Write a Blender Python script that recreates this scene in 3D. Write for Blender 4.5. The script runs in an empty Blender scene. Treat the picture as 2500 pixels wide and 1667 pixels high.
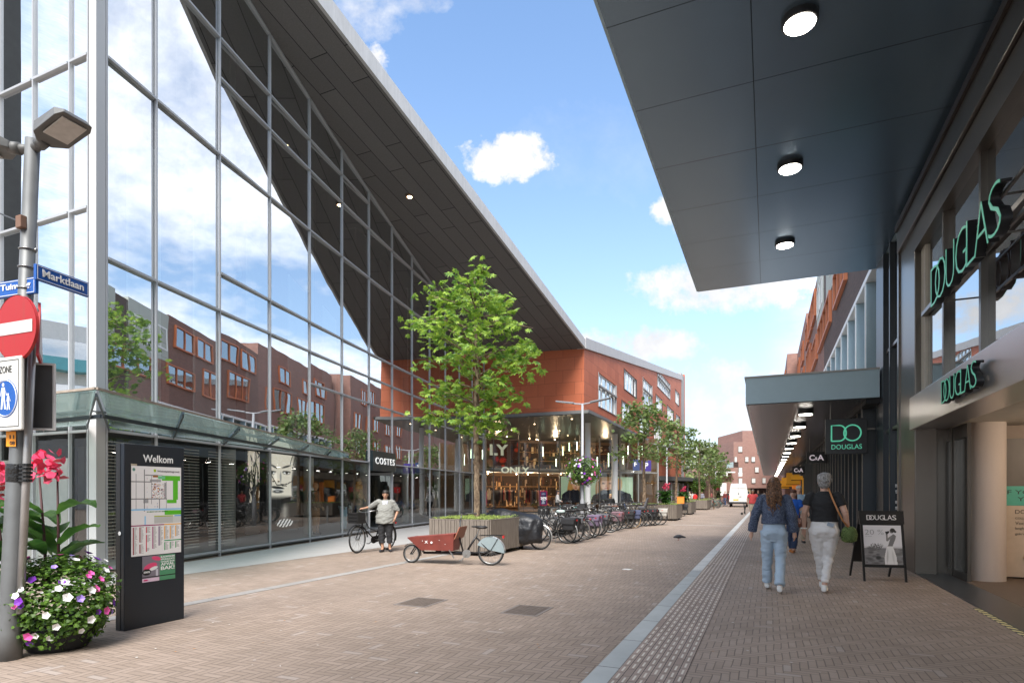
import bpy, bmesh, math, random
import numpy as np
from mathutils import Vector, Matrix
# ---------------------------------------------------------------- camera, sky, sun, exposure
R = math.radians
F = 1444.0; HZ = 1203.0; EYE = 1.5
TH = math.atan(625/1444); CT, ST = math.cos(TH), math.sin(TH)
scn = bpy.context.scene
COL = scn.collection
cam = bpy.data.objects.new('camera', bpy.data.cameras.new('camera'))
COL.objects.link(cam); scn.camera = cam
cam.location = (0, 0, EYE); cam.rotation_euler = (R(90), 0, TH)
cam.data.sensor_width = 36; cam.data.lens = 36*F/2500
cam.data.shift_y = (HZ-833.5)/2500
cam.data.clip_end = 3000; cam.data.clip_start = 0.05
scn.render.resolution_x = 1024; scn.render.resolution_y = 682
scn.view_settings.view_transform = 'Standard'; scn.view_settings.look = 'None'
scn.view_settings.exposure = 1.6; scn.view_settings.gamma = 1
SUN_EL, SUN_AZ = R(52), R(14)       # sun behind the camera, to its right
sd = Vector((math.sin(SUN_AZ)*math.cos(SUN_EL), -math.cos(SUN_AZ)*math.cos(SUN_EL), math.sin(SUN_EL)))
sun = bpy.data.objects.new('sun', bpy.data.lights.new('sun', 'SUN'))
COL.objects.link(sun); sun.rotation_euler = sd.to_track_quat('Z', 'Y').to_euler()
sun.data.energy = 2.4; sun.data.angle = R(32); sun.data.color = (1, .955, .9)

wd = bpy.data.worlds.new('World'); scn.world = wd; wd.use_nodes = True
WT = wd.node_tree; WT.nodes.clear()
def wn(t, **k):
    n = WT.nodes.new(t)
    for a, b in k.items(): setattr(n, a, b)
    return n
def wl(a, b): WT.links.new(a, b)
def wm(op, a, b=None, c=None, clamp=False):
    n = wn('ShaderNodeMath', operation=op, use_clamp=clamp)
    for i, x in enumerate((a, b, c)):
        if x is None: continue
        if isinstance(x, (int, float)): n.inputs[i].default_value = x
        else: wl(x, n.inputs[i])
    return n.outputs[0]
sky = wn('ShaderNodeTexSky', sky_type='NISHITA', sun_disc=False)
sky.sun_elevation = SUN_EL; sky.sun_rotation = math.atan2(sd.x, sd.y)
sky.air_density = 1.0; sky.dust_density = 1.2; sky.ozone_density = 1.5
tc = wn('ShaderNodeTexCoord'); DIR = tc.outputs['Generated']
def wdot(v):
    n = wn('ShaderNodeVectorMath', operation='DOT_PRODUCT'); wl(DIR, n.inputs[0]); n.inputs[1].default_value = v
    return n.outputs['Value']
fwd = wdot((-ST, CT, 0)); rgt = wdot((CT, ST, 0)); upz = wdot((0, 0, 1))
fpos = wm('MAXIMUM', fwd, 0.02)
A_ = wm('DIVIDE', rgt, fpos); B_ = wm('DIVIDE', upz, fpos)
cmb = wn('ShaderNodeCombineXYZ'); wl(A_, cmb.inputs[0]); wl(B_, cmb.inputs[1])
def wnoise(vec, scale, detail, rough=.55, off=0):
    n = wn('ShaderNodeTexNoise'); n.inputs['Scale'].default_value = scale; n.inputs['Detail'].default_value = detail
    n.inputs['Roughness'].default_value = rough
    if off:
        a = wn('ShaderNodeVectorMath', operation='ADD'); wl(vec, a.inputs[0]); a.inputs[1].default_value = (off, off*.7, off*.3); vec = a.outputs[0]
    wl(vec, n.inputs['Vector']); return n.outputs['Fac']
n1 = wnoise(cmb.outputs[0], 13, 8, .62); n2 = wnoise(cmb.outputs[0], 42, 6, .65, 3)
nz = wm('ADD', wm('MULTIPLY', wm('SUBTRACT', n1, .5), 3.4), wm('MULTIPLY', wm('SUBTRACT', n2, .5), 1.7))
dens = None
for (u, v, ru, rv, soft, amp) in [(1240, 385, 125, 60, .6, 1), (890, 30, 120, 85, 1.6, .75), (905, 160, 45, 60, .6, 1), (1030, 10, 75, 30, 1.5, .6),
        (1550, 842, 185, 52, .8, 1), (1500, 960, 260, 40, 1.2, .7), (1790, 700, 250, 70, .9, 1), (1650, 515, 60, 50, .7, 1), (1730, 1000, 420, 120, 1.1, .95),
        (1500, 370, 330, 120, 2.4, .16), (1700, 1130, 700, 80, 1.0, 1)]:
    a0, b0, ra, rb = (u-1250)/F, (HZ-v)/F, ru/F, rv/F
    q = wm('SUBTRACT', wm('SUBTRACT', 1, wm('POWER', wm('DIVIDE', wm('SUBTRACT', A_, a0), ra), 2)),
           wm('POWER', wm('DIVIDE', wm('SUBTRACT', B_, b0), rb), 2))
    q = wm('MULTIPLY', wm('DIVIDE', wm('ADD', q, nz), soft, clamp=True), amp)
    dens = q if dens is None else wm('MAXIMUM', dens, q)
# clouds all over the rest of the sky
dv = wm('ADD', wm('MAXIMUM', upz, 0), .22)
sx = wn('ShaderNodeSeparateXYZ'); wl(DIR, sx.inputs[0])
c2 = wn('ShaderNodeCombineXYZ'); wl(wm('DIVIDE', sx.outputs[0], dv), c2.inputs[0]); wl(wm('DIVIDE', sx.outputs[1], dv), c2.inputs[1])
g = wnoise(c2.outputs[0], 1.35, 9, .6, 5.3)
gen = wm('MULTIPLY', wm('SUBTRACT', g, .425), 6.0, clamp=True)
# clear window of sky down the street
wx = wm('MULTIPLY', wm('SUBTRACT', .52, wm('ABSOLUTE', wm('SUBTRACT', A_, .06))), 6, clamp=True)
win = wm('MULTIPLY', wx, wm('GREATER_THAN', fwd, .03))
gen = wm('MULTIPLY', gen, wm('SUBTRACT', 1, win))
dens = wm('MAXIMUM', wm('MULTIPLY', dens, wm('GREATER_THAN', fwd, .03)), gen, clamp=True)
# cloud shade: bright tops, greyer undersides by their own thickness
shade = wm('ADD', wm('ADD', wm('MULTIPLY', g, 1.2), wm('MULTIPLY', n1, 1.9)), 1.25)
cc = wn('ShaderNodeCombineColor'); wl(wm('MULTIPLY', shade, .985), cc.inputs[0]); wl(wm('MULTIPLY', shade, .995), cc.inputs[1]); wl(wm('MULTIPLY', shade, 1.03), cc.inputs[2])
haze = wm('POWER', wm('SUBTRACT', 1, wm('MAXIMUM', upz, 0), clamp=True), 3.4)
m1 = wn('ShaderNodeMix', data_type='RGBA'); wl(wm('MULTIPLY', haze, .8), m1.inputs[0])
tint = wn('ShaderNodeMix', data_type='RGBA', blend_type='MULTIPLY'); tint.inputs[0].default_value = 1
wl(sky.outputs[0], tint.inputs[6]); tint.inputs[7].default_value = (.80, .90, .95, 1)
wl(tint.outputs[2], m1.inputs[6]); m1.inputs[7].default_value = (2.35, 2.65, 2.95, 1)
cg = wn('ShaderNodeMix', data_type='RGBA', blend_type='MULTIPLY'); cg.inputs[0].default_value = 1; wl(cc.outputs[0], cg.inputs[6])
bst = wn('ShaderNodeCombineColor'); bv = wm('SUBTRACT', 1.9, wm('MULTIPLY', win, .9)); [wl(bv, bst.inputs[i]) for i in range(3)]; wl(bst.outputs[0], cg.inputs[7])  # clouds outside the street window boosted, added brightness to light the ground
m2 = wn('ShaderNodeMix', data_type='RGBA'); wl(dens, m2.inputs[0]); wl(m1.outputs[2], m2.inputs[6]); wl(cg.outputs[2], m2.inputs[7])
bg = wn('ShaderNodeBackground'); wl(m2.outputs[2], bg.inputs[0]); bg.inputs[1].default_value = 0.12
wo = wn('ShaderNodeOutputWorld'); wl(bg.outputs[0], wo.inputs[0])

# ---------------------------------------------------------------- helpers
rnd = random.Random(7)
def c2s(X, Y): return (X*CT-Y*ST, X*ST+Y*CT)
def at(u, v, D):
    x, y = c2s((u-1250)/F*D, D); return Vector((x, y, EYE+(HZ-v)/F*D))
def gr(u, v):
    p = at(u, v, EYE*F/(v-HZ)); p.z = 0; return p
def srgb(r, g=None, b=None):
    if g is None: g = b = r
    f = lambda c: (c/255/12.92) if c/255 <= .04045 else ((c/255+.055)/1.055)**2.4
    return (f(r), f(g), f(b))
class NT:
    def __init__(s, m): s.t = m.node_tree; s.n = s.t.nodes; s.bsdf = s.n['Principled BSDF']
    def new(s, t, **k):
        n = s.n.new(t)
        for a, b in k.items(): setattr(n, a, b)
        return n
    def link(s, a, b): s.t.links.new(a, b)
    def m(s, op, a, b=None, c=None, clamp=False):
        n = s.new('ShaderNodeMath', operation=op, use_clamp=clamp)
        for i, x in enumerate((a, b, c)):
            if x is None: continue
            if isinstance(x, (int, float)): n.inputs[i].default_value = x
            else: s.link(x, n.inputs[i])
        return n.outputs[0]
    def mix(s, f, a, b, mode='MIX'):
        n = s.new('ShaderNodeMix', data_type='RGBA', blend_type=mode)
        for i, x in ((0, f), (6, a), (7, b)):
            if isinstance(x, (int, float)): n.inputs[i].default_value = x
            elif isinstance(x, tuple): n.inputs[i].default_value = (*x[:3], 1)
            else: s.link(x, n.inputs[i])
        return n.outputs[2]
    def noise(s, vec, sc, det=4, rough=.55):
        n = s.new('ShaderNodeTexNoise'); n.inputs['Scale'].default_value = sc; n.inputs['Detail'].default_value = det
        n.inputs['Roughness'].default_value = rough; s.link(vec, n.inputs['Vector']); return n.outputs['Fac']
    def coord(s, k='Object'): return s.new('ShaderNodeTexCoord').outputs[k]
    def world(s): return s.new('ShaderNodeNewGeometry').outputs['Position']
    def bump(s, h, st=.3, d=.01):
        b = s.new('ShaderNodeBump'); b.inputs['Strength'].default_value = st; b.inputs['Distance'].default_value = d
        s.link(h, b.inputs['Height']); s.link(b.outputs[0], s.bsdf.inputs['Normal'])
MATS = {}
def newmat(name):
    m = bpy.data.materials.new(name); m.use_nodes = True; return m
def mat(name, col=None, rough=.6, metal=0, var=.15, sc=6, bump=0, bsc=60, emit=0, spec=.5, bd=.01):
    if name in MATS: return MATS[name]
    m = newmat(name); t = NT(m); b = t.bsdf
    b.inputs['Roughness'].default_value = rough; b.inputs['Metallic'].default_value = metal
    b.inputs['Specular IOR Level'].default_value = spec
    co = t.world()
    if var:
        n = t.noise(co, sc, 5)
        n = t.m('MULTIPLY_ADD', n, 2*var, 1-var)
        t.link(t.mix(1.0, tuple(col), n, 'MULTIPLY') if False else _mulcol(t, col, n), b.inputs['Base Color'])
    else: b.inputs['Base Color'].default_value = (*col, 1)
    if bump: t.bump(t.noise(co, bsc, 4), bump, bd)
    if emit:
        b.inputs['Emission Color'].default_value = (*col, 1); b.inputs['Emission Strength'].default_value = emit
    MATS[name] = m; return m
def _mulcol(t, col, n):
    v = t.new('ShaderNodeVectorMath', operation='SCALE'); 
    if isinstance(col, tuple): v.inputs[0].default_value = col[:3]
    else: t.link(col, v.inputs[0])
    t.link(n, v.inputs['Scale']); return v.outputs[0]

class MB:
    def __init__(s): s.v = []; s.f = []; s.mi = []; s.cur = 0
    def add(s, vs, fs):
        o = len(s.v); s.v += [Vector(p) for p in vs]
        for f in fs: s.f.append([o+i for i in f]); s.mi.append(s.cur)
        return s
    def quad(s, a, b, c, d): return s.add([a, b, c, d], [(0, 1, 2, 3)])
    def poly(s, ps): return s.add(ps, [tuple(range(len(ps)))])
    def box(s, c, d, M=None):
        x, y, z = d[0]/2, d[1]/2, d[2]/2; c = Vector(c)
        vs = [Vector((i*x, j*y, k*z)) for k in (-1, 1) for j in (-1, 1) for i in (-1, 1)]
        vs = [(M @ p if M else p)+c for p in vs]
        return s.add(vs, [(0, 2, 3, 1), (4, 5, 7, 6), (0, 1, 5, 4), (2, 6, 7, 3), (1, 3, 7, 5), (0, 4, 6, 2)])
    def bx(s, x0, x1, y0, y1, z0, z1): return s.box(((x0+x1)/2, (y0+y1)/2, (z0+z1)/2), (abs(x1-x0), abs(y1-y0), abs(z1-z0)))
    def bar(s, p0, p1, w, h, up=(0, 0, 1)):
        p0, p1 = Vector(p0), Vector(p1); d = p1-p0; L = d.length; d.normalize(); up = Vector(up)
        if abs(d.dot(up)) > .99: up = Vector((1, 0, 0)) if abs(d.x) < .9 else Vector((0, 1, 0))
        r = d.cross(up).normalized(); u = r.cross(d)
        M = Matrix((r, d, u)).transposed()
        return s.box((p0+p1)/2, (w, L, h), M)
    def prism(s, pts, z0, z1):      # pts: xy polygon
        n = len(pts); vs = [(p[0], p[1], z0) for p in pts]+[(p[0], p[1], z1) for p in pts]
        fs = [tuple(range(n))[::-1], tuple(range(n, 2*n))]+[(i, (i+1) % n, n+(i+1) % n, n+i) for i in range(n)]
        return s.add(vs, fs)
    def hull(s, bot, top):          # two matching 3D loops
        n = len(bot); fs = [tuple(range(n))[::-1], tuple(range(n, 2*n))]+[(i, (i+1) % n, n+(i+1) % n, n+i) for i in range(n)]
        return s.add(list(bot)+list(top), fs)
    def tube(s, ps, r, seg=8, cap=True, closed=False):
        ps = [Vector(p) for p in ps]; n = len(ps); rs = r if isinstance(r, (list, tuple)) else [r]*n
        o = len(s.v); prev = None
        for i, p in enumerate(ps):
            if closed: d = ps[(i+1) % n]-ps[i-1]
            else: d = (ps[min(i+1, n-1)]-ps[max(i-1, 0)])
            d = d.normalized() if d.length > 1e-9 else Vector((0, 0, 1))
            if prev is None:
                a = Vector((0, 0, 1)) if abs(d.z) < .9 else Vector((1, 0, 0)); a = (a-d*a.dot(d)).normalized()
            else:
                a = prev-d*prev.dot(d); a = a.normalized() if a.length > 1e-6 else prev
            prev = a; b = d.cross(a)
            for k in range(seg):
                t = 2*math.pi*k/seg; s.v.append(p+(a*math.cos(t)+b*math.sin(t))*rs[i])
        m = n if closed else n-1
        for i in range(m):
            for k in range(seg):
                j = (i+1) % n
                s.f.append([o+i*seg+k, o+i*seg+(k+1) % seg, o+j*seg+(k+1) % seg, o+j*seg+k]); s.mi.append(s.cur)
        if cap and not closed:
            s.f.append([o+k for k in range(seg)][::-1]); s.mi.append(s.cur)
            s.f.append([o+(n-1)*seg+k for k in range(seg)]); s.mi.append(s.cur)
        return s
    def ell(s, c, r, seg=12, rings=8, M=None):
        c = Vector(c); r = (r, r, r) if isinstance(r, (int, float)) else r; vs = [Vector((0, 0, r[2]))]
        for i in range(1, rings):
            ph = math.pi*i/rings
            for k in range(seg):
                t = 2*math.pi*k/seg; vs.append(Vector((r[0]*math.sin(ph)*math.cos(t), r[1]*math.sin(ph)*math.sin(t), r[2]*math.cos(ph))))
        vs.append(Vector((0, 0, -r[2]))); fs = []
        for k in range(seg): fs.append((0, 1+k, 1+(k+1) % seg))
        for i in range(rings-2):
            for k in range(seg):
                a = 1+i*seg; b = a+seg; fs.append((a+k, b+k, b+(k+1) % seg, a+(k+1) % seg))
        a = 1+(rings-2)*seg; L = len(vs)-1
        for k in range(seg): fs.append((a+(k+1) % seg, a+k, L))
        return s.add([(M @ p if M else p)+c for p in vs], fs)
    def loft(s, rings, seg=16):     # rings (x,y,z,rx,ry)
        vs = []
        for (x, y, z, rx, ry) in rings:
            for k in range(seg):
                t = 2*math.pi*k/seg; vs.append((x+rx*math.cos(t), y+ry*math.sin(t), z))
        n = len(rings); fs = [tuple(range(seg))[::-1], tuple(range((n-1)*seg, n*seg))]
        for i in range(n-1):
            for k in range(seg): fs.append((i*seg+k, i*seg+(k+1) % seg, (i+1)*seg+(k+1) % seg, (i+1)*seg+k))
        return s.add(vs, fs)
    def ring(s, c, ax, r, t, seg=28, ts=6):  # torus, axis 'y' local
        ps = []
        c = Vector(c)
        for k in range(seg):
            a = 2*math.pi*k/seg
            ps.append(c+(Vector((r*math.cos(a), 0, r*math.sin(a))) if ax == 'y' else Vector((r*math.cos(a), r*math.sin(a), 0)) if ax == 'z' else Vector((0, r*math.cos(a), r*math.sin(a)))))
        return s.tube(ps, t, ts, closed=True)
    def xf(s, M): s.v = [M @ p for p in s.v]; return s
    def build(s, name, m, parent=None, smooth=False, world=False, bevel=0):
        me = bpy.data.meshes.new(name)
        vs = s.v
        if world and parent is not None:
            I = pmat(parent).inverted(); vs = [I @ p for p in vs]
        me.from_pydata([tuple(p) for p in vs], [], s.f)
        for x in (m if isinstance(m, (list, tuple)) else [m]): me.materials.append(x)
        if any(s.mi): me.polygons.foreach_set('material_index', s.mi)
        if bevel or True:
            b = bmesh.new(); b.from_mesh(me)
            bmesh.ops.recalc_face_normals(b, faces=b.faces)
            if bevel: bmesh.ops.bevel(b, geom=[e for e in b.edges if e.is_manifold and e.calc_face_angle(0) > .5], offset=bevel, segments=2, affect='EDGES', profile=.5)
            b.to_mesh(me); b.free()
        if smooth: me.polygons.foreach_set('use_smooth', [True]*len(me.polygons))
        o = bpy.data.objects.new(name, me); COL.objects.link(o)
        if parent is not None: o.parent = parent
        return o
def pmat(o):
    M = Matrix.Translation(o.location) @ o.rotation_euler.to_matrix().to_4x4() @ Matrix.Diagonal((*o.scale, 1))
    return pmat(o.parent) @ M if o.parent else M
def thing(name, label, cat, loc=(0, 0, 0), rz=0, group=None):
    o = bpy.data.objects.new(name, None); COL.objects.link(o); o.location = loc; o.rotation_euler = (0, 0, rz)
    o.empty_display_size = .2
    o['label'] = label; o['category'] = cat
    if group: o['group'] = group
    return o
def tag(o, label=None, cat=None, group=None, kind=None):
    for k, v in (('label', label), ('category', cat), ('group', group), ('kind', kind)):
        if v: o[k] = v
    return o
def struct(o): o['kind'] = 'structure'; return o
def dup(root, loc=None, rz=None, label=None, group=None, scale=None):
    def rec(o, par):
        c = o.copy(); COL.objects.link(c)
        if par is not None: c.parent = par
        for ch in kids.get(o.name, ()): rec(ch, c)
        return c
    kids = {}
    def walk(o):
        kids[o.name] = list(o.children)
        for ch in o.children: walk(ch)
    walk(root); r = rec(root, None)
    if loc is not None: r.location = loc
    if rz is not None: r.rotation_euler = (0, 0, rz)
    if scale: r.scale = (scale,)*3
    if label: r['label'] = label
    if group: r['group'] = group
    return r
def frame(o, r):       # matrix: origin o, reading direction r (horizontal), up z
    r = Vector(r).normalized(); z = Vector((0, 0, 1)); n = r.cross(z)
    M = Matrix((r, z, n)).transposed().to_4x4(); M.translation = Vector(o); return M
def text(name, s, m, M, h, width=None, ext=.01, bold=0, parent=None, align='LEFT', shear=0, bev=0, space=1):
    cu = bpy.data.curves.new('t', 'FONT'); cu.body = s; cu.size = 1; cu.extrude = ext; cu.offset = bold; cu.shear = shear; cu.space_character = space
    cu.resolution_u = 3
    ob = bpy.data.objects.new('t', cu); COL.objects.link(ob)
    dg = bpy.context.evaluated_depsgraph_get(); me = bpy.data.meshes.new_from_object(ob.evaluated_get(dg))
    bpy.data.objects.remove(ob); bpy.data.curves.remove(cu)
    n = len(me.vertices); co = np.zeros(n*3); me.vertices.foreach_get('co', co); co = co.reshape(-1, 3)
    mn, mx = co.min(0), co.max(0); sy = h/(mx[1]-mn[1]); sx = sy if width is None else width/(mx[0]-mn[0])
    co[:, 0] = (co[:, 0]-mn[0])*sx; co[:, 1] = (co[:, 1]-mn[1])*sy; co[:, 2] += ext
    if align == 'CENTER': co[:, 0] -= (mx[0]-mn[0])*sx/2
    P = pmat(parent).inverted() @ M if parent is not None else M
    P = np.array(P); co = co @ P[:3, :3].T + P[:3, 3]
    me.vertices.foreach_set('co', co.ravel()); me.update(); me.materials.clear(); me.materials.append(m); me.name = name
    o = bpy.data.objects.new(name, me); COL.objects.link(o)
    if parent is not None: o.parent = parent
    return o
def canvas(name, img, M, w, h, parent=None, rough=.4, emit=0):
    """flat printed sheet: img rows top-down, sRGB 0..1, one face per cell"""
    H_, W_ = img.shape[:2]; lin = np.where(img <= .04045, img/12.92, ((img+.055)/1.055)**2.4)
    xs = np.linspace(0, w, W_+1); ys = np.linspace(h, 0, H_+1)
    X, Y = np.meshgrid(xs, ys); co = np.stack([X.ravel(), Y.ravel(), np.zeros(X.size)], 1)
    P = pmat(parent).inverted() @ M if parent is not None else M
    P = np.array(P); co = co @ P[:3, :3].T + P[:3, 3]
    i = np.arange(H_)[:, None]*(W_+1)+np.arange(W_)[None]; fs = np.stack([i+W_+1, i+W_+2, i+1, i], -1).reshape(-1, 4)
    me = bpy.data.meshes.new(name); me.from_pydata(co.tolist(), [], fs.tolist())
    at_ = me.color_attributes.new('Col', 'FLOAT_COLOR', 'CORNER')
    c = np.ones((H_*W_, 4, 4), np.float32); c[:, :, :3] = lin.reshape(-1, 1, 3); at_.data.foreach_set('color', c.ravel())
    k = 'print_%s_%s' % (rough, emit)
    if k not in MATS:
        m = newmat('printed_sheet'); t = NT(m); a = t.new('ShaderNodeVertexColor', layer_name='Col')
        t.link(a.outputs[0], t.bsdf.inputs['Base Color']); t.bsdf.inputs['Roughness'].default_value = rough
        if emit: t.link(a.outputs[0], t.bsdf.inputs['Emission Color']); t.bsdf.inputs['Emission Strength'].default_value = emit
        MATS[k] = m
    me.materials.append(MATS[k]); o = bpy.data.objects.new(name, me); COL.objects.link(o)
    if parent is not None: o.parent = parent
    return o
class Art:              # tiny raster painter for printed things
    def __init__(s, w, h, bg): s.w, s.h = w, h; s.a = np.ones((h, w, 3))*np.array(bg); s.Y, s.X = np.mgrid[0:h, 0:w]; s.X = (s.X+.5)/w; s.Y = (s.Y+.5)/h
    def blend(s, m, c): m = np.clip(m, 0, 1)[..., None]; s.a = s.a*(1-m)+np.array(c)*m; return s
    def rect(s, x0, y0, x1, y1, c): return s.blend(((s.X >= x0) & (s.X < x1) & (s.Y >= y0) & (s.Y < y1))*1., c)
    def el(s, x, y, rx, ry, c, soft=.15, rot=0, amt=1):
        dx, dy = s.X-x, s.Y-y; cr, sr = math.cos(rot), math.sin(rot)
        q = ((dx*cr+dy*sr)/rx)**2+((-dx*sr+dy*cr)/ry)**2
        return s.blend(np.clip((1-q)/max(soft, 1e-3), 0, 1)*amt, c)
    def line(s, x0, y0, x1, y1, w, c, asp=1):
        dx, dy = x1-x0, (y1-y0)*asp; L = max(dx*dx+dy*dy, 1e-9); t = np.clip(((s.X-x0)*dx+(s.Y-y0)*asp*dy)/L, 0, 1)
        return s.blend((np.hypot(s.X-x0-t*dx, (s.Y-y0)*asp-t*dy) < w)*1., c)
    def poly(s, pts, c):
        ins = np.zeros(s.X.shape, bool); n = len(pts)
        for i in range(n):
            (xa, ya), (xb, yb) = pts[i], pts[(i+1) % n]
            if ya == yb: continue
            cnd = (ya > s.Y) != (yb > s.Y); ins ^= cnd & (s.X < (xb-xa)*(s.Y-ya)/(yb-ya)+xa)
        return s.blend(ins*1., c)
def glass(name, base=.35, tint=(.75, .85, .85), gl=(.92, .95, .97), wave=.0, rough=.0, wsc=.7, ior=1.5):
    if name in MATS: return MATS[name]
    m = newmat(name); t = NT(m); t.n.remove(t.bsdf)
    tr = t.new('ShaderNodeBsdfTransparent'); tr.inputs[0].default_value = (*tint, 1)
    gg = t.new('ShaderNodeBsdfGlossy'); gg.inputs['Color'].default_value = (*gl, 1); gg.inputs['Roughness'].default_value = rough
    ge = t.new('ShaderNodeNewGeometry'); dt = t.new('ShaderNodeVectorMath', operation='DOT_PRODUCT'); t.link(ge.outputs['Normal'], dt.inputs[0]); t.link(ge.outputs['Incoming'], dt.inputs[1])
    sch = t.m('MULTIPLY_ADD', t.m('POWER', t.m('SUBTRACT', 1, t.m('ABSOLUTE', dt.outputs['Value']), clamp=True), 4.2), .92, .08)
    f = t.m('ADD', t.m('MULTIPLY', sch, 1-base), base, clamp=True)
    if wave:
        b = t.new('ShaderNodeBump'); b.inputs['Strength'].default_value = 1; b.inputs['Distance'].default_value = wave
        t.link(t.noise(t.world(), wsc, 2), b.inputs['Height']); t.link(b.outputs[0], gg.inputs['Normal'])
    x = t.new('ShaderNodeMixShader'); t.link(f, x.inputs[0]); t.link(tr.outputs[0], x.inputs[1]); t.link(gg.outputs[0], x.inputs[2])
    t.link(x.outputs[0], t.n['Material Output'].inputs[0]); MATS[name] = m; return m
def brickmat(name, c1, c2, mortar, bw=.21, bh=.065, ms=.008, rough=.85, bump=.5, offset=.5, var=.25, wsc=.4, axis='side'):
    if name in MATS: return MATS[name]
    m = newmat(name); t = NT(m)
    p = t.new('ShaderNodeSeparateXYZ'); t.link(t.world(), p.inputs[0])
    cb = t.new('ShaderNodeCombineXYZ'); t.link(t.m('ADD', p.outputs[0], p.outputs[1]), cb.inputs[0]); t.link(p.outputs[2], cb.inputs[1])
    b = t.new('ShaderNodeTexBrick'); t.link(cb.outputs[0], b.inputs['Vector']); b.offset = offset
    for k, v in (('Color1', c1), ('Color2', c2), ('Mortar', mortar)): b.inputs[k].default_value = (*v, 1)
    b.inputs['Scale'].default_value = 1; b.inputs['Mortar Size'].default_value = ms; b.inputs['Mortar Smooth'].default_value = .2
    b.inputs['Brick Width'].default_value = bw; b.inputs['Row Height'].default_value = bh; b.inputs['Bias'].default_value = 0
    n = t.m('MULTIPLY_ADD', t.noise(t.world(), wsc, 6, .65), 2*var, 1-var)
    t.link(_mulcol(t, b.outputs[0], n), t.bsdf.inputs['Base Color']); t.bsdf.inputs['Roughness'].default_value = rough
    if bump: t.bump(b.outputs['Fac'], -bump, .006)
    MATS[name] = m; return m
def pavemat(name, c1, c2, joint, W=.068, n=3, warm=0):
    """herringbone brick paving from plain arithmetic on the world position"""
    m = newmat(name); t = NT(m); M = t.m
    p = t.new('ShaderNodeSeparateXYZ'); pos = t.world()
    wv = t.new('ShaderNodeTexNoise'); wv.inputs['Scale'].default_value = 2.5; wv.inputs['Detail'].default_value = 2; t.link(pos, wv.inputs['Vector'])
    ofs = t.new('ShaderNodeVectorMath', operation='SCALE'); t.link(wv.outputs['Color'], ofs.inputs[0]); ofs.inputs['Scale'].default_value = .03
    ad = t.new('ShaderNodeVectorMath', operation='ADD'); t.link(pos, ad.inputs[0]); t.link(ofs.outputs[0], ad.inputs[1])
    t.link(ad.outputs[0], p.inputs[0])
    x = M('DIVIDE', p.outputs[0], W); y = M('DIVIDE', p.outputs[1], W)
    i, j = M('FLOOR', x), M('FLOOR', y); fx, fy = M('SUBTRACT', x, i), M('SUBTRACT', y, j)
    k = M('FLOORED_MODULO', M('SUBTRACT', i, j), 2*n)
    hor = M('LESS_THAN', k, n-.5); ver = M('SUBTRACT', 1, hor)
    off = M('SUBTRACT', 2*n-1, k)
    lx = M('ADD', fx, M('MULTIPLY', hor, k)); ly = M('ADD', fy, M('MULTIPLY', ver, off))
    ex = M('ADD', 1, M('MULTIPLY', hor, n-1)); ey = M('ADD', 1, M('MULTIPLY', ver, n-1))
    d = M('MINIMUM', M('MINIMUM', lx, M('SUBTRACT', ex, lx)), M('MINIMUM', ly, M('SUBTRACT', ey, ly)))
    bi = M('SUBTRACT', i, M('MULTIPLY', hor, k)); bj = M('SUBTRACT', j, M('MULTIPLY', ver, off))
    cb = t.new('ShaderNodeCombineXYZ'); t.link(bi, cb.inputs[0]); t.link(bj, cb.inputs[1]); t.link(hor, cb.inputs[2])
    wn_ = t.new('ShaderNodeTexWhiteNoise'); t.link(cb.outputs[0], wn_.inputs[0])
    col = t.mix(wn_.outputs['Value'], c1, c2)
    odd = M('GREATER_THAN', wn_.outputs['Value'], .975)
    col = t.mix(M('MULTIPLY', odd, .22), col, (.42, .40, .39))
    big = M('MULTIPLY_ADD', t.noise(pos, .3, 8, .72), 1.1, .45); fine = M('MULTIPLY_ADD', t.noise(pos, 160, 3), .35, .83)
    col = _mulcol(t, _mulcol(t, col, big), fine)
    jn = M('SUBTRACT', 1, M('MULTIPLY', M('SUBTRACT', d, .025), 13, clamp=True), clamp=True)
    # joints fill with sand in places
    sand = M('MULTIPLY', M('SUBTRACT', t.noise(pos, 1.7, 5, .7), .52), 5, clamp=True)
    jc = t.mix(sand, joint, tuple(min(1, a*3.2) for a in joint))
    col = t.mix(M('MULTIPLY', jn, .62), col, jc)
    # gum, droppings
    vo = t.new('ShaderNodeTexVoronoi'); vo.inputs['Scale'].default_value = 2.2; t.link(pos, vo.inputs['Vector'])
    col = t.mix(M('MULTIPLY', M('LESS_THAN', vo.outputs['Distance'], .032), .5), col, (.5, .48, .46))
    t.link(col, t.bsdf.inputs['Base Color']); t.bsdf.inputs['Roughness'].default_value = .72; t.bsdf.inputs['Specular IOR Level'].default_value = .35
    hh = M('ADD', M('MULTIPLY', jn, -1), M('MULTIPLY', wn_.outputs['Value'], .5)); hh = M('ADD', hh, M('MULTIPLY', t.noise(pos, 90, 3), .3))
    t.bump(hh, .45, .004); MATS[name] = m; return m
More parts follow.
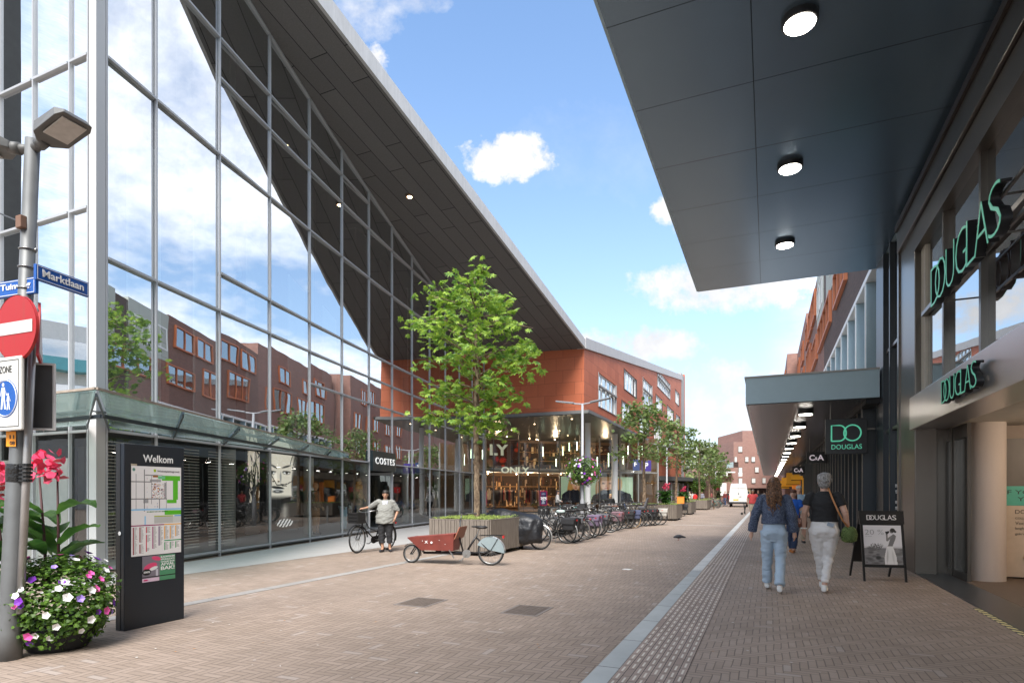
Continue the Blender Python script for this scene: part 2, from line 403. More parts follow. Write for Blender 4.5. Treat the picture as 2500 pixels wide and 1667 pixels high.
# ---------------------------------------------------------------- materials
pave = pavemat('brick_paving', (.262, .202, .158), (.318, .248, .198), (.055, .042, .034))
pave_r = pavemat('brick_paving_walkway', (.285, .222, .178), (.342, .27, .22), (.05, .038, .03))
concrete = mat('concrete_slab', (.36, .35, .335), .8, var=.12, sc=3, bump=.15)
white_al = mat('white_aluminium', (.36, .37, .38), .42, metal=.0, var=.06, sc=2)
postgrey = mat('post_pale_grey', (.46, .46, .45), .5, var=.06, sc=2)
steel = mat('brushed_steel', (.16, .145, .13), .3, metal=.92, var=.12, sc=1.2, bump=.05, bsc=25)
steel_b = mat('brushed_steel_band', (.62, .60, .59), .3, metal=.9, var=.05, sc=1.5)
darkfin = mat('dark_grey_coated_metal', (.03, .037, .045), .35, var=.1)
soffit_m = mat('blue_grey_panel', (.105, .125, .145), .3, var=.05, sc=2, bump=.02, bsc=200, spec=.6)
fascia_m = mat('pale_blue_fascia', (.34, .46, .52), .45, var=.06)
black = mat('black_metal', (.014, .015, .017), .4, var=.1)
blackm = mat('black_matte', (.012, .012, .013), .8, var=.1)
darkin = mat('dark_interior', (.035, .033, .032), .85, var=.2)
lampglow = mat('lamp_diffuser', (1.0, .93, .82), .5, var=0, emit=14)
warmglow = mat('warm_spot_glow', (1.0, .72, .42), .5, var=0, emit=9)
mint = mat('mint_green_letter_face', (.11, .46, .31), .4, var=0, emit=.10)
whitep = mat('white_paint', (.78, .78, .76), .5, var=.05)

# ---------------------------------------------------------------- ground
g = MB(); g.bx(-900, 900, -900, 900, -.3, -.02); struct(g.build('ground', mat('asphalt_ground', (.16, .15, .14), .9)))
g = MB(); g.quad((-75, -30, 0), (-1.36, -30, 0), (-1.36, 190, 0), (-75, 190, 0)); struct(g.build('street', pave))
g = MB(); g.quad((-.62, -30, 0), (30, -30, 0), (30, 190, 0), (-.62, 190, 0)); struct(g.build('pavement', pave_r))
def slabmat(name, c1, c2, bw):
    m = newmat(name); t = NT(m); p = t.new('ShaderNodeSeparateXYZ'); t.link(t.world(), p.inputs[0])
    cb = t.new('ShaderNodeCombineXYZ'); t.link(p.outputs[1], cb.inputs[0]); t.link(p.outputs[0], cb.inputs[1])
    b = t.new('ShaderNodeTexBrick'); b.offset = 0; t.link(cb.outputs[0], b.inputs['Vector'])
    for k, v in (('Color1', c1), ('Color2', c2), ('Mortar', (.06, .055, .05))): b.inputs[k].default_value = (*v, 1)
    b.inputs['Scale'].default_value = 1; b.inputs['Mortar Size'].default_value = .006; b.inputs['Brick Width'].default_value = bw; b.inputs['Row Height'].default_value = 5
    n = t.m('MULTIPLY_ADD', t.noise(t.world(), 3, 6, .65), .4, .8)
    t.link(_mulcol(t, b.outputs[0], n), t.bsdf.inputs['Base Color']); t.bsdf.inputs['Roughness'].default_value = .75
    t.bump(t.noise(t.world(), 150, 3), .15, .004); return m
g = MB(); g.bx(-1.355, -1.165, -8, 11.9, -.02, .006); struct(g.build('kerb_strip', slabmat('blue_stone_slab', (.34, .36, .36), (.42, .44, .43), 1.0)))
g = MB(); g.bx(-1.355, -1.165, 11.905, 150, -.02, .006); struct(g.build('kerb_strip', slabmat('pale_stone_slab', (.52, .52, .50), (.60, .60, .58), .8)))
g = MB(); g.bx(-7.30, -7.10, 4.2, 60, -.02, .006); struct(g.build('gutter_strip', slabmat('grey_gutter_stone', (.27, .255, .235), (.33, .31, .29), 1.0)))
g = MB(); g.bx(-5.4, -1.36, 28.6, 28.72, -.02, .005); struct(g.build('paving_course', concrete))
# tactile strip of rows of bricks, each with a pale inlay
m = newmat('tactile_brick'); t = NT(m); M_ = t.m; p = t.new('ShaderNodeSeparateXYZ'); t.link(t.world(), p.inputs[0])
x = M_('DIVIDE', M_('ADD', p.outputs[0], 1.165), .068); i = M_('FLOOR', x); fx = M_('SUBTRACT', x, i)
wr = t.new('ShaderNodeTexWhiteNoise', noise_dimensions='1D'); t.link(i, wr.inputs['W'])
y = M_('ADD', M_('DIVIDE', p.outputs[1], .205), M_('MULTIPLY', i, .5)); y = M_('ADD', y, M_('MULTIPLY', wr.outputs[0], .12)); j = M_('FLOOR', y); fy = M_('SUBTRACT', y, j)
cb = t.new('ShaderNodeCombineXYZ'); t.link(i, cb.inputs[0]); t.link(j, cb.inputs[1]); wn2 = t.new('ShaderNodeTexWhiteNoise'); t.link(cb.outputs[0], wn2.inputs[0])
col = t.mix(wn2.outputs[0], (.30, .23, .19), (.365, .285, .24))
ln = M_('MULTIPLY', M_('LESS_THAN', M_('ABSOLUTE', M_('SUBTRACT', fx, .5)), .12), M_('LESS_THAN', M_('ABSOLUTE', M_('SUBTRACT', fy, .5)), .3))
ln = M_('MULTIPLY', ln, M_('GREATER_THAN', wn2.outputs[0], .04))
jn = M_('MAXIMUM', M_('GREATER_THAN', M_('ABSOLUTE', M_('SUBTRACT', fx, .5)), .45), M_('GREATER_THAN', M_('ABSOLUTE', M_('SUBTRACT', fy, .5)), .485))
col = t.mix(jn, col, (.06, .045, .035)); col = t.mix(M_('MULTIPLY', ln, .9), col, (.66, .61, .52))
col = _mulcol(t, col, M_('MULTIPLY_ADD', t.noise(t.world(), 1.0, 6, .65), .5, .75))
t.link(col, t.bsdf.inputs['Base Color']); t.bsdf.inputs['Roughness'].default_value = .75; t.bump(M_('SUBTRACT', ln, jn), .4, .004)
g = MB(); g.quad((-1.165, -30, .004), (-.62, -30, .004), (-.62, 150, .004), (-1.165, 150, .004)); struct(g.build('tactile_strip', m))
# concrete apron before the glass facade
def cp(X, Y, z=0): a, b = c2s(X, Y); return Vector((a, b, z))
FD = Vector((*c2s(.2028, .9792), 0)); FD.normalize(); FN = Vector((FD.y, -FD.x, 0))     # along facade, outward normal
FC = cp(-7.47, 10.87)                                                                   # glass corner
SS = [0, 1.22]+[3.2+2.06*k for k in range(12)]
FV = [FC]                                     # the facade bends very slightly from bay to bay
for a, b in zip(SS[:-1], SS[1:]):
    al = R(9.0+.30*(a+b)/2); FV.append(FV[-1]+Vector((*c2s(math.sin(al), math.cos(al)), 0))*(b-a))
def FP(s, z=0, o=0):
    k = max(0, min(len(SS)-2, sum(1 for q in SS[1:] if q <= s+1e-6)))
    t = (s-SS[k])/(SS[k+1]-SS[k]); return FV[k].lerp(FV[k+1], t)+FN*o+Vector((0, 0, z))
SEND = SS[-1]
def zs_(z): return z if z < 1.5 else 1.5+(z-1.5)*1.2
GD = Vector((*c2s(.938, .347), 0)).normalized(); G0 = cp(-2.62, 43.6); GN = Vector((GD.y, -GD.x, 0))
def GP(s, z=0, o=0): return G0+GD*s*1.15+GN*o+Vector((0, 0, zs_(z)))
a = [FP(-.6, .004, .0), Vector((-9.9, 5.2, .004)), Vector((-9.6, 24, .004)), Vector((-9.2, 44, .004)), GP(13, .004), GP(0, .004), FP(SEND, .004), FP(13.5, .004)]
g = MB(); g.poly(a); struct(g.build('concrete_apron', concrete))

# ---------------------------------------------------------------- glass building on the left
gb = thing('glass_building', 'tall glass curtain-wall building with sharp corner and sweeping dark soffit', 'building', FC)
def topz(s):
    return soff(FP(s))
def soff(P):  # plane of the soffit
    X = P.x*CT+P.y*ST; Y = -P.x*ST+P.y*CT; return 16.05-.0998*X-.172*Y
gl_up = glass('facade_glass', .64, (.55, .62, .62), (.93, .95, .97), wave=.004, wsc=.45)
gl_lo = glass('shopfront_glass', .03, (.90, .93, .91), (.95, .97, .98), wave=.002, wsc=.6)
ROWS = [.12, 2.65, 4.85, 5.82, 6.72, 9.52, 11.35, 12.29]
for k, s in enumerate(SS):
    w = .05; zt = topz(s)
    g = MB(); p0, p1 = FP(s, .0, .012), FP(s, zt, .012)
    g.bar(p0, p1, .034, .05, up=FN); g.build('mullion', white_al, gb, world=True)
rr = random.Random(3)
for k in range(len(SS)-1):
    s0, s1 = SS[k], SS[k+1]
    rows = [z for z in ROWS if z < topz(s1)-.25]
    if k < 2: rows = [z for z in rows if z not in (4.85, 6.72, 11.35)]
    elif k < 4: rows = [z for z in rows if z != 4.85]
    g = MB()
    for z in rows:
        if k == 6 and z < 1: continue
        g = MB(); g.bar(FP(s0+.025, z, .01), FP(s1-.025, z, .01), .08, .045); g.build('transom', white_al, gb, world=True)
    g = MB(); g.bar(FP(s0+.03, topz(s0)-.035, .0), FP(s1-.03, topz(s1)-.025, 0), .08, .05); g.build('transom', white_al, gb, world=True)
    zs = rows
    for i, z in enumerate(zs):
        if k == 6 and z < 1: continue     # door opening
        z0 = z+.0; last = i == len(zs)-1
        za, zb = (topz(s0)-.04, topz(s1)-.04) if last else (zs[i+1], zs[i+1])
        j = [rr.uniform(-.0035, .0035) for _ in range(3)]
        y_ = .022 if k > 1 else .006      # panes sit a touch skew in their frames
        g = MB(); g.quad(FP(s0+.02, z0, -.03-y_+j[0]), FP(s1-.02, z0, -.03+y_+j[1]), FP(s1-.02, zb, -.03+y_+j[2]), FP(s0+.02, za, -.03-y_+j[0]+j[2]-j[1]))
        g.build('glass_pane', gl_lo if zb < 2.8 else gl_up, gb, world=True)
# corner post (chamfered), left side face
LD = Vector((*c2s(-.917, .399), 0)).normalized(); LN = Vector((-LD.y, LD.x, 0)); LN = LN if LN.dot(Vector((0, -1, 0))) > 0 else -LN
LC = cp(-7.58, 10.66)
def LP(s, z=0, o=0): return LC+LD*s+LN*o+Vector((0, 0, z))
pa, pb = FP(-.03, 0, .03), LP(.02, 0, .03)
g = MB(); mid = (pa+pb)/2+(FN+LN).normalized()*.13; inn = (pa+pb)/2-(FN+LN).normalized()*.2
g.prism([tuple(pa.xy), tuple(mid.xy), tuple(pb.xy), tuple(inn.xy)], 0, 15.6)
g.build('corner_post', postgrey, gb, world=True)
LS = [.05, .62, 1.75, 2.9, 4.05, 5.2, 6.35, 7.5]
LR = [.12, 2.62, 3.0, 6.66, 9.42, 12.3]
for s in LS[1:]+[.08]:
    g = MB(); g.bar(LP(s, 0, .0), LP(s, 15.2, .0), .034, .05, up=LN); g.build('mullion', white_al, gb, world=True)
for k in range(len(LS)-1):
    s0, s1 = LS[k], LS[k+1]
    for z in LR: g = MB(); g.bar(LP(s0+.035, z, .005), LP(s1-.035, z, .005), .07, .045); g.build('transom', white_al, gb, world=True)
    for i, z in enumerate(LR):
        zb = LR[i+1] if i+1 < len(LR) else 15.2
        g = MB(); j = rr.uniform(-.003, .003); g.quad(LP(s0, z, -.02), LP(s1, z, -.02+j), LP(s1, zb, -.02+j), LP(s0, zb, -.02)); g.build('glass_pane', gl_lo if zb < 3.1 else glass('side_facade_glass', .78, (.55, .62, .62), (.93, .95, .97), wave=.004, wsc=.45), gb, world=True)
# interior: floor, back walls, ceiling, columns
inw = mat('interior_wall_dark', (.05, .052, .052), .9, var=.2); inl = mat('interior_pale', (.42, .45, .42), .8, var=.1)
inc = mat('interior_ceiling', (.30, .31, .27), .9, var=.1)
g = MB()
SQ = [.4]+SS[1:]
fi = [FP(q, 0, -.14) for q in SQ]; bo = [FP(q, 0, -5) for q in (SEND, 1.2)]
def at_z(ps, z): return [Vector((p.x, p.y, z)) for p in ps]
g.hull(at_z(fi+bo, 2.72), at_z(fi+bo, 2.9))
g.build('floor_slab', inw, gb, world=True)
g = MB(); g.quad(FP(-.5, 0, -5), FP(SEND+2, 0, -5), FP(SEND+2, 16, -5), FP(-.5, 16, -5)); g.quad(FP(SEND-.04, 0, -.12), FP(SEND-.04, 0, -6), FP(SEND-.04, 9.8, -6), FP(SEND-.04, 9.8, -.12)); g.build('inner_wall', inw, gb, world=True)
g = MB(); [g.quad(FP(a, topz(a)+.0, -.045), FP(b, topz(b)+.0, -.045), FP(b, topz(b)+.3, -5), FP(a, topz(a)+.3, -5)) for a, b in zip(SQ[:-1], SQ[1:])]; g.build('ceiling', inc, gb, world=True)
g = MB(); g.poly(at_z(fi+bo, .03)); g.build('inner_floor', mat('shop_floor', (.22, .2, .18), .5), gb, world=True)
for s in (5.6, 9.8, 14, 18.2, 22.3):
    g = MB(); g.tube([FP(s, 0, -1.5), FP(s, topz(s), -1.5)], .17, 16); g.build('inner_column', inl, gb, smooth=True, world=True)
for k, s in enumerate(SS[1:-1]):      # pale screens and dark blinds hanging inside, one of each per bay
    if k < 6:
        g = MB(); zt = 9.0-.33*k; g.hull([FP(s+.1, 3.1, -.75), FP(s+1.0, 3.1, -.75), FP(s+1.0, 3.1, -.8), FP(s+.1, 3.1, -.8)], [FP(s+.1, zt+.25, -.75), FP(s+1.0, zt, -.75), FP(s+1.0, zt, -.8), FP(s+.1, zt+.25, -.8)])
        g.build('inner_screen', mat('pale_screen', (.62, .66, .64), .8), gb, world=True)
    g = MB(); zt = topz(s)-.9; z0 = 9.0-.25*k
    if zt > z0: g.hull([FP(s+.9, z0, -1.0), FP(s+1.75, z0, -1.0), FP(s+1.75, z0, -1.5), FP(s+.9, z0, -1.5)], [FP(s+.9, zt, -1.0), FP(s+1.75, zt, -1.0), FP(s+1.75, zt, -1.5), FP(s+.9, zt, -1.5)]); g.build('inner_panel', inw, gb, world=True)
# left wing behind the side face
g = MB(); g.quad(LP(2.4, 0, -3), LP(9, 0, -3), LP(9, 15, -3), LP(2.4, 15, -3)); g.build('inner_wall', mat('interior_mid', (.25, .25, .24), .9), gb, world=True)
g = MB(); g.box(LP(3.2, 1.15, -.6), (3.0, .06, 2.1), Matrix.Rotation(math.atan2(LD.y, LD.x), 3, 'Z')); g.build('inner_panel', mat('grey_panelling', (.42, .42, .41), .7), gb, world=True)
# vinyl letters 'e' on the glass
vin = mat('frosted_vinyl', (.30, .40, .50), .7, var=0)
for (s0, z0) in ((4.05, 6.55), (5.55, 6.2)):
    g = MB(); ps = []
    for k in range(22):
        a = R(5)+k/21*R(315); ps.append(FP(s0+.55+.42*math.cos(a), z0+.75+.55*math.sin(a), -.75+.03))
    g.tube(ps, .035, 5); g.bar(FP(s0+.14, z0+.77, -.72), FP(s0+.96, z0+.77, -.72), .04, .05); g.build('letter', vin, gb, world=True)

# roof: soffit from the glass top out to the free edge, pale fascia
XE = Vector((*c2s(.4347, .9006), 0)).normalized()
RC = cp(4.144, 34.0)                     # corner of the red block
def onpl(P, dz=0): return Vector((P.x, P.y, soff(P)+dz))
AD = Vector((*c2s(-.925, .379), 0)).normalized(); AN = Vector((AD.y, -AD.x, 0)); AN = AN if AN.dot(Vector((0, -1, 0))) > 0 else -AN
BD = Vector((*c2s(.3837, .9235), 0)).normalized(); BN = Vector((BD.y, -BD.x, 0))
def AP(s, z=0, o=0): return RC+AD*s+AN*o+Vector((0, 0, zs_(z)))
def BP(s, z=0, o=0): return RC+BD*s*1.2+BN*o+Vector((0, 0, zs_(z)))
E0 = RC-XE*26.8
loop = [E0, RC, AP(6.6), FP(SEND, 0, -.05)]+[FP(s, 0, -.05) for s in SS[-2:0:-1]]+[FP(-.3, 0, -.05)]
sm = newmat('charcoal_soffit_panels'); t = NT(sm); M_ = t.m
pp = t.world(); sp = t.new('ShaderNodeVectorMath', operation='DOT_PRODUCT'); t.link(pp, sp.inputs[0]); sp.inputs[1].default_value = tuple(XE)
nx = Vector((XE.y, -XE.x, 0)); sq = t.new('ShaderNodeVectorMath', operation='DOT_PRODUCT'); t.link(pp, sq.inputs[0]); sq.inputs[1].default_value = tuple(nx)
cbb = t.new('ShaderNodeCombineXYZ'); t.link(sp.outputs['Value'], cbb.inputs[0]); t.link(sq.outputs['Value'], cbb.inputs[1])
bt = t.new('ShaderNodeTexBrick'); t.link(cbb.outputs[0], bt.inputs['Vector']); bt.offset = .3
for k, v in (('Color1', (.115, .108, .104)), ('Color2', (.135, .127, .122)), ('Mortar', (.012, .012, .012))): bt.inputs[k].default_value = (*v, 1)
bt.inputs['Scale'].default_value = 1; bt.inputs['Mortar Size'].default_value = .014; bt.inputs['Brick Width'].default_value = 3.4; bt.inputs['Row Height'].default_value = .62
t.link(_mulcol(t, bt.outputs[0], M_('MULTIPLY_ADD', t.noise(pp, 25, 4), .5, .75)), t.bsdf.inputs['Base Color']); t.bsdf.inputs['Roughness'].default_value = .75
g = MB(); g.hull([onpl(p) for p in loop], [onpl(p, .25) for p in loop]); g.build('soffit', sm, gb, world=True)
fas = newmat('weathered_fascia'); t = NT(fas); mp = t.new('ShaderNodeMapping'); mp.inputs['Scale'].default_value = (3, 3, .5); t.link(t.world(), mp.inputs[0])
n_ = t.noise(mp.outputs[0], 2.2, 6, .7); t.link(t.mix(n_, (.33, .32, .31), (.58, .57, .56)), t.bsdf.inputs['Base Color']); t.bsdf.inputs['Roughness'].default_value = .6
g = MB(); a0, a1 = onpl(E0), onpl(RC); o = nx*.1
g.hull([a0, a1, a1+o, a0+o], [a0+Vector((0, 0, .52)), a1+Vector((0, 0, .5)), a1+o+Vector((0, 0, .5)), a0+o+Vector((0, 0, .52))]); g.build('fascia', fas, gb, world=True)
g = MB(); g.hull([onpl(p, .25) for p in loop], [onpl(p, .45) for p in loop]); g.build('roof', concrete, gb, world=True)
def downlight(par, P, r, m=warmglow):
    o = MB().tube([P+Vector((0, 0, .03)), P+Vector((0, 0, -.035))], r, 20).build('downlight', mat('downlight_rim', (.12, .07, .04), .4), par, world=True)
    # glowing lens is a piece of the light
    g = MB(); g.tube([P+Vector((0, 0, -.0)), P+Vector((0, 0, -.045))], r*.55, 16); l = g.build('lens', m, par, world=True); l.parent = o; return o
P = at(1000, 479, 1)-Vector((0, 0, EYE)); D = 14.55/((HZ-479)/F+.0998*(1000-1250)/F+.172)
downlight(gb, at(1000, 479, D), .16)
P = FP(8.6, topz(8.6)-.25, -1.6); downlight(gb, P, .13); downlight(gb, FP(15.5, topz(15.5)-.3, -1.6), .13)

# glass canopy over the ground floor
gc = thing('glass_canopy', 'sloping frosted green glass canopy wrapping the corner of the glass building', 'canopy', FP(0, 2.7, 1))
cgl = glass('canopy_glass', .16, (.72, .83, .80), (.8, .88, .87), rough=.06)
t = NT.__new__(NT); t.t = cgl.node_tree; t.n = t.t.nodes; om = t.n['Material Output']; old = om.inputs[0].links[0].from_socket
tl = t.new('ShaderNodeBsdfTranslucent'); tl.inputs[0].default_value = (.55, .62, .60, 1); dd = t.new('ShaderNodeBsdfDiffuse'); dd.inputs[0].default_value = (.40, .48, .45, 1)
m1_ = t.new('ShaderNodeMixShader'); m1_.inputs[0].default_value = .35; t.link(tl.outputs[0], m1_.inputs[1]); t.link(dd.outputs[0], m1_.inputs[2])
m2_ = t.new('ShaderNodeMixShader'); t.link(t.m('MULTIPLY_ADD', t.noise(t.world(), 5, 5, .7), .20, .03), m2_.inputs[0]); t.link(old, m2_.inputs[1]); t.link(m1_.outputs[0], m2_.inputs[2]); t.link(m2_.outputs[0], om.inputs[0])
CE0 = cp(-5.47, 7.78, 2.84); CE1 = FP(9.75, 2.84, .06)
LE1 = CE0+LD*9
NB = 6
for k in range(NB):
    a, b = k/NB, (k+1)/NB
    o0, o1 = CE0.lerp(CE1, a+.004), CE0.lerp(CE1, b-.004); i0, i1 = FP(9.75*(a+.004), 2.70, .1), FP(9.75*(b-.004), 2.70, .1)
    dz = Vector((0, 0, .02)); g = MB(); g.hull([i0, i1, o1, o0], [i0+dz, i1+dz, o1+dz, o0+dz]); g.build('glass_panel', cgl, gc, world=True)
    g = MB(); q = FP(9.75*a, 2.66, .08); qq = CE0.lerp(CE1, a); g.bar(q, qq-Vector((0, 0, .05)), .02, .05)
    g.bar(q+Vector((0, 0, .3)), q.lerp(qq, .35)+Vector((0, 0, .12)), .3*(1-a)+.1, .012); g.build('bracket', darkfin, gc, world=True)
for k in range(7):
    a, b = k*1.28, (k+1)*1.28-.02
    o0, o1 = CE0+LD*a, CE0+LD*b; i0, i1 = LP(a, 2.70, .1), LP(b, 2.70, .1); dz = Vector((0, 0, .02))
    g = MB(); g.hull([i0, i1, o1, o0], [i0+dz, i1+dz, o1+dz, o0+dz]); g.build('glass_panel', cgl, gc, world=True)
    g = MB(); g.bar(LP(a, 2.66, .08), CE0+LD*a-Vector((0, 0, .05)), .02, .05); g.build('bracket', darkfin, gc, world=True)
eg = mat('mossy_edge', (.30, .25, .20), .9, var=.5, sc=8)
g = MB(); g.bar(CE0+Vector((0, 0, .035)), CE1+Vector((0, 0, .035)), .05, .03); g.bar(CE0+Vector((0, 0, .035)), LE1+Vector((0, 0, .035)), .05, .03); g.build('edge_trim', eg, gc, world=True)
g = MB(); g.bar(CE0.lerp(FP(0, 2.7, 0), .5)+Vector((0, 0, -.06)), FP(9.7, 2.62, .12), .05, .06); g.bar(CE0.lerp(FP(0, 2.7, 0), .5)+Vector((0, 0, -.06)), LP(9, 2.62, .5), .05, .06); g.build('beam', darkfin, gc, world=True)

# ---------------------------------------------------------------- red block over the shop
rb = thing('terracotta_building', 'rust red panelled block on white columns above glazed clothes shop', 'building', RC)
red = brickmat('terracotta_panels', (.44, .108, .042), (.51, .14, .06), (.18, .045, .02), bw=1.15, bh=.72, ms=.008, rough=.65, bump=.2, var=.16, wsc=.9, offset=.37)
SZ = 5.3; SB = 5.46
def rtop(s): return 8.4+(13.75-8.4)*s/39
g = MB(); g.hull([AP(0, SB), AP(12, SB), AP(12, SB, -.4), AP(.3, SB, -.4)], [AP(0, 8.42), onpl(AP(12), .3), onpl(AP(12, 0, -.4), .3), AP(.3, 8.42, -.4)])
g.build('wall', red, rb, world=True)
wins = [(2.7, 6.9, 6.0, 7.8, 1), (9.1, 13.2, 7.95, 9.25, 0), (15.6, 19.7, 7.7, 9.9, 1), (22.3, 30.0, 10.3, 11.8, 1), (8.4, 11.0, 5.9, 7.2, 0),
        (14.2, 18.2, 5.8, 7.2, 0), (21.5, 25, 8.3, 9.6, 0), (20.5, 24.5, 5.8, 7.2, 0), (28, 32.5, 8.3, 9.6, 0), (27.5, 32, 5.8, 7.2, 0), (33.8, 37, 10.6, 12.0, 0), (34.5, 37.5, 8.3, 9.6, 0)]
# face B built as strips between the window openings
edges = sorted({0, 39.0, 21.0}|{w[0] for w in wins}|{w[1] for w in wins})
g = MB()
for a, b in zip(edges[:-1], edges[1:]):
    mid = (a+b)/2; ops = sorted([(w[2], w[3]) for w in wins if w[0] <= mid <= w[1]]); z = SB if mid < 21 else 2.9
    for (z0, z1) in ops+[(None, None)]:
        ta, tb = (z0, z0) if z0 else (rtop(a), rtop(b))
        g.hull([BP(a, z), BP(b, z), BP(b, z, -.35), BP(a, z, -.35)], [BP(a, ta), BP(b, tb), BP(b, tb, -.35), BP(a, ta, -.35)])
        z = z1
g.build('wall', red, rb, world=True)
winw = mat('white_window_frame', (.72, .72, .70), .5); wing = glass('window_glass', .45, (.25, .27, .27), wave=.002, wsc=1.2); drk = mat('anthracite_reveal', (.05, .05, .052), .6)
for (a, b, z0, z1, tr) in wins:
    g = MB(); g.quad(BP(a, z0, -.12), BP(b, z0, -.12), BP(b, z1, -.12), BP(a, z1, -.12)); w = g.build('window', wing, rb, world=True)
    g = MB(); n = max(2, round((b-a)/.95)); o = -.09
    for k in range(n+1): g.bar(BP(a+.05+(b-a-.1)*k/n, z0, o), BP(a+.05+(b-a-.1)*k/n, z1, o), .09, .06, up=BN)
    for z in (z0+.04, z1-.04): g.bar(BP(a, z, o-.003), BP(b, z, o-.003), .05, .08)
    f = g.build('frame', winw, w, world=True)
    g = MB(); g.bar(BP(a+.02, z0+.02, -.0), BP(b-.02, z0+.02, -.0), .1, .03)
    for s in (a+.01, b-.01): g.bar(BP(s, z0, -.03), BP(s, z1, -.03), .03, .16, up=BN)
    if tr: g.bar(BP(a-.0, z0+(z1-z0)*.62, .02), BP(b, z0+(z1-z0)*.62, .02), .16, .1)
    g.build('sill', drk if not tr else mat('grey_trim', (.3, .3, .3), .6), w, world=True)
    g = MB(); g.quad(BP(a, z0, -1.6), BP(b, z0, -1.6), BP(b, z1, -1.6), BP(a, z1, -1.6)); g.build('room', darkin, w, world=True)
g = MB(); g.hull([BP(-.05, 8.4, -.4), BP(39.3, rtop(39.3), -.4), BP(39.3, rtop(39.3), .12), BP(-.05, 8.4, .12)], [BP(-.05, 8.92, -.4), BP(39.3, rtop(39.3)+.55, -.4), BP(39.3, rtop(39.3)+.55, .12), BP(-.05, 8.92, .12)]); g.build('fascia', fas, rb, world=True)
# overhang slab and its dark underside
lp = [BP(-.25, 0, .35), BP(21, 0, .35), cp(20, 66), cp(-4.2, 60), cp(-4.2, 37.6), AP(6.55, 0, .12), AP(-.3, 0, .12)]
g = MB(); g.prism([tuple(p.xy) for p in lp], zs_(SZ)+.004, zs_(SB)-.003); g.build('overhang', mat('overhang_edge', (.16, .16, .155), .6), rb, world=True)
g = MB(); lp2 = [BP(-.2, 0, .3), BP(21, 0, .3), cp(20, 66), cp(-4.15, 60), cp(-4.15, 37.65), AP(6.55, 0, .08), AP(-.2, 0, .08)]
g.prism([tuple(p.xy) for p in lp2], zs_(SZ)-.03, zs_(SZ)+.001)
slat = newmat('dark_slatted_ceiling'); t = NT(slat); w_ = t.new('ShaderNodeTexWave'); w_.inputs['Scale'].default_value = 1.6; t.link(t.world(), w_.inputs['Vector'])
t.link(t.mix(t.m('GREATER_THAN', w_.outputs['Fac'], .12), (.008, .008, .007), (.03, .03, .026)), t.bsdf.inputs['Base Color']); t.bsdf.inputs['Roughness'].default_value = .35
g.build('ceiling', slat, rb, world=True)
for (s, o) in ((1.3, -1.2), (2.6, -4.2), (4.6, -1.4), (1.6, -6.6), (6.5, -4), (5, -7), (9, -1.5), (9.5, -4.5), (13, -2)):
    downlight(rb, BP(s, SZ-.03, o), .07)
colm = mat('white_column', (.66, .66, .64), .5, var=.06)
for (u, D, r) in ((1435, 38.4, .18), (1500.5, 45.6, .24), (1180, 42.4, .22), (1560, 56, .24)):
    X = (u-1250)/F*D; p = cp(X, D); g = MB(); g.tube([p, p+Vector((0, 0, zs_(SZ)-.02))], r, 20, cap=False); g.build('column', colm, rb, smooth=True, world=True)
g = MB(); g.prism([tuple(BP(39.0, 0, -4).xy), tuple(BP(39.0, 0, 0).xy), tuple(BP(41.8, 0, 0).xy), tuple(BP(41.8, 0, -4).xy)], 3.2, 17.2); g.build('end_wall', mat('grey_render', (.34, .33, .31), .85, var=.15), rb, world=True)
g = MB(); g.prism([tuple(BP(41.81, 0, -4).xy), tuple(BP(41.81, 0, .03).xy), tuple(BP(42.3, 0, .03).xy), tuple(BP(42.3, 0, -4).xy)], 3.2, 17.6); g.build('wall', red, rb, world=True)

# ---------------------------------------------------------------- glazed shop front beneath
sh = thing('clothes_shop', 'glazed clothes shop front with ONLY lettering beneath the red block', 'shop', GP(0))
shg = glass('shop_glass', .10, (.86, .86, .82), wave=.002, wsc=.8)
GE = 13.6; shw = mat('shop_back_wall', (.17, .105, .065), .8, var=.3, sc=1); 
ms = [0, 1.15, 2.9, 4.35, 5.85, 7.4, 8.9, 10.5, 12.0, GE]
fr = mat('grey_shop_frame', (.22, .22, .21), .45)
for a, b in zip(ms[:-1], ms[1:]):
    for z0, z1 in ((.05, 2.85), (2.9, 5.27)):
        if a == 1.15 and z0 < 1: continue
        g = MB(); g.quad(GP(a+.03, z0), GP(b-.03, z0), GP(b-.03, z1), GP(a+.03, z1)); g.build('glass_pane', shg, sh, world=True)
for s in ms: g = MB(); g.bar(GP(s, 0, .02), GP(s, 5.27, .02), .07, .1, up=GN); g.build('mullion', fr, sh, world=True)
g = MB(); g.bar(GP(0, 2.88, .03), GP(GE, 2.88, .03), .1, .1); g.build('transom', fr, sh, world=True); g = MB(); g.bar(GP(0, .05, .0), GP(GE, .05, 0), .1, .1); g.build('transom', fr, sh, world=True)
g = MB(); g.quad(GP(-.5, 0, -5.5), GP(GE, 0, -5.5), GP(GE, 5.27, -5.5), GP(-.5, 5.27, -5.5)); g.quad(GP(GE, 0, 0), GP(GE, 0, -5.5), GP(GE, 5.27, -5.5), GP(GE, 5.27, 0)); g.quad(GP(-.1, 0, -.1), GP(-.1, 0, -5.5), GP(-.1, 5.27, -5.5), GP(-.1, 5.27, -.1)); g.build('back_wall', shw, sh, world=True)
g = MB(); g.poly([GP(0, .03, -.06), GP(GE, .03, -.06), GP(GE, .03, -5.5), GP(0, .03, -5.5)]); g.build('floor', mat('shop_wood_floor', (.3, .2, .12), .4), sh, world=True)
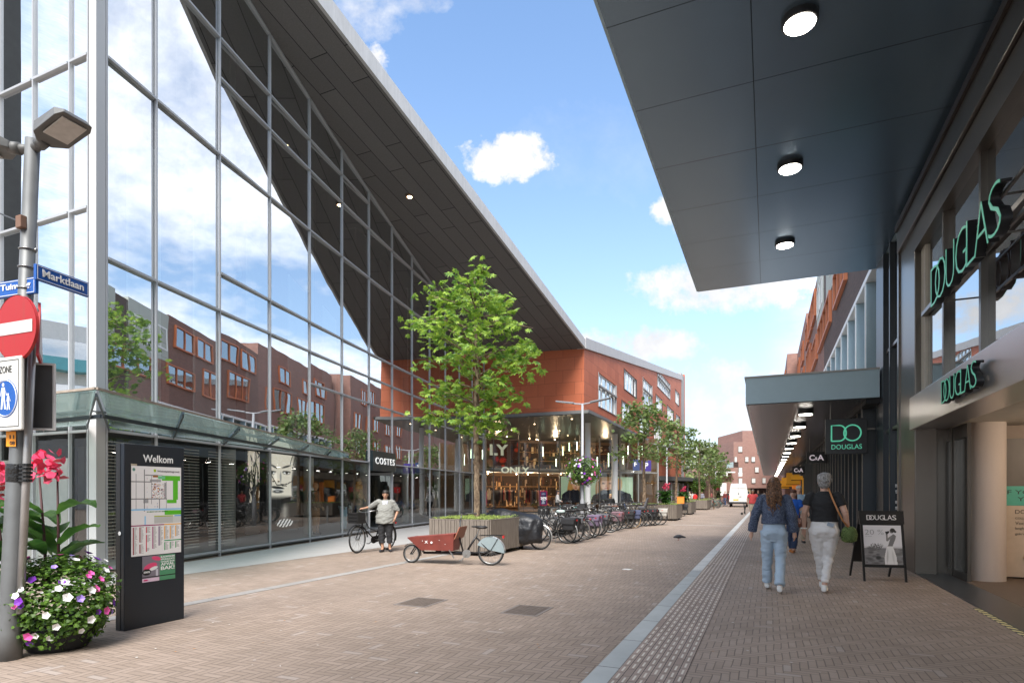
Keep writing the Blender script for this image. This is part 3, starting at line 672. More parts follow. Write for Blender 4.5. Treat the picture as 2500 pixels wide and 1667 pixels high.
g = MB(); g.hull([GP(0, 2.86, -.9), GP(GE, 2.86, -.9), GP(GE, 2.86, -5.4), GP(0, 2.86, -5.4)], [GP(0, 3.1, -.9), GP(GE, 3.1, -.9), GP(GE, 3.1, -5.4), GP(0, 3.1, -5.4)]); g.build('gallery', mat('gallery_edge', (.4, .38, .35), .6), sh, world=True)
mural = Art(48, 40, (.22, .12, .08)); rq = random.Random(5)
for _ in range(22):
    x, y = rq.random(), rq.random(); mural.el(x, y, rq.uniform(.04, .11), rq.uniform(.05, .12), rq.choice([(.55, .12, .08), (.12, .09, .07), (.42, .30, .22), (.6, .2, .1)]), .6)
o = canvas('mural', mural.a, frame(GP(.3, 3.15, -1.1), GD), 3.4, 2.1, sh, emit=.25)
rk = random.Random(9)
for k in range(14):      # spotlights of the shop, warm
    s = rk.uniform(.5, 8.8); up = k % 2; z = 2.8 if up else 5.15
    g = MB(); g.ell(GP(s, z-.03, -rk.uniform(1, 3.5)), .05, 8, 6); g.build('spotlight', warmglow, sh, world=True)
tubl = mat('pale_green_tube_light', (.75, 1.0, .72), .5, var=0, emit=2.6)
for (s, z, L) in ((5.0, 3.9, .75), (6.0, 3.25, .6), (6.5, 4.0, .7), (7.0, 4.3, .65), (7.6, 4.35, .7), (9.2, 3.2, .9), (9.4, 4.2, .8), (10.1, 3.3, 1.1), (10.5, 4.0, .8), (11.3, 3.5, .9), (11.7, 4.1, .8), (12.6, 3.6, 1.0), (12.9, 4.2, .7)):
    g = MB(); P = GP(s, z, -1.0); g.tube([P, P+Vector((0, 0, L))], .03, 8); g.build('tube_light', tubl, sh, world=True)
for k, (s, z) in enumerate(((1.5, 2.6), (4.6, 2.6), (7.4, 2.6), (2.2, 4.9), (6.5, 4.9), (10.5, 4.6))):      # the shop's own warm lamps
    l = bpy.data.objects.new('shop_lamp', bpy.data.lights.new('shop_lamp', 'POINT')); COL.objects.link(l); l.data.energy = 60; l.data.color = (1, .74, .48); l.data.shadow_soft_size = .15; l.location = GP(s, z, -2.4)
rg_ = random.Random(21)
for (z, hh) in ((.3, 2.3), (3.15, 2.0)):      # stocked wall shelving, printed as one dense display
    a = Art(150, 34, (.20, .13, .09))
    for _ in range(420):
        x, y = rg_.random(), rg_.random(); a.rect(x, y, x+rg_.uniform(.003, .012), y+rg_.uniform(.04, .26), rg_.choice([(.08, .07, .07), (.5, .36, .24), (.75, .6, .42), (.25, .12, .1), (.12, .14, .2), (.62, .55, .48), (.35, .2, .13), (.85, .75, .6), (.06, .05, .05)]))
    for q in (.32, .65, .97): a.rect(0, q, 1, q+.025, (.55, .42, .28))
    canvas('stocked_shelves', a.a, frame(GP(.2, z, -5.3), GD), 15.0, hh*1.15, sh, rough=.7)
# clothes rails
clr = [(.05, .05, .06), (.45, .35, .28), (.6, .58, .55), (.12, .10, .12), (.35, .08, .08), (.2, .22, .28)]
for k in range(6):
    s = 1.3+k*1.25; o = -1.6-(k % 2)*1.4
    g = MB(); g.bar(GP(s, 1.75, o), GP(s+1.0, 1.75, o), .025, .025)
    for e in (s, s+1.0): g.bar(GP(e, 0, o), GP(e, 1.75, o), .025, .025)
    rack = g.build('clothes_rail', black); tag(rack, 'black rail of hanging clothes inside the lettered shop, number %s from its door' % ['one', 'two', 'three', 'four', 'five', 'six'][k], 'clothes rail', 'clothes rails inside the shop')
    for q in range(9):
        P = GP(s+.08+q*.11, 1.7, o); c = rk.randrange(6); h = rk.uniform(.7, 1.1)
        g = MB(); g.loft([(0, 0, -h, .03, .2), (0, 0, -h*.5, .035, .17), (0, 0, -.12, .03, .2), (0, 0, 0, .02, .05)], 8)
        g.xf(Matrix.Translation(P) @ Matrix.Rotation(math.atan2(GD.y, GD.x), 4, 'Z')); g.build('garment', mat('garment_cloth_%s' % 'abcdef'[c], clr[c], .9, emit=0), rack, world=True)
# posters in the shop window
def poster_sale(s, name_l, w=.62, h=1.1, z=.55):
    a = Art(31, 55, (.62, .03, .30)); a.rect(.1, .06, .9, .94, (.16, .18, .33)); a.el(.5, .2, .35, .08, (.45, .5, .6), .7); a.poly([(.2, .9), (.45, .62), (.55, .62), (.7, .9)], (.6, .63, .7))
    o = canvas('sale_poster', a.a, frame(GP(s, z, -.12), GD), w, h, rough=.5, emit=.35); tag(o, name_l, 'poster', 'sale posters in the shop window')
    text('lettering', '20%', mat('poster_white', (.9, .9, .9), .5, var=0, emit=.5), frame(GP(s+w*.08, z+h*.42, -.11), GD), h*.17, w*.84, .003, .02, parent=o)
    text('lettering', 'OFF YOUR', mat('poster_white', None), frame(GP(s+w*.2, z+h*.34, -.11), GD), h*.045, w*.6, .003, .02, parent=o)
poster_sale(4.45, 'magenta framed 20% poster in shop window right of the door'); poster_sale(.25, 'dark 20% poster in shop window left of the door', .55, .95, .62)
# large portrait posters of a long-haired woman in a dark coat
def portrait(s, z, w, h, label, flip=0):
    a = Art(52, 60, (.66, .76, .66)); X = (lambda x: 1-x) if flip else (lambda x: x)
    a.el(X(.40), .32, .25, .36, (.62, .47, .25), .3); a.el(X(.62), .45, .12, .45, (.70, .52, .28), .3, .15); a.el(X(.2), .5, .09, .5, (.60, .43, .22), .3)
    a.poly([(X(.0), 1), (X(.06), .72), (X(.3), .55), (X(.7), .52), (X(.95), .68), (X(1.0), 1)], (.10, .11, .15)); a.el(X(.42), .58, .2, .1, (.09, .09, .12), .3)
    a.el(X(.38), .30, .17, .24, (.80, .62, .50), .25); a.el(X(.30), .34, .07, .15, (.86, .70, .58), .6); a.el(X(.36), .08, .2, .09, (.58, .42, .22), .4)
    for q in (.30, .46): a.el(X(q), .27, .045, .018, (.22, .15, .12), .4); a.el(X(q), .235, .05, .012, (.4, .28, .16), .5)
    a.el(X(.37), .36, .025, .05, (.68, .48, .38), .8); a.el(X(.38), .44, .06, .02, (.62, .26, .24), .4)
    a.poly([(X(.62), .85), (X(.8), .75), (X(.85), .8), (X(.7), .95)], (.16, .17, .22)); a.line(X(.4), .6, X(.42), 1, .008, (.2, .2, .25))
    o = canvas('portrait_poster', a.a, frame(GP(s, z, -.35), GD), w, h, rough=.5, emit=.18); tag(o, label, 'poster'); return o
portrait(8.35, .75, 3.9, 2.05, 'large poster of a blonde woman in dark coat behind white column'); 
portrait(6.1, .75, 2.1, 2.05, 'poster of dark coat figure on pale green, left of the lamp post', 1)
cream = mat('cream_letter', (.80, .84, .66), .5, var=0, emit=.15)
lt = thing('shop_lettering', 'big pale ONLY lettering over the shop door', 'lettering', GP(0, 2.7, .1))
text('letters', 'ONLY', cream, frame(GP(1.62, 2.74, .16), GD), .47, 2.25, .03, .02, parent=lt)
lt = thing('shop_lettering', 'large pale letters LY high behind the glass above the door', 'lettering', GP(0, 4, -.2))
text('letters', 'LY', cream, frame(GP(.95, 3.85, -.2), GD), .82, 1.45, .03, .03, parent=lt)
# ================================================================ right side of the street
WX = 2.5
ub = thing('entrance_canopy', 'large blue-grey flat canopy overhead with round lamps by the perfume shop', 'canopy', (WX, 8, 7.1))
def seamed(name, base, pw, pl, x0, y0):
    m = newmat(name); t = NT(m); p = t.new('ShaderNodeSeparateXYZ'); t.link(t.world(), p.inputs[0])
    cb = t.new('ShaderNodeCombineXYZ'); t.link(t.m('ADD', p.outputs[0], -x0), cb.inputs[0]); t.link(t.m('ADD', p.outputs[1], -y0), cb.inputs[1])
    b = t.new('ShaderNodeTexBrick'); b.offset = 0; t.link(cb.outputs[0], b.inputs['Vector'])
    for k, v in (('Color1', base), ('Color2', tuple(c*1.05 for c in base)), ('Mortar', tuple(c*.12 for c in base))): b.inputs[k].default_value = (*v, 1)
    b.inputs['Scale'].default_value = 1; b.inputs['Mortar Size'].default_value = .007; b.inputs['Brick Width'].default_value = pw; b.inputs['Row Height'].default_value = pl
    t.link(_mulcol(t, b.outputs[0], t.m('MULTIPLY_ADD', t.noise(t.world(), 2, 5), .12, .94)), t.bsdf.inputs['Base Color'])
    t.bsdf.inputs['Roughness'].default_value = .27; t.bsdf.inputs['Metallic'].default_value = .75; t.bump(t.noise(t.world(), 320, 2), .03, .002); return m
sm1 = seamed('canopy_soffit_panel', (.18, .26, .34), 4, 1.70, -.18, 17.2-1.7*14)
sm2 = seamed('low_canopy_soffit_panel', (.23, .24, .27), 4, .425, -.18, 16.5)
g = MB(); g.bx(-1.79, WX+.02, -7, 17.2, 7.1, 7.12); g.build('soffit', sm1, ub, world=True)
g = MB(); g.bx(-1.83, WX+.4, -7, 17.23, 7.122, 7.6); g.build('canopy_body', fascia_m, ub, world=True)
def round_lamp(par, x, y, z, r=.205, h=.10, em=lampglow, lab=None):
    g = MB(); g.tube([(x, y, z-.001), (x, y, z-h)], r, 28, cap=True); g.tube([(x, y, z-h), (x, y, z-h-.012)], [r*.9, r*.88], 28)
    o = thing('ceiling_lamp', lab, 'lamp', (x, y, z)) ; o['group'] = par
    b = MB(); b.tube([(0, 0, -.001), (0, 0, -.02), (0, 0, -h+.01), (0, 0, -h)], [r, r, r*.98, r*.92], 32); b.build('housing', black, o, smooth=False)
    b = MB(); b.tube([(0, 0, -h-.001), (0, 0, -h-.012)], [r*.84, r*.8], 28); b.build('diffuser', em, o); return o
ords = ['nearest', 'middle', 'farthest']
for k, y in enumerate((7.75, 11.15, 14.55)): round_lamp('round lamps under the high canopy', .345, y, 7.1, h=.08, lab='round black lamp with white lit face, %s of three under the high canopy' % ords[k])
round_lamp('round lamps under the high canopy', .345, 4.35, 7.1, lab='round black lamp under the high canopy above the camera')
# ---- perfume shop
ps = thing('perfume_shop', 'steel framed perfume shop with tall windows and open recessed entrance', 'shop', (WX, 10, 0))
winpane = glass('shop_window_reflective', .5, (.25, .25, .24), (.92, .94, .95), wave=.001, wsc=.8)
Y0, Y1 = -6, 14.4
g = MB(); g.bx(WX, WX+.35, 13.05, 14.4, 0, 6.9); g.build('pier', steel, ps, world=True, bevel=.01)
g = MB(); g.bx(WX-.03, WX+.3, 14.36, 14.5, 0, 6.98); g.build('edge_profile', steel, ps, world=True)
g = MB(); g.bx(WX-.06, WX+.3, Y0, 14.36, 6.42, 6.85); g.build('frame_head', steel, ps, world=True, bevel=.01)
g = MB(); g.bx(WX-.01, WX+.3, Y0, 13.05, 5.98, 6.40); g.build('frame_head', steel, ps, world=True)
g = MB(); g.bx(WX-.10, WX+.3, Y0, 14.36, 6.86, 6.98); g.build('frame_head', mat('dark_bronze_trim', (.06, .05, .045), .4, .6), ps, world=True)
g = MB(); g.bx(WX-.055, WX+.5, Y0, 13.2, 2.68, 3.28); g.build('sign_band', steel_b, ps, world=True, bevel=.008)
g = MB(); g.bx(WX+.1, WX+.3, 12.75, 13.05, 3.28, 5.98); g.build('jamb', mat('cream_jamb', (.42, .39, .33), .4), ps, world=True)
for y in (11.4, 9.6, 7.75, 5.9, 4.0, 2.1):
    g = MB(); g.bx(WX+.06, WX+.2, y-.04, y+.04, 3.28, 5.98); g.build('mullion', steel, ps, world=True)
yy = [12.75, 11.4, 9.6, 7.75, 5.9, 4.0, 2.1, 0]
for a, b in zip(yy[:-1], yy[1:]):
    g = MB(); g.quad((WX+.14, a-.04, 3.28), (WX+.14, b+.04, 3.28), (WX+.14, b+.04, 5.98), (WX+.14, a-.04, 5.98)); g.build('glass_pane', winpane, ps, world=True)
g = MB(); g.bx(WX+.04, WX+.12, 0, 12.75, 4.68, 4.75); g.build('transom', steel, ps, world=True)
# entrance recess
g = MB(); g.bx(WX+.02, WX+.62, 13.25, 13.9, 0, 2.675); g.build('pier', steel, ps, world=True)
g = MB(); g.bx(WX+.5, 8, Y0, 13.9, 2.7, 2.9); g.build('ceiling', mat('entrance_ceiling', (.5, .46, .4), .7), ps, world=True)
for (y, yb) in ((13.85, 13.02), (12.98, 12.15)):
    x = WX+.58 if y > 13 else WX+.60
    g = MB(); g.quad((x, y-.04, .1), (x, yb+.04, .1), (x, yb+.04, 2.5), (x, y-.04, 2.5)); d = g.build('sliding_door', glass('door_glass', .12, (.18, .2, .19)), ps, world=True)
    g = MB(); g.bx(x-.03, x+.03, yb, y, 0, .13); g.bx(x-.03, x+.03, yb, y, 2.45, 2.68); g.bx(x-.025, x+.025, y-.05, y, .13, 2.45); g.bx(x-.025, x+.025, yb, yb+.05, .13, 2.45); g.build('door_frame', steel, d, world=True)
pinkst = mat('speckled_plaster', (.43, .37, .335), .85, var=.14, sc=120)
g = MB(); g.tube([(3.42, 12.62, 0), (3.42, 12.62, 2.7)], .305, 48, cap=False); g.build('round_column', pinkst, ps, smooth=True, world=True)
g = MB(); g.bx(2.52, 3.05, Y0, 13.25, .0, .012); g.build('threshold', mat('black_granite', (.045, .047, .05), .3, var=.4, sc=90), ps, world=True)
g = MB(); g.bx(3.05, 8, Y0, 13.9, .0, .008); g.build('entrance_mat', mat('brown_mat', (.12, .085, .06), .9, bump=.3), ps, world=True)
g = MB(); g.bx(3.9, 8, 13.2, 13.3, 0, 2.7); g.build('inner_wall', mat('shop_inner_wall', (.30, .24, .20), .8), ps, world=True)
g = MB(); g.bx(8, 8.1, Y0, 13.9, 0, 2.7); g.build('inner_wall', mat('shop_inner_wall', None), ps, world=True)
g = MB(); g.bx(WX+3, WX+3.1, Y0, 14.3, 2.95, 7); g.build('upper_back_wall', darkin, ps, world=True)
l = bpy.data.objects.new('entrance_lamp', bpy.data.lights.new('entrance_lamp', 'POINT')); COL.objects.link(l); l.data.energy = 45; l.data.color = (1, .80, .60); l.data.shadow_soft_size = .15; l.location = (5.2, 10.8, 2.45)
# tape
g = MB(); tp = newmat('hazard_tape'); t = NT(tp); sp = t.new('ShaderNodeSeparateXYZ'); t.link(t.world(), sp.inputs[0])
st = t.m('GREATER_THAN', t.m('FRACT', t.m('DIVIDE', t.m('ADD', sp.outputs[1], t.m('MULTIPLY', sp.outputs[0], .8)), .16)), .45)
t.link(t.mix(st, (.04, .035, .02), (.75, .66, .33)), t.bsdf.inputs['Base Color'])
g.bx(2.45, 2.52, 3.0, 9.45, 0, .006); tag(g.build('hazard_tape', tp), 'yellow and black striped tape along the shop threshold', 'tape')
# letters DOUGLAS with mint faces
lt = thing('shop_sign', 'large mint DOUGLAS letters on rails across the tall window', 'sign', (WX-.2, 9, 4.5))
M = frame((WX-.16, 10.62, 4.27), (0, -1, 0)); H_ = .56
def douglas(par, M, h, w, ext, bold, mface, mside, nm='letter', dx=-1):
    """D and O overlap: built letter by letter"""
    ob = []; xs = [0, .085, .275, .43, .585, .69, .855]; ws = [.17, .185, .135, .16, .10, .165, .13]
    for c, x, q in zip('DOUGLAS', xs, ws):
        MM = M @ Matrix.Translation((x*w, 0, 0)); o = text(nm, c, mside, MM, h, q*w, ext, bold, parent=par)
        text('letter_face', c, mface, MM @ Matrix.Translation((0, 0, 2*ext+.001)), h, q*w, .002, bold, parent=o); ob.append(o)
    return ob
douglas(lt, M, H_, 2.95, .05, -.026, mint, black)
g = MB(); g.bx(WX-.17, WX-.14, 7.4, 10.75, 4.30, 4.34); g.build('rail', steel, lt, world=True); g = MB(); g.bx(WX-.17, WX-.14, 7.4, 10.75, 4.72, 4.75); g.build('rail', steel, lt, world=True)
for y in (8.0, 10.5):
    for z in (4.32, 4.735): g = MB(); g.bx(WX-.14, WX+.14, y, y+.02, z-.01, z+.01); g.build('bracket', steel, lt, world=True)
lt = thing('shop_sign', 'small mint DOUGLAS letters standing off the steel band above entrance', 'sign', (WX-.1, 9.5, 2.9))
douglas(lt, frame((WX-.09, 10.45, 2.80), (0, -1, 0)), .33, 1.62, .04, -.024, mint, black)
# glazed slot beside the pier
sl = thing('shop_window', 'narrow tall dark shop window with white stickers between pier and fins', 'window', (WX, 16, 0))
dgl = glass('dark_window_glass', .22, (.22, .27, .26), wave=.001)
g = MB(); g.quad((WX+.1, 14.5, .1), (WX+.1, 17.3, .1), (WX+.1, 17.3, 7.1), (WX+.1, 14.5, 7.1)); g.build('glass_pane', dgl, sl, world=True)
for y in (15.55, 17.25): g = MB(); g.bx(WX+.0, WX+.16, y-.05, y+.05, 0, 7.1); g.build('mullion', darkfin, sl, world=True)
g = MB(); g.bx(WX-.02, WX+.2, 16.2, 17.1, 0, 7.1); g.build('pier', darkfin, sl, world=True)
for z in (2.9, 4.75): g = MB(); g.bx(WX+.04, WX+.12, 14.5, 16.2, z, z+.07); g.build('transom', steel, sl, world=True)
g = MB(); g.bx(WX+1.5, WX+1.6, 14.5, 40, 0, 7.1); g.build('inner_wall', darkin, sl, world=True)
wv_ = mat('white_sticker', (.7, .7, .7), .6)
for i, s in enumerate(['IF YOU KNOW', 'YOU KNOW', 'MY BEST', 'POWDER IN', 'COMING', 'TUESDAY']):
    text('sticker', s, wv_, frame((WX+.09, 15.4, 1.62-i*.13-(.1 if i > 1 else 0)), (0, -1, 0)), .075, .75, .001, .02, parent=sl)
# ---- upper brick building
bb = thing('brick_building', 'long red brick building with orange wooden windows above the shops', 'building', (WX, 30, 7.3))
bkr = brickmat('brown_red_brick', (.25, .105, .075), (.34, .155, .11), (.20, .16, .14), bw=.21, bh=.07, ms=.012, var=.18, bump=.4)
bkd = brickmat('dark_brown_brick', (.09, .055, .045), (.125, .075, .06), (.07, .055, .05), bw=.21, bh=.07, ms=.012, var=.2, bump=.3)
clad = brickmat('grey_green_cladding', (.40, .42, .37), (.43, .45, .40), (.16, .17, .15), bw=6, bh=.95, ms=.012, rough=.7, bump=0, var=.06)
orange = mat('orange_wood', (.48, .15, .06), .5, var=.12, sc=5); ow = glass('apartment_glass', .35, (.2, .2, .2), wave=.002, wsc=1.5)
cur = mat('pale_curtain', (.55, .52, .47), .9)
# sections: (y0,y1,top,material lower, cladding from z or None)
secs = [(-14, 31, 13.3, bkd, 10.2), (31, 32.4, 13.1, bkd, None), (32.4, 36.5, 13.3, bkr, 10.2), (36.5, 47, 13.4, brickmat('mid_brown_brick', (.19, .085, .062), (.26, .12, .09), (.16, .13, .11), bw=.21, bh=.07, ms=.012, var=.18, bump=.4), None), (47, 61, 14.3, bkr, None)]
for (y0, y1, zt, m_, cz) in secs:
    g = MB(); g.bx(WX, WX+6, y0, y1, 7.4, cz or zt); g.build('wall', m_, bb, world=True)
    if cz: g = MB(); g.bx(WX-.03, WX+6, y0, y1-.01, cz, zt); g.build('cladding', clad, bb, world=True)
g = MB(); g.bx(WX-.04, WX+.3, 17.3, 61, 7.27, 7.42); g.build('ledge', whitep, bb, world=True)
def ap_win(y0, y1, z0, z1, par=bb, x=WX, fm=None, n=3, proud=.1):
    fm = fm or orange
    g = MB(); g.quad((x-.02-proud*.2, y0, z0), (x-.02-proud*.2, y1, z0), (x-.02-proud*.2, y1, z1), (x-.02-proud*.2, y0, z1)); w = g.build('window', ow, par, world=True)
    g = MB(); a = x-.03-proud
    for (p, q, r, s) in ((y0-.06, y0+.04, z0-.05, z1+.05), (y1-.04, y1+.06, z0-.05, z1+.05)): g.bx(a, x, p, q, r, s)
    g.bx(a, x, y0+.04, y1-.04, z0-.05, z0+.05); g.bx(a, x, y0+.04, y1-.04, z1-.05, z1+.05)
    for k in range(1, n): yk = y0+(y1-y0)*k/n; g.bx(a+.02, x-.02, yk-.035, yk+.035, z0+.05, z1-.05)
    g.build('frame', fm, w, world=True)
    return w
rw = random.Random(12)
for (y0, n) in ((23.2, 3), (28.6, 4), (36.2, 3), (41.3, 3), (48.6, 3), (54, 3)):
    L = {3: 3.6, 4: 6.3}[n]; ap_win(y0, y0+L, 8.85, 10.8 if y0 > 37 else 10.1, n=n, fm=orange)
for y0 in (37.2, 40.2, 43.6, 49.5, 55.5): ap_win(y0, y0+2.6, 11.5, 12.9, n=2)
for y0 in (-9, -3, 3, 9, 15): ap_win(y0, y0+2.8, 7.75, 9.1, n=3, fm=mat('brown_wood', (.22, .10, .06), .6))
for y0 in (-7, 0, 6, 12, 18, 24, 27.5, 33, 34.6): ap_win(y0, y0+1.7, 11.0, 12.4, n=2, fm=whitep, proud=.03)
g = MB(); g.bx(1.65, WX+6, 61.5, 78, 4.6, 14.6); g.build('wall', bkr, bb, world=True)
for (y0, z0) in ((63, 6), (67, 6), (72, 6), (63, 9), (67, 9), (72, 9), (65, 12), (70, 12)): ap_win(y0, y0+2, z0, z0+1.7, x=1.65, n=2)
g = MB(); g.bx(1.9, WX+6, 78.1, 112, 0, 13.6); g.build('wall', bkr, bb, world=True)
# window band between low canopy and brick
ft = thing('upper_window_band', 'band of tall grey framed windows above the low canopy', 'window band', (WX, 30, 4.5))
for k in range(22):
    y = 18.9+k*1.97
    g = MB(); g.bx(WX-.02, WX+.55, y-.13, y+.05, 4.5, 7.26); g.build('post', fascia_m, ft, world=True)
    if k % 1 == 0: g = MB(); g.bx(WX-.04, WX-.021, y-.06, y+.05, 4.5, 7.26); g.build('post_edge', whitep, ft, world=True)
    g = MB(); g.quad((WX+.4, y+.05, 4.5), (WX+.4, y+1.84, 4.5), (WX+.4, y+1.84, 7.26), (WX+.4, y+.05, 7.26)); g.build('glass_pane', glass('band_glass', .3, (.35, .42, .38)), ft, world=True)
g = MB(); g.bx(WX+1.8, WX+1.9, 17.3, 62, 4.4, 7.3); g.build('back_wall', darkin, ft, world=True)
# ---- low canopy
lc = thing('low_canopy', 'long low canopy over the walkway with pale blue end fascia', 'canopy', (WX, 16.5, 3.77))
g = MB(); g.bx(-.49, WX-.02, 16.5, 84, 3.77, 3.79); g.build('soffit', sm2, lc, world=True)
g = MB(); g.bx(-.53, WX-.05, 16.46, 84, 3.792, 4.46); g.build('fascia', fascia_m, lc, world=True)
g = MB(); g.bx(-.56, WX-.05, 16.43, 84, 4.461, 4.5); g.build('capping', concrete, lc, world=True)
g = MB(); g.bx(WX-.32, WX-.02, 16.55, 84, 3.66, 3.77); g.build('light_trough', blackm, lc, world=True)
for k in range(20):
    round_lamp('round lamps under the low canopy', .95, 18.1+3.4*k, 3.77, .2, .12, lab='round black lamp under the low canopy, %s from its near end' % (['first', 'second', 'third', 'fourth', 'fifth', 'sixth', 'seventh', 'eighth', 'ninth', 'tenth', 'eleventh', 'twelfth', 'thirteenth', 'fourteenth', 'fifteenth', 'sixteenth', 'seventeenth', 'eighteenth', 'nineteenth', 'twentieth'][k]))
# ---- shops with fins under the low canopy
fs = thing('fin_shop_front', 'dark shop fronts with close vertical fins under the low canopy', 'shop', (WX, 17.3, 0))
g = MB(); g.quad((WX+.12, 17.35, .15), (WX+.12, 60, .15), (WX+.12, 60, 3.7), (WX+.12, 17.35, 3.7)); g.build('glass_pane', glass('fin_glass', .25, (.3, .34, .33), wave=.001), fs, world=True)
g = MB(); g.bx(WX+.0, WX+.3, 17.35, 60, 0, .15); g.build('plinth', concrete, fs, world=True)
for k in range(34):
    y = 17.6+k*.95
    g = MB(); g.bx(WX-.26, WX+.1, y-.045, y+.045, .0, 3.66); g.build('fin', darkfin, fs, world=True)
    if k < 20: g = MB(); g.bx(WX-.275, WX-.262, y-.03, y+.03, 0, 3.66); g.build('fin_edge', steel, fs, world=True)
for y in (18.2, 19.3): g = MB(); g.quad((WX+.1, y, 1.15), (WX+.1, y+.5, 1.15), (WX+.1, y+.5, 1.75), (WX+.1, y, 1.75)); g.build('poster', mint, fs, world=True)
rs = thing('far_shop_row', 'row of far shop fronts with lit white fascia under the low canopy', 'shop', (WX, 60, 0))
g = MB(); g.bx(WX-.1, WX+3, 50.2, 104, 0, 3.7); g.build('wall', mat('shop_row_dark', (.05, .05, .05), .5), rs, world=True)
for k in range(7):
    y = 51.5+k*5; g = MB(); g.bx(WX-.14, WX-.1, y, y+4.2, .2, 2.7); g.build('shop_window', winpane, rs, world=True)
g = MB(); g.bx(WX-.2, WX-.1, 50.2, 84, 3.0, 3.7); g.build('fascia', mat('cream_fascia', (.5, .47, .42), .6), rs, world=True)
orp = mat('orange_panel', (.75, .22, .03), .5, var=.05, emit=.1); yel = mat('amber_sign', (.70, .33, .02), .5, var=.1, emit=.05); redp = mat('red_sign', (.7, .03, .03), .5, emit=.2)
# ---- hanging signs
def blade(label, y, x0, x1, z0, z1, m_=black, th=.12, nm='hanging_sign', grp=None):
    o = thing(nm, label, 'sign', ((x0+x1)/2, y, z0), group=grp)
    g = MB(); g.bx(x0, x1, y, y+th, z0, z1); g.build('panel', m_, o, world=True, bevel=.006)
    g = MB(); g.bx(x1, WX-.02, y+.04, y+.07, (z0+z1)/2+.15, (z0+z1)/2+.19); g.build('bracket', steel, o, world=True)
    for x in (x0+.12, x1-.12): g = MB(); g.bx(x-.01, x+.01, y+.05, y+.07, z1, 3.77 if y > 16.5 else z1+.01); g.build('hanger', steel, o, world=True)
    return o
s1 = blade('black square hanging sign with green DO monogram and DOUGLAS below', 17.25, 1.36, 2.30, 2.50, 3.40)
mi2 = mat('mint_lit', (.10, .50, .32), .4, var=0, emit=.2)
g = MB()
def stroke(pts, r=.018, y=17.235): g = MB(); g.tube([(p[0], y, p[1]) for p in pts], r, 6); return g
D_ = [(1.50, 2.83), (1.50, 3.23), (1.68, 3.23)]+[(1.68+.15*math.sin(a), 3.03+.2*math.cos(a)) for a in [R(q) for q in range(15, 166, 15)]]+[(1.68, 2.83), (1.50, 2.83)]
stroke(D_).build('monogram', mi2, s1, world=True)
O_ = [(1.97+.19*math.cos(R(q)), 3.03+.20*math.sin(R(q))) for q in range(0, 375, 15)]
stroke(O_).build('monogram', mi2, s1, world=True)
text('lettering', 'DOUGLAS', mi2, frame((1.50, 17.245, 2.62), (1, 0, 0)), .12, .68, .003, 0, parent=s1)
ca = mat('pale_lilac_letter', (.72, .64, .70), .5, var=0, emit=.15)
for (y, x0, x1, z0, z1, lab) in ((27.5, 1.47, 2.22, 2.73, 3.2, 'black hanging C&A sign, the nearer of the two'), (44, 1.5, 2.26, 2.75, 3.3, 'black hanging C&A sign farther along above the amber signs')):
    o = blade(lab, y, x0, x1, z0, z1); w = x1-x0; h = z1-z0
    text('letter', 'C', ca, frame((x0+w*.14, y-.012, z0+h*.25), (1, 0, 0)), h*.5, w*.27, .006, .02, parent=o)
    text('letter', '&', ca, frame((x0+w*.42, y-.012, z0+h*.3), (1, 0, 0)), h*.26, w*.13, .006, .01, parent=o)
    text('letter', 'A', ca, frame((x0+w*.54, y-.012, z0+h*.25), (1, 0, 0)), h*.5, w*.32, .006, .02, parent=o)
for k, (y, x0, x1, z0, z1) in enumerate(((47, 1.55, 2.3, 2.45, 2.72), (52, 1.35, 2.3, 2.2, 3.1), (57, 1.1, 2.1, 2.05, 2.85), (64, .9, 1.9, 1.95, 2.75))):
    o = blade('amber hanging shop sign, %s of the amber row' % ['nearest', 'second', 'third', 'farthest'][k], y, x0, x1, z0, z1, yel, grp='amber hanging signs'); g = MB(); g.bx(x0-.02, x1+.02, y+.02, y+.1, z0-.05, z0-.004); g.build('trim', blackm, o, world=True)
o = blade('small red square sign with a white numeral beyond the amber signs', 70, .35, 1.05, 1.5, 2.2, redp); text('numeral', '2', whitep, frame((.52, 69.98, 1.62), (1, 0, 0)), .42, .3, .004, .02, parent=o)
o = thing('door_surround', 'orange shop door surround under the far canopy', 'door frame', (WX, 56, 0)); g = MB(); g.bx(1.9, 2.35, 56, 56.5, 0, 2.6); g.build('pillar', orp, o, world=True)
o = thing('door_surround', 'amber edged shop door frame nearer than the orange one', 'door frame', (WX, 46, 0)); g = MB(); g.bx(2.2, 2.35, 46, 46.2, 0, 2.55); g.build('pillar', yel, o, world=True); g = MB(); g.bx(2.2, 2.35, 46.2, 48, 2.45, 2.55); g.build('lintel', yel, o, world=True)

# ================================================================ far end of the street
fe = thing('end_building', 'stepped brick apartment block closing the far end of the street', 'building', cp(40, 100))
bke = brickmat('end_brick', (.27, .13, .10), (.33, .17, .13), (.24, .19, .17), bw=.4, bh=.14, ms=.02, var=.12, bump=0)
def fx_(u, D=100): return (u-1250)/F*D
def fz_(v, D=100): return EYE+(HZ-v)/F*D
FXd = Vector((CT, ST, 0)); FYd = Vector((-ST, CT, 0))
def camprism(g, X0, X1, D0, D1, z0, z1):
    g.prism([tuple(cp(X0, D0).xy), tuple(cp(X1, D0).xy), tuple(cp(X1, D1).xy), tuple(cp(X0, D1).xy)], z0, z1); return g
g = camprism(MB(), fx_(1791), fx_(1812.6), 100, 112, fz_(1191), fz_(1078.5)); g.build('wall', bke, fe, world=True)
g = camprism(MB(), fx_(1812.7), fx_(1905), 100, 112, fz_(1191), fz_(1051)); g.build('wall', bke, fe, world=True)
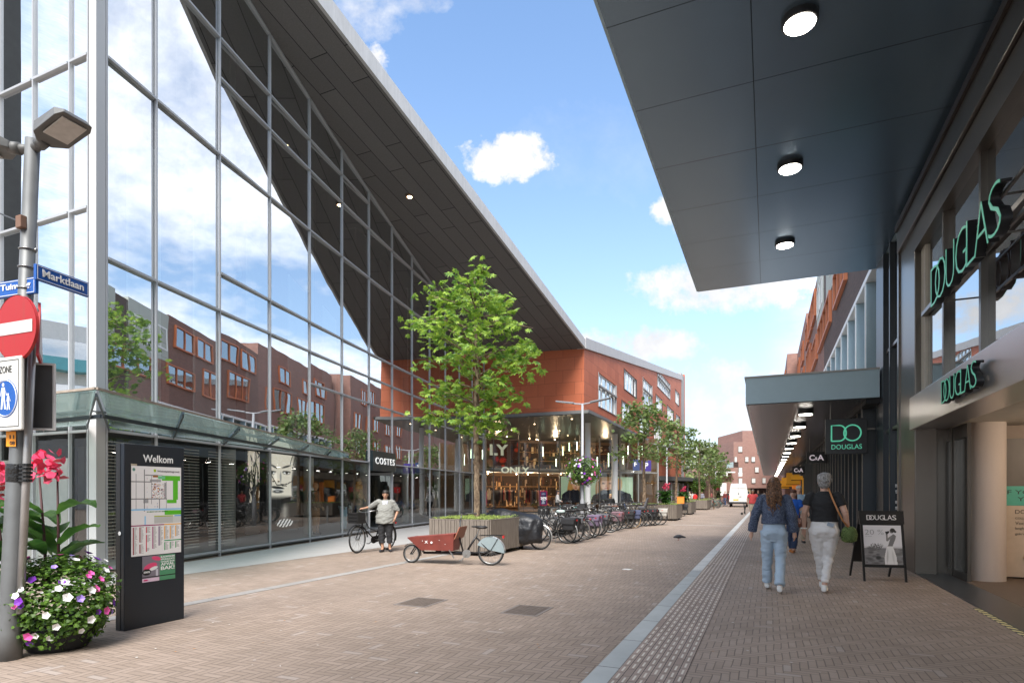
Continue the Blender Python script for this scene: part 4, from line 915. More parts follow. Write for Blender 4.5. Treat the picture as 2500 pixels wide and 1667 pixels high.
g = camprism(MB(), fx_(1826), fx_(1834), 100.3, 103, 0, fz_(1191)-.01); g.build('pillar', mat('ochre_pillar', (.4, .33, .2), .7), fe, world=True)
g = camprism(MB(), fx_(1795), fx_(1905), 104, 112, 0, fz_(1191)-.01); g.build('ground_floor', bkd, fe, world=True)
for (u0, v0, u1, v1) in ((1801.5, 1089, 1812, 1104), (1792, 1114.5, 1799, 1130), (1818, 1114.5, 1827, 1128), (1833.5, 1114.5, 1843, 1128), (1802, 1140.5, 1812, 1155), (1842, 1139.5, 1852, 1153.5), (1802, 1166.5, 1812, 1181), (1834, 1166.5, 1844, 1179.5), (1848, 1101, 1856, 1109), (1860, 1166, 1869, 1180)):
    g = MB(); g.hull([cp(fx_(u0), 99.97, fz_(v1)), cp(fx_(u1), 99.97, fz_(v1)), cp(fx_(u1), 99.9, fz_(v1)), cp(fx_(u0), 99.9, fz_(v1))], [cp(fx_(u0), 99.97, fz_(v0)), cp(fx_(u1), 99.97, fz_(v0)), cp(fx_(u1), 99.9, fz_(v0)), cp(fx_(u0), 99.9, fz_(v0))]); w = g.build('window', mat('end_frame', (.12, .09, .07), .6), fe, world=True)
    g = MB(); a, b = u0+.8, (u0+u1)/2+rw.uniform(-1, 2); g.quad(cp(fx_(a), 99.85, fz_(v1-1)), cp(fx_(u1-.8), 99.85, fz_(v1-1)), cp(fx_(u1-.8), 99.85, fz_(v0+1)), cp(fx_(a), 99.85, fz_(v0+1))); g.build('pane', mat('pale_pane', (.62, .63, .6), .4, var=.2, sc=2), w, world=True)
lw = thing('low_brick_building', 'low brick building with flat roofs left of the white van', 'building', cp(30, 95))
for (u0, u1, v0, v1, D) in ((1757, 1791, 1143, 1240, 96), (1738, 1791, 1152, 1240, 90), (1690, 1737, 1142, 1240, 104), (1760, 1790, 1176, 1240, 86)):
    g = camprism(MB(), fx_(u0, D), fx_(u1, D), D, D+8, 0, fz_(v0, D)); g.build('wall', bke, lw, world=True)
g = camprism(MB(), fx_(1738, 89), fx_(1792, 89), 88.5, 90.5, fz_(1154, 89), fz_(1151, 89)); g.build('cornice', whitep, lw, world=True)
g = camprism(MB(), fx_(1758, 89.9), fx_(1768, 89.9), 93, 95, fz_(1142, 94), fz_(1125, 94)); g.build('chimney', bke, lw, world=True)
g = camprism(MB(), fx_(1779, 94), fx_(1791, 94), 92, 95, fz_(1142, 94), fz_(1129, 94)); g.build('glazed_top', winpane, lw, world=True)
for u in (1778, 1744, 1700, 1712): g = camprism(MB(), fx_(u, 89.8), fx_(u+8, 89.8), 85.6, 85.9, fz_(1168), fz_(1160)); g.build('window', whitep, lw, world=True)
# market hall roof, far left shops
mk = thing('market_roof', 'low dark roof of shops receding behind the street trees', 'building', BP(21, 0))
g = MB(); g.hull([BP(21.05, 2.55, .1), BP(42, 2.9, .1), BP(75, 3.2, 2.5), BP(75, 3.2, -6), BP(21.05, 2.55, -8)], [BP(21.05, 2.9, .1), BP(42, 3.3, .1), BP(75, 3.5, 2.5), BP(75, 3.5, -6), BP(21.05, 2.9, -8)]); g.build('roof', mat('dark_green_grey_roof', (.07, .085, .085), .6), mk, world=True)
g = MB(); g.hull([BP(21.1, 0, -1.2), BP(75, 0, -1.2), BP(75, 0, -6), BP(21.1, 0, -8)], [BP(21.1, 2.54, -1.2), BP(75, 2.8, -1.2), BP(75, 2.8, -6), BP(21.1, 2.54, -8)]); g.build('wall', mat('far_shop_glazing', (.16, .17, .17), .25, var=.4, sc=.8), mk, world=True)
for k in range(9): g = MB(); g.bar(BP(23+k*5, 0, -.3), BP(23+k*5, 2.6, -.3), .14, .14); g.build('post', white_al, mk, world=True)
bk = thing('black_shop_block', 'black clad corner shop block with purple banner under the red wall', 'shop', BP(17, 0))
g = MB(); g.hull([BP(17.6, 0, -.4), BP(21, 0, -.4), BP(21, 0, -5), BP(17.6, 0, -5)], [BP(17.6, 5.27, -.4), BP(21, 5.27, -.4), BP(21, 5.27, -5), BP(17.6, 5.27, -5)]); g.build('wall', mat('black_cladding', (.035, .036, .04), .5), bk, world=True)
g = MB(); g.quad(BP(18.2, 0.1, -.38), BP(19.6, .1, -.38), BP(19.6, 2.5, -.38), BP(18.2, 2.5, -.38)); g.build('door', darkin, bk, world=True)
g = MB(); g.ell(BP(18.9, 2.0, -.3), .07); g.build('wall_lamp', warmglow, bk, world=True)
g = MB(); P = BP(19.2, .7, -.36); g.quad(P, P+BD*.75, P+BD*.75+Vector((0, 0, .9)), P+Vector((0, 0, .9))); g.build('poster', mat('menu_poster', (.7, .5, .4), .6, var=.4, sc=4), bk, world=True)
ws = thing('side_shop', 'narrow white framed shop front between the glass and the black block', 'shop', BP(13, 0))
g = MB(); g.hull([GP(GE+.05, 0), BP(17.55, 0, -.45), BP(17.55, 0, -5), GP(GE+.05, 0, -5)], [GP(GE+.05, 5.26), BP(17.55, 5.26, -.45), BP(17.55, 5.26, -5), GP(GE+.05, 5.26, -5)]); g.build('wall', mat('pale_shop_wall', (.45, .46, .46), .5, var=.3, sc=1), ws, world=True)
gq = GP(GE+.05); hq = BP(17.55, 0, -.45)
for k in range(5): q = gq.lerp(hq, k/4); g = MB(); g.bar(q+GN*.03, q+GN*.03+Vector((0, 0, 5.2)), .1, .08); g.build('mullion', white_al, ws, world=True)
for k in range(4): a, b = gq.lerp(hq, k/4+.03), gq.lerp(hq, k/4+.22); g = MB(); g.quad(a+GN*.05+Vector((0, 0, .2)), b+GN*.05+Vector((0, 0, .2)), b+GN*.05+Vector((0, 0, 4.9)), a+GN*.05+Vector((0, 0, 4.9))); g.build('glass_pane', winpane, ws, world=True)
pu = mat('purple_banner', (.05, .03, .22), .6)
o = thing('shop_banner', 'purple banner with a white letter P beside black shop block', 'banner', at(1578, 1140, 43)); P = at(1567, 1150, 43); g = MB(); g.hull([P, P+FXd*.68, P+FXd*.68+FYd*.06, P+FYd*.06], [p+Vector((0, 0, .78)) for p in (P, P+FXd*.68, P+FXd*.68+FYd*.06, P+FYd*.06)]); g.build('cloth', pu, o, world=True)
text('lettering', 'P', whitep, frame(P+FXd*.2+Vector((0, 0, .2))-FYd*.01, FXd), .42, .26, .003, .02, parent=o)
o = thing('shop_banner', 'dark blue banner with white letters left of the purple one', 'banner', at(1560, 1150, 43)); P = at(1545, 1148, 43); g = MB(); g.hull([P, P+FXd*.5, P+FXd*.5+FYd*.06, P+FYd*.06], [p+Vector((0, 0, .78)) for p in (P, P+FXd*.5, P+FXd*.5+FYd*.06, P+FYd*.06)]); g.build('cloth', mat('navy_banner', (.03, .05, .14), .6), o, world=True)
text('lettering', 'F', whitep, frame(P+FXd*.1+Vector((0, 0, .3))-FYd*.01, FXd), .3, .2, .003, .02, parent=o)
# ---- what the left glass mirrors: houses behind the camera
wh = thing('white_apartment_block', 'white apartment block with teal balconies behind the camera, seen mirrored in glass', 'building', cp(-70, -10))
g = camprism(MB(), -75, -62, -30, 10, 0, 17); g.build('wall', mat('white_render', (.6, .6, .57), .8), wh, world=True)
g = camprism(MB(), -74, -64, -22, -10, 17, 24); g.build('roof_house', brickmat('white_slats', (.5, .48, .45), (.52, .5, .47), (.15, .14, .13), bw=8, bh=.5, ms=.05, bump=0), wh, world=True)
for k in range(5):
    for z in (8.5, 12.5): g = camprism(MB(), -62, -60.6, -28+k*7.5, -22.5+k*7.5, z, z+1.1); b = g.build('balcony', mat('teal_panel', (.1, .35, .38), .4), wh, world=True); g = camprism(MB(), -61.99, -61.9, -28+k*7.5, -22.5+k*7.5, z+1.1, z+2.9); g.build('window', winpane, wh, world=True)
# ================================================================ bicycles
tyre = mat('tyre_rubber', (.018, .018, .018), .8, var=.2); chrome = mat('worn_chrome', (.34, .34, .33), .3, metal=.9, var=.1)
bframe = mat('bicycle_frame_black', (.012, .012, .013), .3, var=0); saddlem = mat('saddle_vinyl', (.02, .018, .017), .5); tan = mat('tan_tyre', (.42, .27, .14), .7)
greym = mat('dusty_tyre', (.14, .12, .11), .9); brown_l = mat('brown_leather', (.13, .05, .03), .5); redl = mat('red_tail_lamp', (.5, .01, .01), .3, var=0)
def wheel(par, c, r, tm=tyre, ny=18, steer=0):
    w = MB().ring((0, 0, 0), 'y', r-.018, .019, 36, 7).build('wheel', tm, par, smooth=True); w.location = c; w.rotation_euler = (0, 0, steer)
    MB().ring((0, 0, 0), 'y', r-.042, .011, 32, 5).build('rim', chrome, w, smooth=True)
    g = MB()
    for k in range(ny):
        a = 2*math.pi*k/ny; b = a+.35*(1 if k % 2 else -1); g.bar((.025*math.cos(b), .03*(1 if k % 2 else -1), .025*math.sin(b)), ((r-.045)*math.cos(a), 0, (r-.045)*math.sin(a)), .0035, .0035)
    g.build('spokes', chrome, w); MB().tube([(0, -.05, 0), (0, .05, 0)], [.022, .022], 10).build('hub', chrome, w); return w
def arc(r, a0, a1, n, c): return [(c[0]+r*math.cos(R(a0+(a1-a0)*k/n)), c[1], c[2]+r*math.sin(R(a0+(a1-a0)*k/n))) for k in range(n+1)]
def mudguard(par, c, r, a0, a1, m_, name='mudguard', w=.05):
    g = MB(); ps = arc(r, a0, a1, 12, c); ps2 = arc(r+.004, a0, a1, 12, c)
    for k in range(12):
        p, q = Vector(ps[k]), Vector(ps[k+1]); y = Vector((0, w/2, 0)); dn = Vector((0, 0, 0)); cc = Vector(c)
        ip, iq = p.lerp(cc, .04), q.lerp(cc, .04)
        g.quad(p-y*.5, q-y*.5, q+y*.5, p+y*.5); g.quad(p+y*.5, q+y*.5, iq+y, ip+y); g.quad(p-y*.5, ip-y, iq-y, q-y*.5)
    return g.build(name, m_, par)
def bicycle(label, loc, rz, fm=bframe, tm=tyre, step=True, acc=(), grp=None, lean=0, steer=0, seat=saddlem, guard=None):
    o = thing('bicycle', label, 'bicycle', loc, rz, grp); o.rotation_euler = (lean, 0, rz)
    r = .345; fx, bx_ = .58, -.53
    wheel(o, (fx, 0, r), r, tm, steer=steer); wheel(o, (bx_, 0, r), r, tm)
    g = MB(); bb = (-.08, 0, .29); st = (-.28, 0, .80); ht = (.36, 0, .88); hb = (.42, 0, .66)
    g.tube([bb, st], .017, 7)
    if step: g.tube([hb, (.1, 0, .42), bb], .019, 7); g.tube([ht, (.16, 0, .60), (-.15, 0, .5)], .015, 7)
    else: g.tube([hb, bb], .018, 7); g.tube([ht, (-.26, 0, .74)], .016, 7)
    g.tube([ht, hb], .02, 7)
    for s in (-1, 1): g.tube([(-.08, s*.03, .29), (bx_, s*.055, r)], .010, 6); g.tube([(-.25, s*.02, .74), (bx_, s*.055, r)], .009, 6)
    g.build('frame', fm, o, smooth=True)
    g = MB(); g.tube([hb, (.46, 0, .60)], .018, 6)
    for s in (-1, 1): g.tube([(.455, s*.045, .62), (.52, s*.05, .48), (fx, s*.05, r)], .011, 6)
    g.build('fork', fm, o, smooth=True)
    g = MB(); g.tube([(.36, 0, .88), (.33, 0, 1.0)], .012, 6); g.tube([(.12, -.29, 1.05), (.24, -.27, 1.06), (.35, -.15, 1.03), (.35, 0, 1.0), (.35, .15, 1.03), (.24, .27, 1.06), (.12, .29, 1.05)], .011, 6); hbar = g.build('handlebar', chrome, o, smooth=True)
    for s in (-1, 1): MB().tube([(.24, s*.27, 1.06), (.11, s*.292, 1.05)], .017, 7).build('grip', saddlem, hbar)
    g = MB(); g.tube([(-.28, 0, .80), (-.31, 0, .93)], .012, 6); g.build('seat_post', chrome, o)
    g = MB(); g.loft([(-.34, 0, .93, .10, .06), (-.33, 0, .96, .13, .095), (-.32, 0, .985, .12, .085), (-.30, 0, .99, .06, .04)], 12); g.ell((-.2, 0, .965), (.10, .035, .02)); g.build('saddle', seat, o, smooth=True)
    mg = guard or fm
    mudguard(o, (fx, 0, r), r+.03, 20, 175, mg); mudguard(o, (bx_, 0, r), r+.03, 15, 200, mg)
    g = MB()
    for s in (-1, 1): g.bar((-.42, s*.06, .74), (-.84, s*.06, .74), .01, .012); g.bar((-.78, s*.06, .74), (bx_, s*.06, r), .008, .008)
    for x in (-.45, -.58, -.7, -.82): g.bar((x, -.06, .742), (x, .06, .742), .01, .01)
    g.build('rack', bframe, o); MB().box((-.87, 0, .70), (.03, .07, .04)).build('tail_lamp', redl, o)
    g = MB(); g.tube([(-.08, -.075, .29), (-.08, -.055, .29)], .095, 18); g.hull([(-.08, -.06, .20), (bx_, -.06, .29), (bx_, -.075, .29), (-.08, -.075, .20)], [(-.08, -.06, .385), (bx_, -.06, .40), (bx_, -.075, .40), (-.08, -.075, .385)]); g.build('chain_case', bframe, o)
    g = MB(); g.bar((-.08, -.09, .29), (.06, -.09, .20), .012, .02); g.bar((.06, -.16, .2), (.06, -.09, .2), .05, .02); g.bar((-.08, .08, .29), (-.22, .08, .38), .012, .02); g.bar((-.22, .08, .38), (-.22, .15, .38), .05, .02); g.build('crank', chrome, o)
    MB().tube([(-.2, .05, .3), (-.25, .22, .01)], .008, 6).build('kick_stand', chrome, o)
    MB().tube([(.50, 0, .80), (.46, 0, .80)], [.045, .03], 10).build('headlamp', chrome, o)
    for a in acc: acc_build(o, *a)
    return o
def acc_build(o, kind, m_, side=None):
    if kind == 'pannier':
        for s in ((-1, 1) if side is None else (side,)):
            g = MB(); g.hull([(-.86, s*.07, .40), (-.50, s*.07, .40), (-.52, s*.20, .42), (-.84, s*.20, .42)], [(-.90, s*.06, .76), (-.46, s*.06, .76), (-.48, s*.21, .74), (-.88, s*.21, .74)]); b = g.build('pannier', m_, o, bevel=.02)
            g = MB(); g.hull([(-.90, s*.06, .765), (-.46, s*.06, .765), (-.46, s*.222, .745), (-.90, s*.222, .745)], [(-.90, s*.06, .78), (-.46, s*.06, .78), (-.47, s*.235, .60), (-.89, s*.235, .60)]); g.build('flap', m_, b)
    elif kind == 'basket':
        x = .60; g = MB(); n = 7
        for z in (.76, .84, .92, 1.0): 
            P = [(x-.13, -.15), (x+.13, -.15), (x+.13, .15), (x-.13, .15)]
            for i in range(4): a, b = P[i], P[(i+1) % 4]; g.bar((*a, z), (*b, z), .012, .028)
        for i in range(4):
            a, b = Vector((*P[i], 0)), Vector((*P[(i+1) % 4], 0))
            for k in range(n): p = a.lerp(b, k/n); g.bar((p.x, p.y, .75), (p.x, p.y, 1.0), .01, .03)
        g.box((x, 0, .755), (.26, .3, .01)); g.build('basket', m_, o)
    elif kind == 'crate':
        x = .58; g = MB(); 
        for (c, d) in (((x, -.19, .95), (.30, .015, .25)), ((x, .19, .95), (.30, .015, .25)), ((x-.15, 0, .95), (.015, .38, .25)), ((x+.15, 0, .95), (.015, .38, .25)), ((x, 0, .83), (.3, .38, .015)), ((x, 0, 1.08), (.33, .41, .02))): g.box(c, d)
        g.build('crate', m_, o)
    elif kind == 'childseat':
        g = MB(); g.hull([(-.78, -.15, .78), (-.45, -.13, .78), (-.45, .13, .78), (-.78, .15, .78)], [(-.80, -.17, .9), (-.45, -.16, .9), (-.45, .16, .9), (-.80, .17, .9)])
        g.hull([(-.80, -.17, .9), (-.70, -.17, .9), (-.70, .17, .9), (-.80, .17, .9)], [(-.90, -.14, 1.28), (-.83, -.12, 1.28), (-.83, .12, 1.28), (-.90, .14, 1.28)]); g.build('child_seat', m_, o, bevel=.03, smooth=False)
    elif kind == 'seatcover':
        g = MB(); g.loft([(-.33, 0, .92, .15, .11), (-.33, 0, .98, .14, .10), (-.31, 0, 1.0, .08, .05)], 12); g.build('saddle_cover', m_, o, smooth=True)
    elif kind == 'jacketguard':
        g = MB(); n = 10; c = (-.53, .345)
        for s in (-1, 1):
            ps = [(c[0]+.33*math.cos(R(a)), s*.045, c[1]+.33*math.sin(R(a))) for a in range(20, 171, 15)]+[(c[0], s*.045, c[1]+.03)]
            g.poly(ps)
        g.build('skirt_guard', m_, o)
lil = mat('lilac_pannier_fabric', (.15, .11, .17), .8, var=.3, sc=12); pinkf = mat('faded_pink_pannier', (.17, .10, .115), .8, var=.5, sc=25); blackf = mat('black_pannier', (.02, .02, .022), .75)
whitef = mat('white_pannier', (.40, .38, .34), .7); greyf = mat('grey_bag', (.09, .09, .10), .8); basketm = mat('black_basket_wicker', (.015, .014, .014), .6); sil = mat('silver_guard', (.5, .5, .5), .3, .7)
navyf = mat('navy_print_bag', (.06, .07, .13), .8, var=.5, sc=40); mintc = mat('pale_mint_cover', (.45, .55, .52), .6); teal = mat('teal_frame', (.03, .22, .20), .35); bluf = mat('blue_frame', (.03, .10, .28), .35)
ROW = 'bicycles parked at the railings by the planter'
# heading: front wheel away from the street; bike placed so its rear wheel meets the ground at (x,y)
def parked(u, v, lab, ang=180, grp=ROW, **k):
    p = gr(u, v); a = R(ang); d = Vector((math.cos(a), math.sin(a), 0)); p = p+d*.53
    return bicycle(lab, (p.x, p.y, 0), a, grp=grp, lean=R(rnd.uniform(-5, 5)), steer=R(rnd.uniform(-25, 25)), **k)
parked(1384, 1326.5, 'black bicycle with silver rear mudguard and pale grey saddle bag, beside the black cover', 168, guard=sil, acc=(('pannier', blackf), ('seatcover', mintc)))
parked(1414, 1321.5, 'black bicycle with dusty grey tyres and big black front basket', 190, tm=greym, acc=(('crate', basketm),))
parked(1443, 1313.5, 'black bicycle with faded lilac panniers', 172, acc=(('pannier', lil),), guard=sil)
parked(1462, 1307, 'black bicycle with grey box bag on its rack', 184, acc=(('pannier', greyf), ('crate', basketm)))
parked(1501, 1296, 'black bicycle with faded pink patterned panniers', 176, acc=(('pannier', pinkf),))
parked(1515, 1292, 'plain black bicycle with brown saddle beside the pink panniers', 186, seat=brown_l, step=False)
parked(1545, 1289, 'dark bicycle with tan tyres and navy print bag', 182, tm=tan, acc=(('jacketguard', navyf), ('pannier', navyf, 1)))
parked(1564, 1284.5, 'black bicycle with grey hooded child seat', 178, acc=(('childseat', greyf),))
parked(1586, 1283, 'black bicycle with twin black leather panniers', 174, acc=(('pannier', blackf),))
parked(1611, 1281, 'black bicycle with off-white panniers at the far end of the row', 183, acc=(('pannier', whitef),))
parked(1358, 1268, 'teal bicycle with white handlebar behind the low railing', 5, fm=teal)
parked(1440, 1262, 'black bicycle facing the shop railing behind the crate bike', 12, grp=ROW)
parked(1515, 1256, 'blue bicycle behind the railing by second white column', 8, fm=bluf)
parked(1665, 1260, 'black bicycle leaning beside end of the second planter', 195, grp='bicycles beside the far planters', acc=(('pannier', blackf),))
parked(1742, 1243, 'bicycle with tan tyres leaning on the far planter', 90, grp='bicycles beside the far planters', tm=tan)
for k, (u, v, l) in enumerate(((1752, 1240, 'teal'), (1762, 1237, 'blue'), (1771, 1235.5, 'brown saddled'))):
    parked(u, v, 'small far %s bicycle in the last row before the van' % l, 170+k*9, grp='bicycles beside the far planters', fm=[teal, bluf, bframe][k], seat=brown_l if k == 2 else saddlem)
for (u, v, ang, lb_, kw) in ((1398, 1324, 181, 'dark bicycle squeezed between silver mudguard bike and dusty tyred one', dict(acc=(('pannier', greyf, 1),))), (1430, 1317, 177, 'dark bicycle without bags left of the lilac panniers', dict(step=False)), (1453, 1309, 187, 'black bicycle close right of lilac panniers with front basket', dict(acc=(('basket', basketm),))),
        (1490, 1300, 183, 'black bicycle close left of the pink panniers', dict(acc=(('crate', blackf),))), (1529, 1290, 179, 'black bicycle close left of the tan tyres', dict(acc=(('pannier', blackf),))), (1554, 1287, 186, 'black bicycle between tan tyres and the child seat', dict()), (1575, 1284, 181, 'black bicycle right of the child seat with black basket', dict(acc=(('basket', basketm),))), (1598, 1282, 176, 'dark bicycle between black leather and off-white panniers', dict(step=False))):
    parked(u, v, lb_, ang, **kw)
# covered cargo bike
p = gr(1300, 1346); cc = thing('covered_cargo_bike', 'cargo bicycle under black tarpaulin between the planter and the parked bicycles', 'cargo bicycle', (p.x-1.0, p.y+.55, 0), R(176))
cov = mat('black_tarpaulin', (.012, .013, .016), .42, var=.2, sc=3, bump=.8, bsc=5, bd=.05)
b = MB(); b.loft([(0, 0, .22, 1.1, .38), (0, 0, .55, 1.12, .42), (-.05, 0, .78, 1.0, .36), (-.15, 0, .93, .75, .24), (.15, 0, 1.03, .36, .15), (.2, 0, 1.08, .15, .06)], 28)
co = b.build('cover', cov, cc, smooth=True)
bm = bmesh.new(); bm.from_mesh(co.data); bmesh.ops.subdivide_edges(bm, edges=bm.edges, cuts=3, use_grid_fill=True)
from mathutils import noise as mn
for v in bm.verts:
    n = mn.noise(Vector((v.co.x*2.2, v.co.y*3, v.co.z*3.2))); f = mn.noise(Vector((v.co.x*6+v.co.z*3, v.co.y*6, v.co.z*2+9)))
    rr_ = Vector((v.co.x*.4, v.co.y, 0)); rr_ = rr_.normalized() if rr_.length > .01 else Vector((0, 0, 0)); v.co += rr_*(n*.07+f*.05); v.co.z += n*.04 if v.co.z > .3 else f*.10
bm.to_mesh(co.data); bm.free(); co.data.polygons.foreach_set('use_smooth', [True]*len(co.data.polygons))
wheel(cc, (-1.0, -.05, .33), .33); wheel(cc, (.95, .05, .25), .25)
mudguard(cc, (-1.0, -.05, .33), .36, 110, 190, sil)
MB().tube([(.45, -.28, 1.12), (.52, -.1, 1.08), (.52, .1, 1.08), (.45, .28, 1.12)], .016, 7).build('handlebar', bframe, cc)
# small black moped-like scooter
p = gr(1481, 1297.5); sc_ = thing('kick_scooter', 'small wheeled black electric scooter among parked bicycles', 'scooter', (p.x-.5, p.y+.1, 0), R(180))
for x in (-.5, .5): wheel(sc_, (x, 0, .19), .19, ny=8)
g = MB(); g.bar((-.45, 0, .24), (.3, 0, .24), .14, .05); g.tube([(.5, 0, .2), (.42, 0, .6), (.34, 0, 1.1)], .025, 8); g.tube([(-.5, 0, .2), (-.45, 0, .45), (-.3, 0, .5)], .022, 8); g.build('frame', bframe, sc_)
MB().tube([(.34, -.26, 1.12), (.34, .26, 1.12)], .014, 6).build('handlebar', chrome, sc_); g = MB(); g.loft([(-.33, 0, .48, .14, .07), (-.32, 0, .56, .16, .09), (-.3, 0, .6, .1, .05)], 12); g.build('saddle', saddlem, sc_, smooth=True)
MB().ell((-.62, 0, .28), (.02, .03, .03)).build('tail_lamp', mat('orange_reflector', (.8, .15, .02), .4), sc_)

# ---- cargo bike with red wooden box by planter
p0 = gr(1005, 1373.5); p1 = gr(1198, 1380)
dx = (p0-p1); ang = math.atan2(dx.y, dx.x); WB = dx.length
cb_ = thing('cargo_bike', 'cargo bicycle with dark red wooden box parked against the planter', 'cargo bicycle', p1, ang)
wheel(cb_, (0, 0, .29), .29, ny=24); wheel(cb_, (WB, 0, .20), .20, ny=12)
redbox = mat('dark_red_plywood', (.19, .04, .03), .5, var=.35, sc=5); plyi = mat('plywood_edge', (.22, .09, .06), .6)
x0, x1 = .74, WB-.14
def boxring(xa, xb, w, z): return [(xa, -w, z), (xb, -w, z), (xb, w, z), (xa, w, z)]
B, T = boxring(x0+.02, x1-.16, .19, .30), boxring(x0-.03, x1+.12, .27, .60)
T = [Vector(q) for q in T]; T[0].z = T[3].z = .66; T[1].z = T[2].z = .56; B = [Vector(q) for q in B]
g = MB(); names = []
for i in range(4):
    a, b_, c_, d_ = B[i], B[(i+1) % 4], T[(i+1) % 4], T[i]; nrm = (b_-a).cross(d_-a).normalized()*.014
    g.hull([a, b_, b_-nrm, a-nrm], [d_, c_, c_-nrm, d_-nrm])
g.quad(*[q+Vector((0, 0, .01)) for q in B]); bxx = g.build('box', redbox, cb_)
g = MB(); g.hull([(x0-.03, -.27, .55), (x0-.05, -.27, .55), (x0-.05, .27, .55), (x0-.03, .27, .55)], [(x0-.13, -.23, .80), (x0-.15, -.23, .80), (x0-.15, .23, .80), (x0-.13, .23, .80)]); g.build('back_board', mat('brown_plywood', (.24, .075, .035), .5), cb_)
sid = 1 if (Matrix.Rotation(ang, 3, 'Z') @ Vector((0, 1, 0))).y < 0 else -1
g = MB()
for (x, z, r_) in ((x1-.42, .47, .022), (x1-.22, .50, .008), (x1-.6, .52, .007), (x1-.72, .44, .006)):
    yy_ = sid*(.19+(z-.30)/.3*.08+.006); g.tube([(x, yy_-.004*sid, z), (x, yy_+.003*sid, z)], r_, 10)
for d in (-.03, .03): g.bar((x1-.30+d, sid*.243, .51), (x1-.30-d, sid*.232, .45), .004, .01)
g.build('stickers', whitep, bxx)
g = MB(); g.tube([(.55, 0, .24), (WB-.28, 0, .23)], .026, 8); g.tube([(.55, 0, .24), (.30, 0, .62)], .022, 8); g.tube([(.60, 0, .26), (.70, 0, .60), (.66, 0, .95)], .02, 8)
for s in (-1, 1): g.tube([(.52, s*.03, .24), (0, s*.06, .29)], .012, 6); g.tube([(.32, s*.02, .58), (0, s*.06, .29)], .011, 6); g.tube([(WB-.28, s*.03, .24), (WB-.16, s*.06, .44), (WB, s*.06, .2)], .013, 6)
g.build('frame', bframe, cb_, smooth=True)
g = MB(); g.tube([(.66, 0, .95), (.64, 0, 1.03)], .014, 6); g.tube([(.44, -.28, 1.06), (.58, -.2, 1.07), (.64, 0, 1.04), (.58, .2, 1.07), (.44, .28, 1.06)], .012, 7); hb_ = g.build('handlebar', chrome, cb_, smooth=True)
for s in (-1, 1): MB().tube([(.52, s*.25, 1.065), (.40, s*.29, 1.06)], .018, 7).build('grip', saddlem, hb_)
g = MB(); g.tube([(.30, 0, .62), (.25, 0, .76)], .013, 6); g.build('seat_post', chrome, cb_); g = MB(); g.loft([(.2, 0, .76, .10, .07), (.2, 0, .79, .14, .10), (.22, 0, .82, .12, .08)], 12); g.ell((.33, 0, .80), (.10, .035, .02)); g.build('saddle', saddlem, cb_, smooth=True)
g = MB(); ps = [(.31*math.cos(R(a)), .315*math.sin(R(a))+.29) for a in range(25, 186, 16)]
for s in (-1, 1): g.poly([(x*.99, s*.045, z) for x, z in ps]+[(.02, s*.045, .33)])
g.build('skirt_guard', mat('grey_skirt_guard', (.22, .27, .28), .4), cb_)
mudguard(cb_, (0, 0, .29), .32, 100, 175, sil); mudguard(cb_, (WB, 0, .20), .225, 40, 190, bframe)
g = MB()
for s in (-1, 1): g.bar((.24, s*.06, .62), (-.26, s*.06, .63), .012, .014); g.bar((-.2, s*.06, .62), (0, s*.06, .29), .009, .009)
for x in (.2, .05, -.1, -.24): g.bar((x, -.06, .625), (x, .06, .625), .012, .012)
g.build('rack', bframe, cb_); MB().box((-.28, 0, .6), (.03, .09, .05)).build('tail_lamp', redl, cb_)
g = MB(); g.tube([(.5, sid*.07, .24), (.5, sid*.09, .24)], .09, 16); g.bar((.5, sid*.10, .24), (.60, sid*.10, .11), .02, .02); g.bar((.60, sid*.10, .11), (.60, sid*.18, .11), .06, .02); g.build('crank', chrome, cb_)
MB().bar((x0+.1, sid*.2, .32), (x0-.02, sid*.23, .16), .02, .02).build('kick_stand', chrome, cb_)
# ---- railings for bikes
for k, (ua, va, ub_, vb) in enumerate(((1322, 1283, 1372, 1280), (1470, 1269, 1520, 1266), (1530, 1264, 1568, 1262))):
    a, b = gr(ua, va), gr(ub_, vb); o = thing('bike_railing', 'low grey steel bicycle railing, %s' % ('nearest, behind the black cover', 'middle, behind the lilac panniers', 'farthest, by the second tree')[k], 'railing', a, group='steel railings in front of the shop')
    for q in (.62, .80): g = MB(); g.bar(a+Vector((0, 0, q)), b+Vector((0, 0, q)), .05, .06); g.build('rail', mat('galvanised_grey', (.32, .32, .31), .5, .3), o, world=True)
    for q in (0, .5, 1): g = MB(); pp_ = a.lerp(b, q); g.bar(pp_, pp_+Vector((0, 0, .8)), .05, .05); g.build('post', mat('galvanised_grey', None), o, world=True)
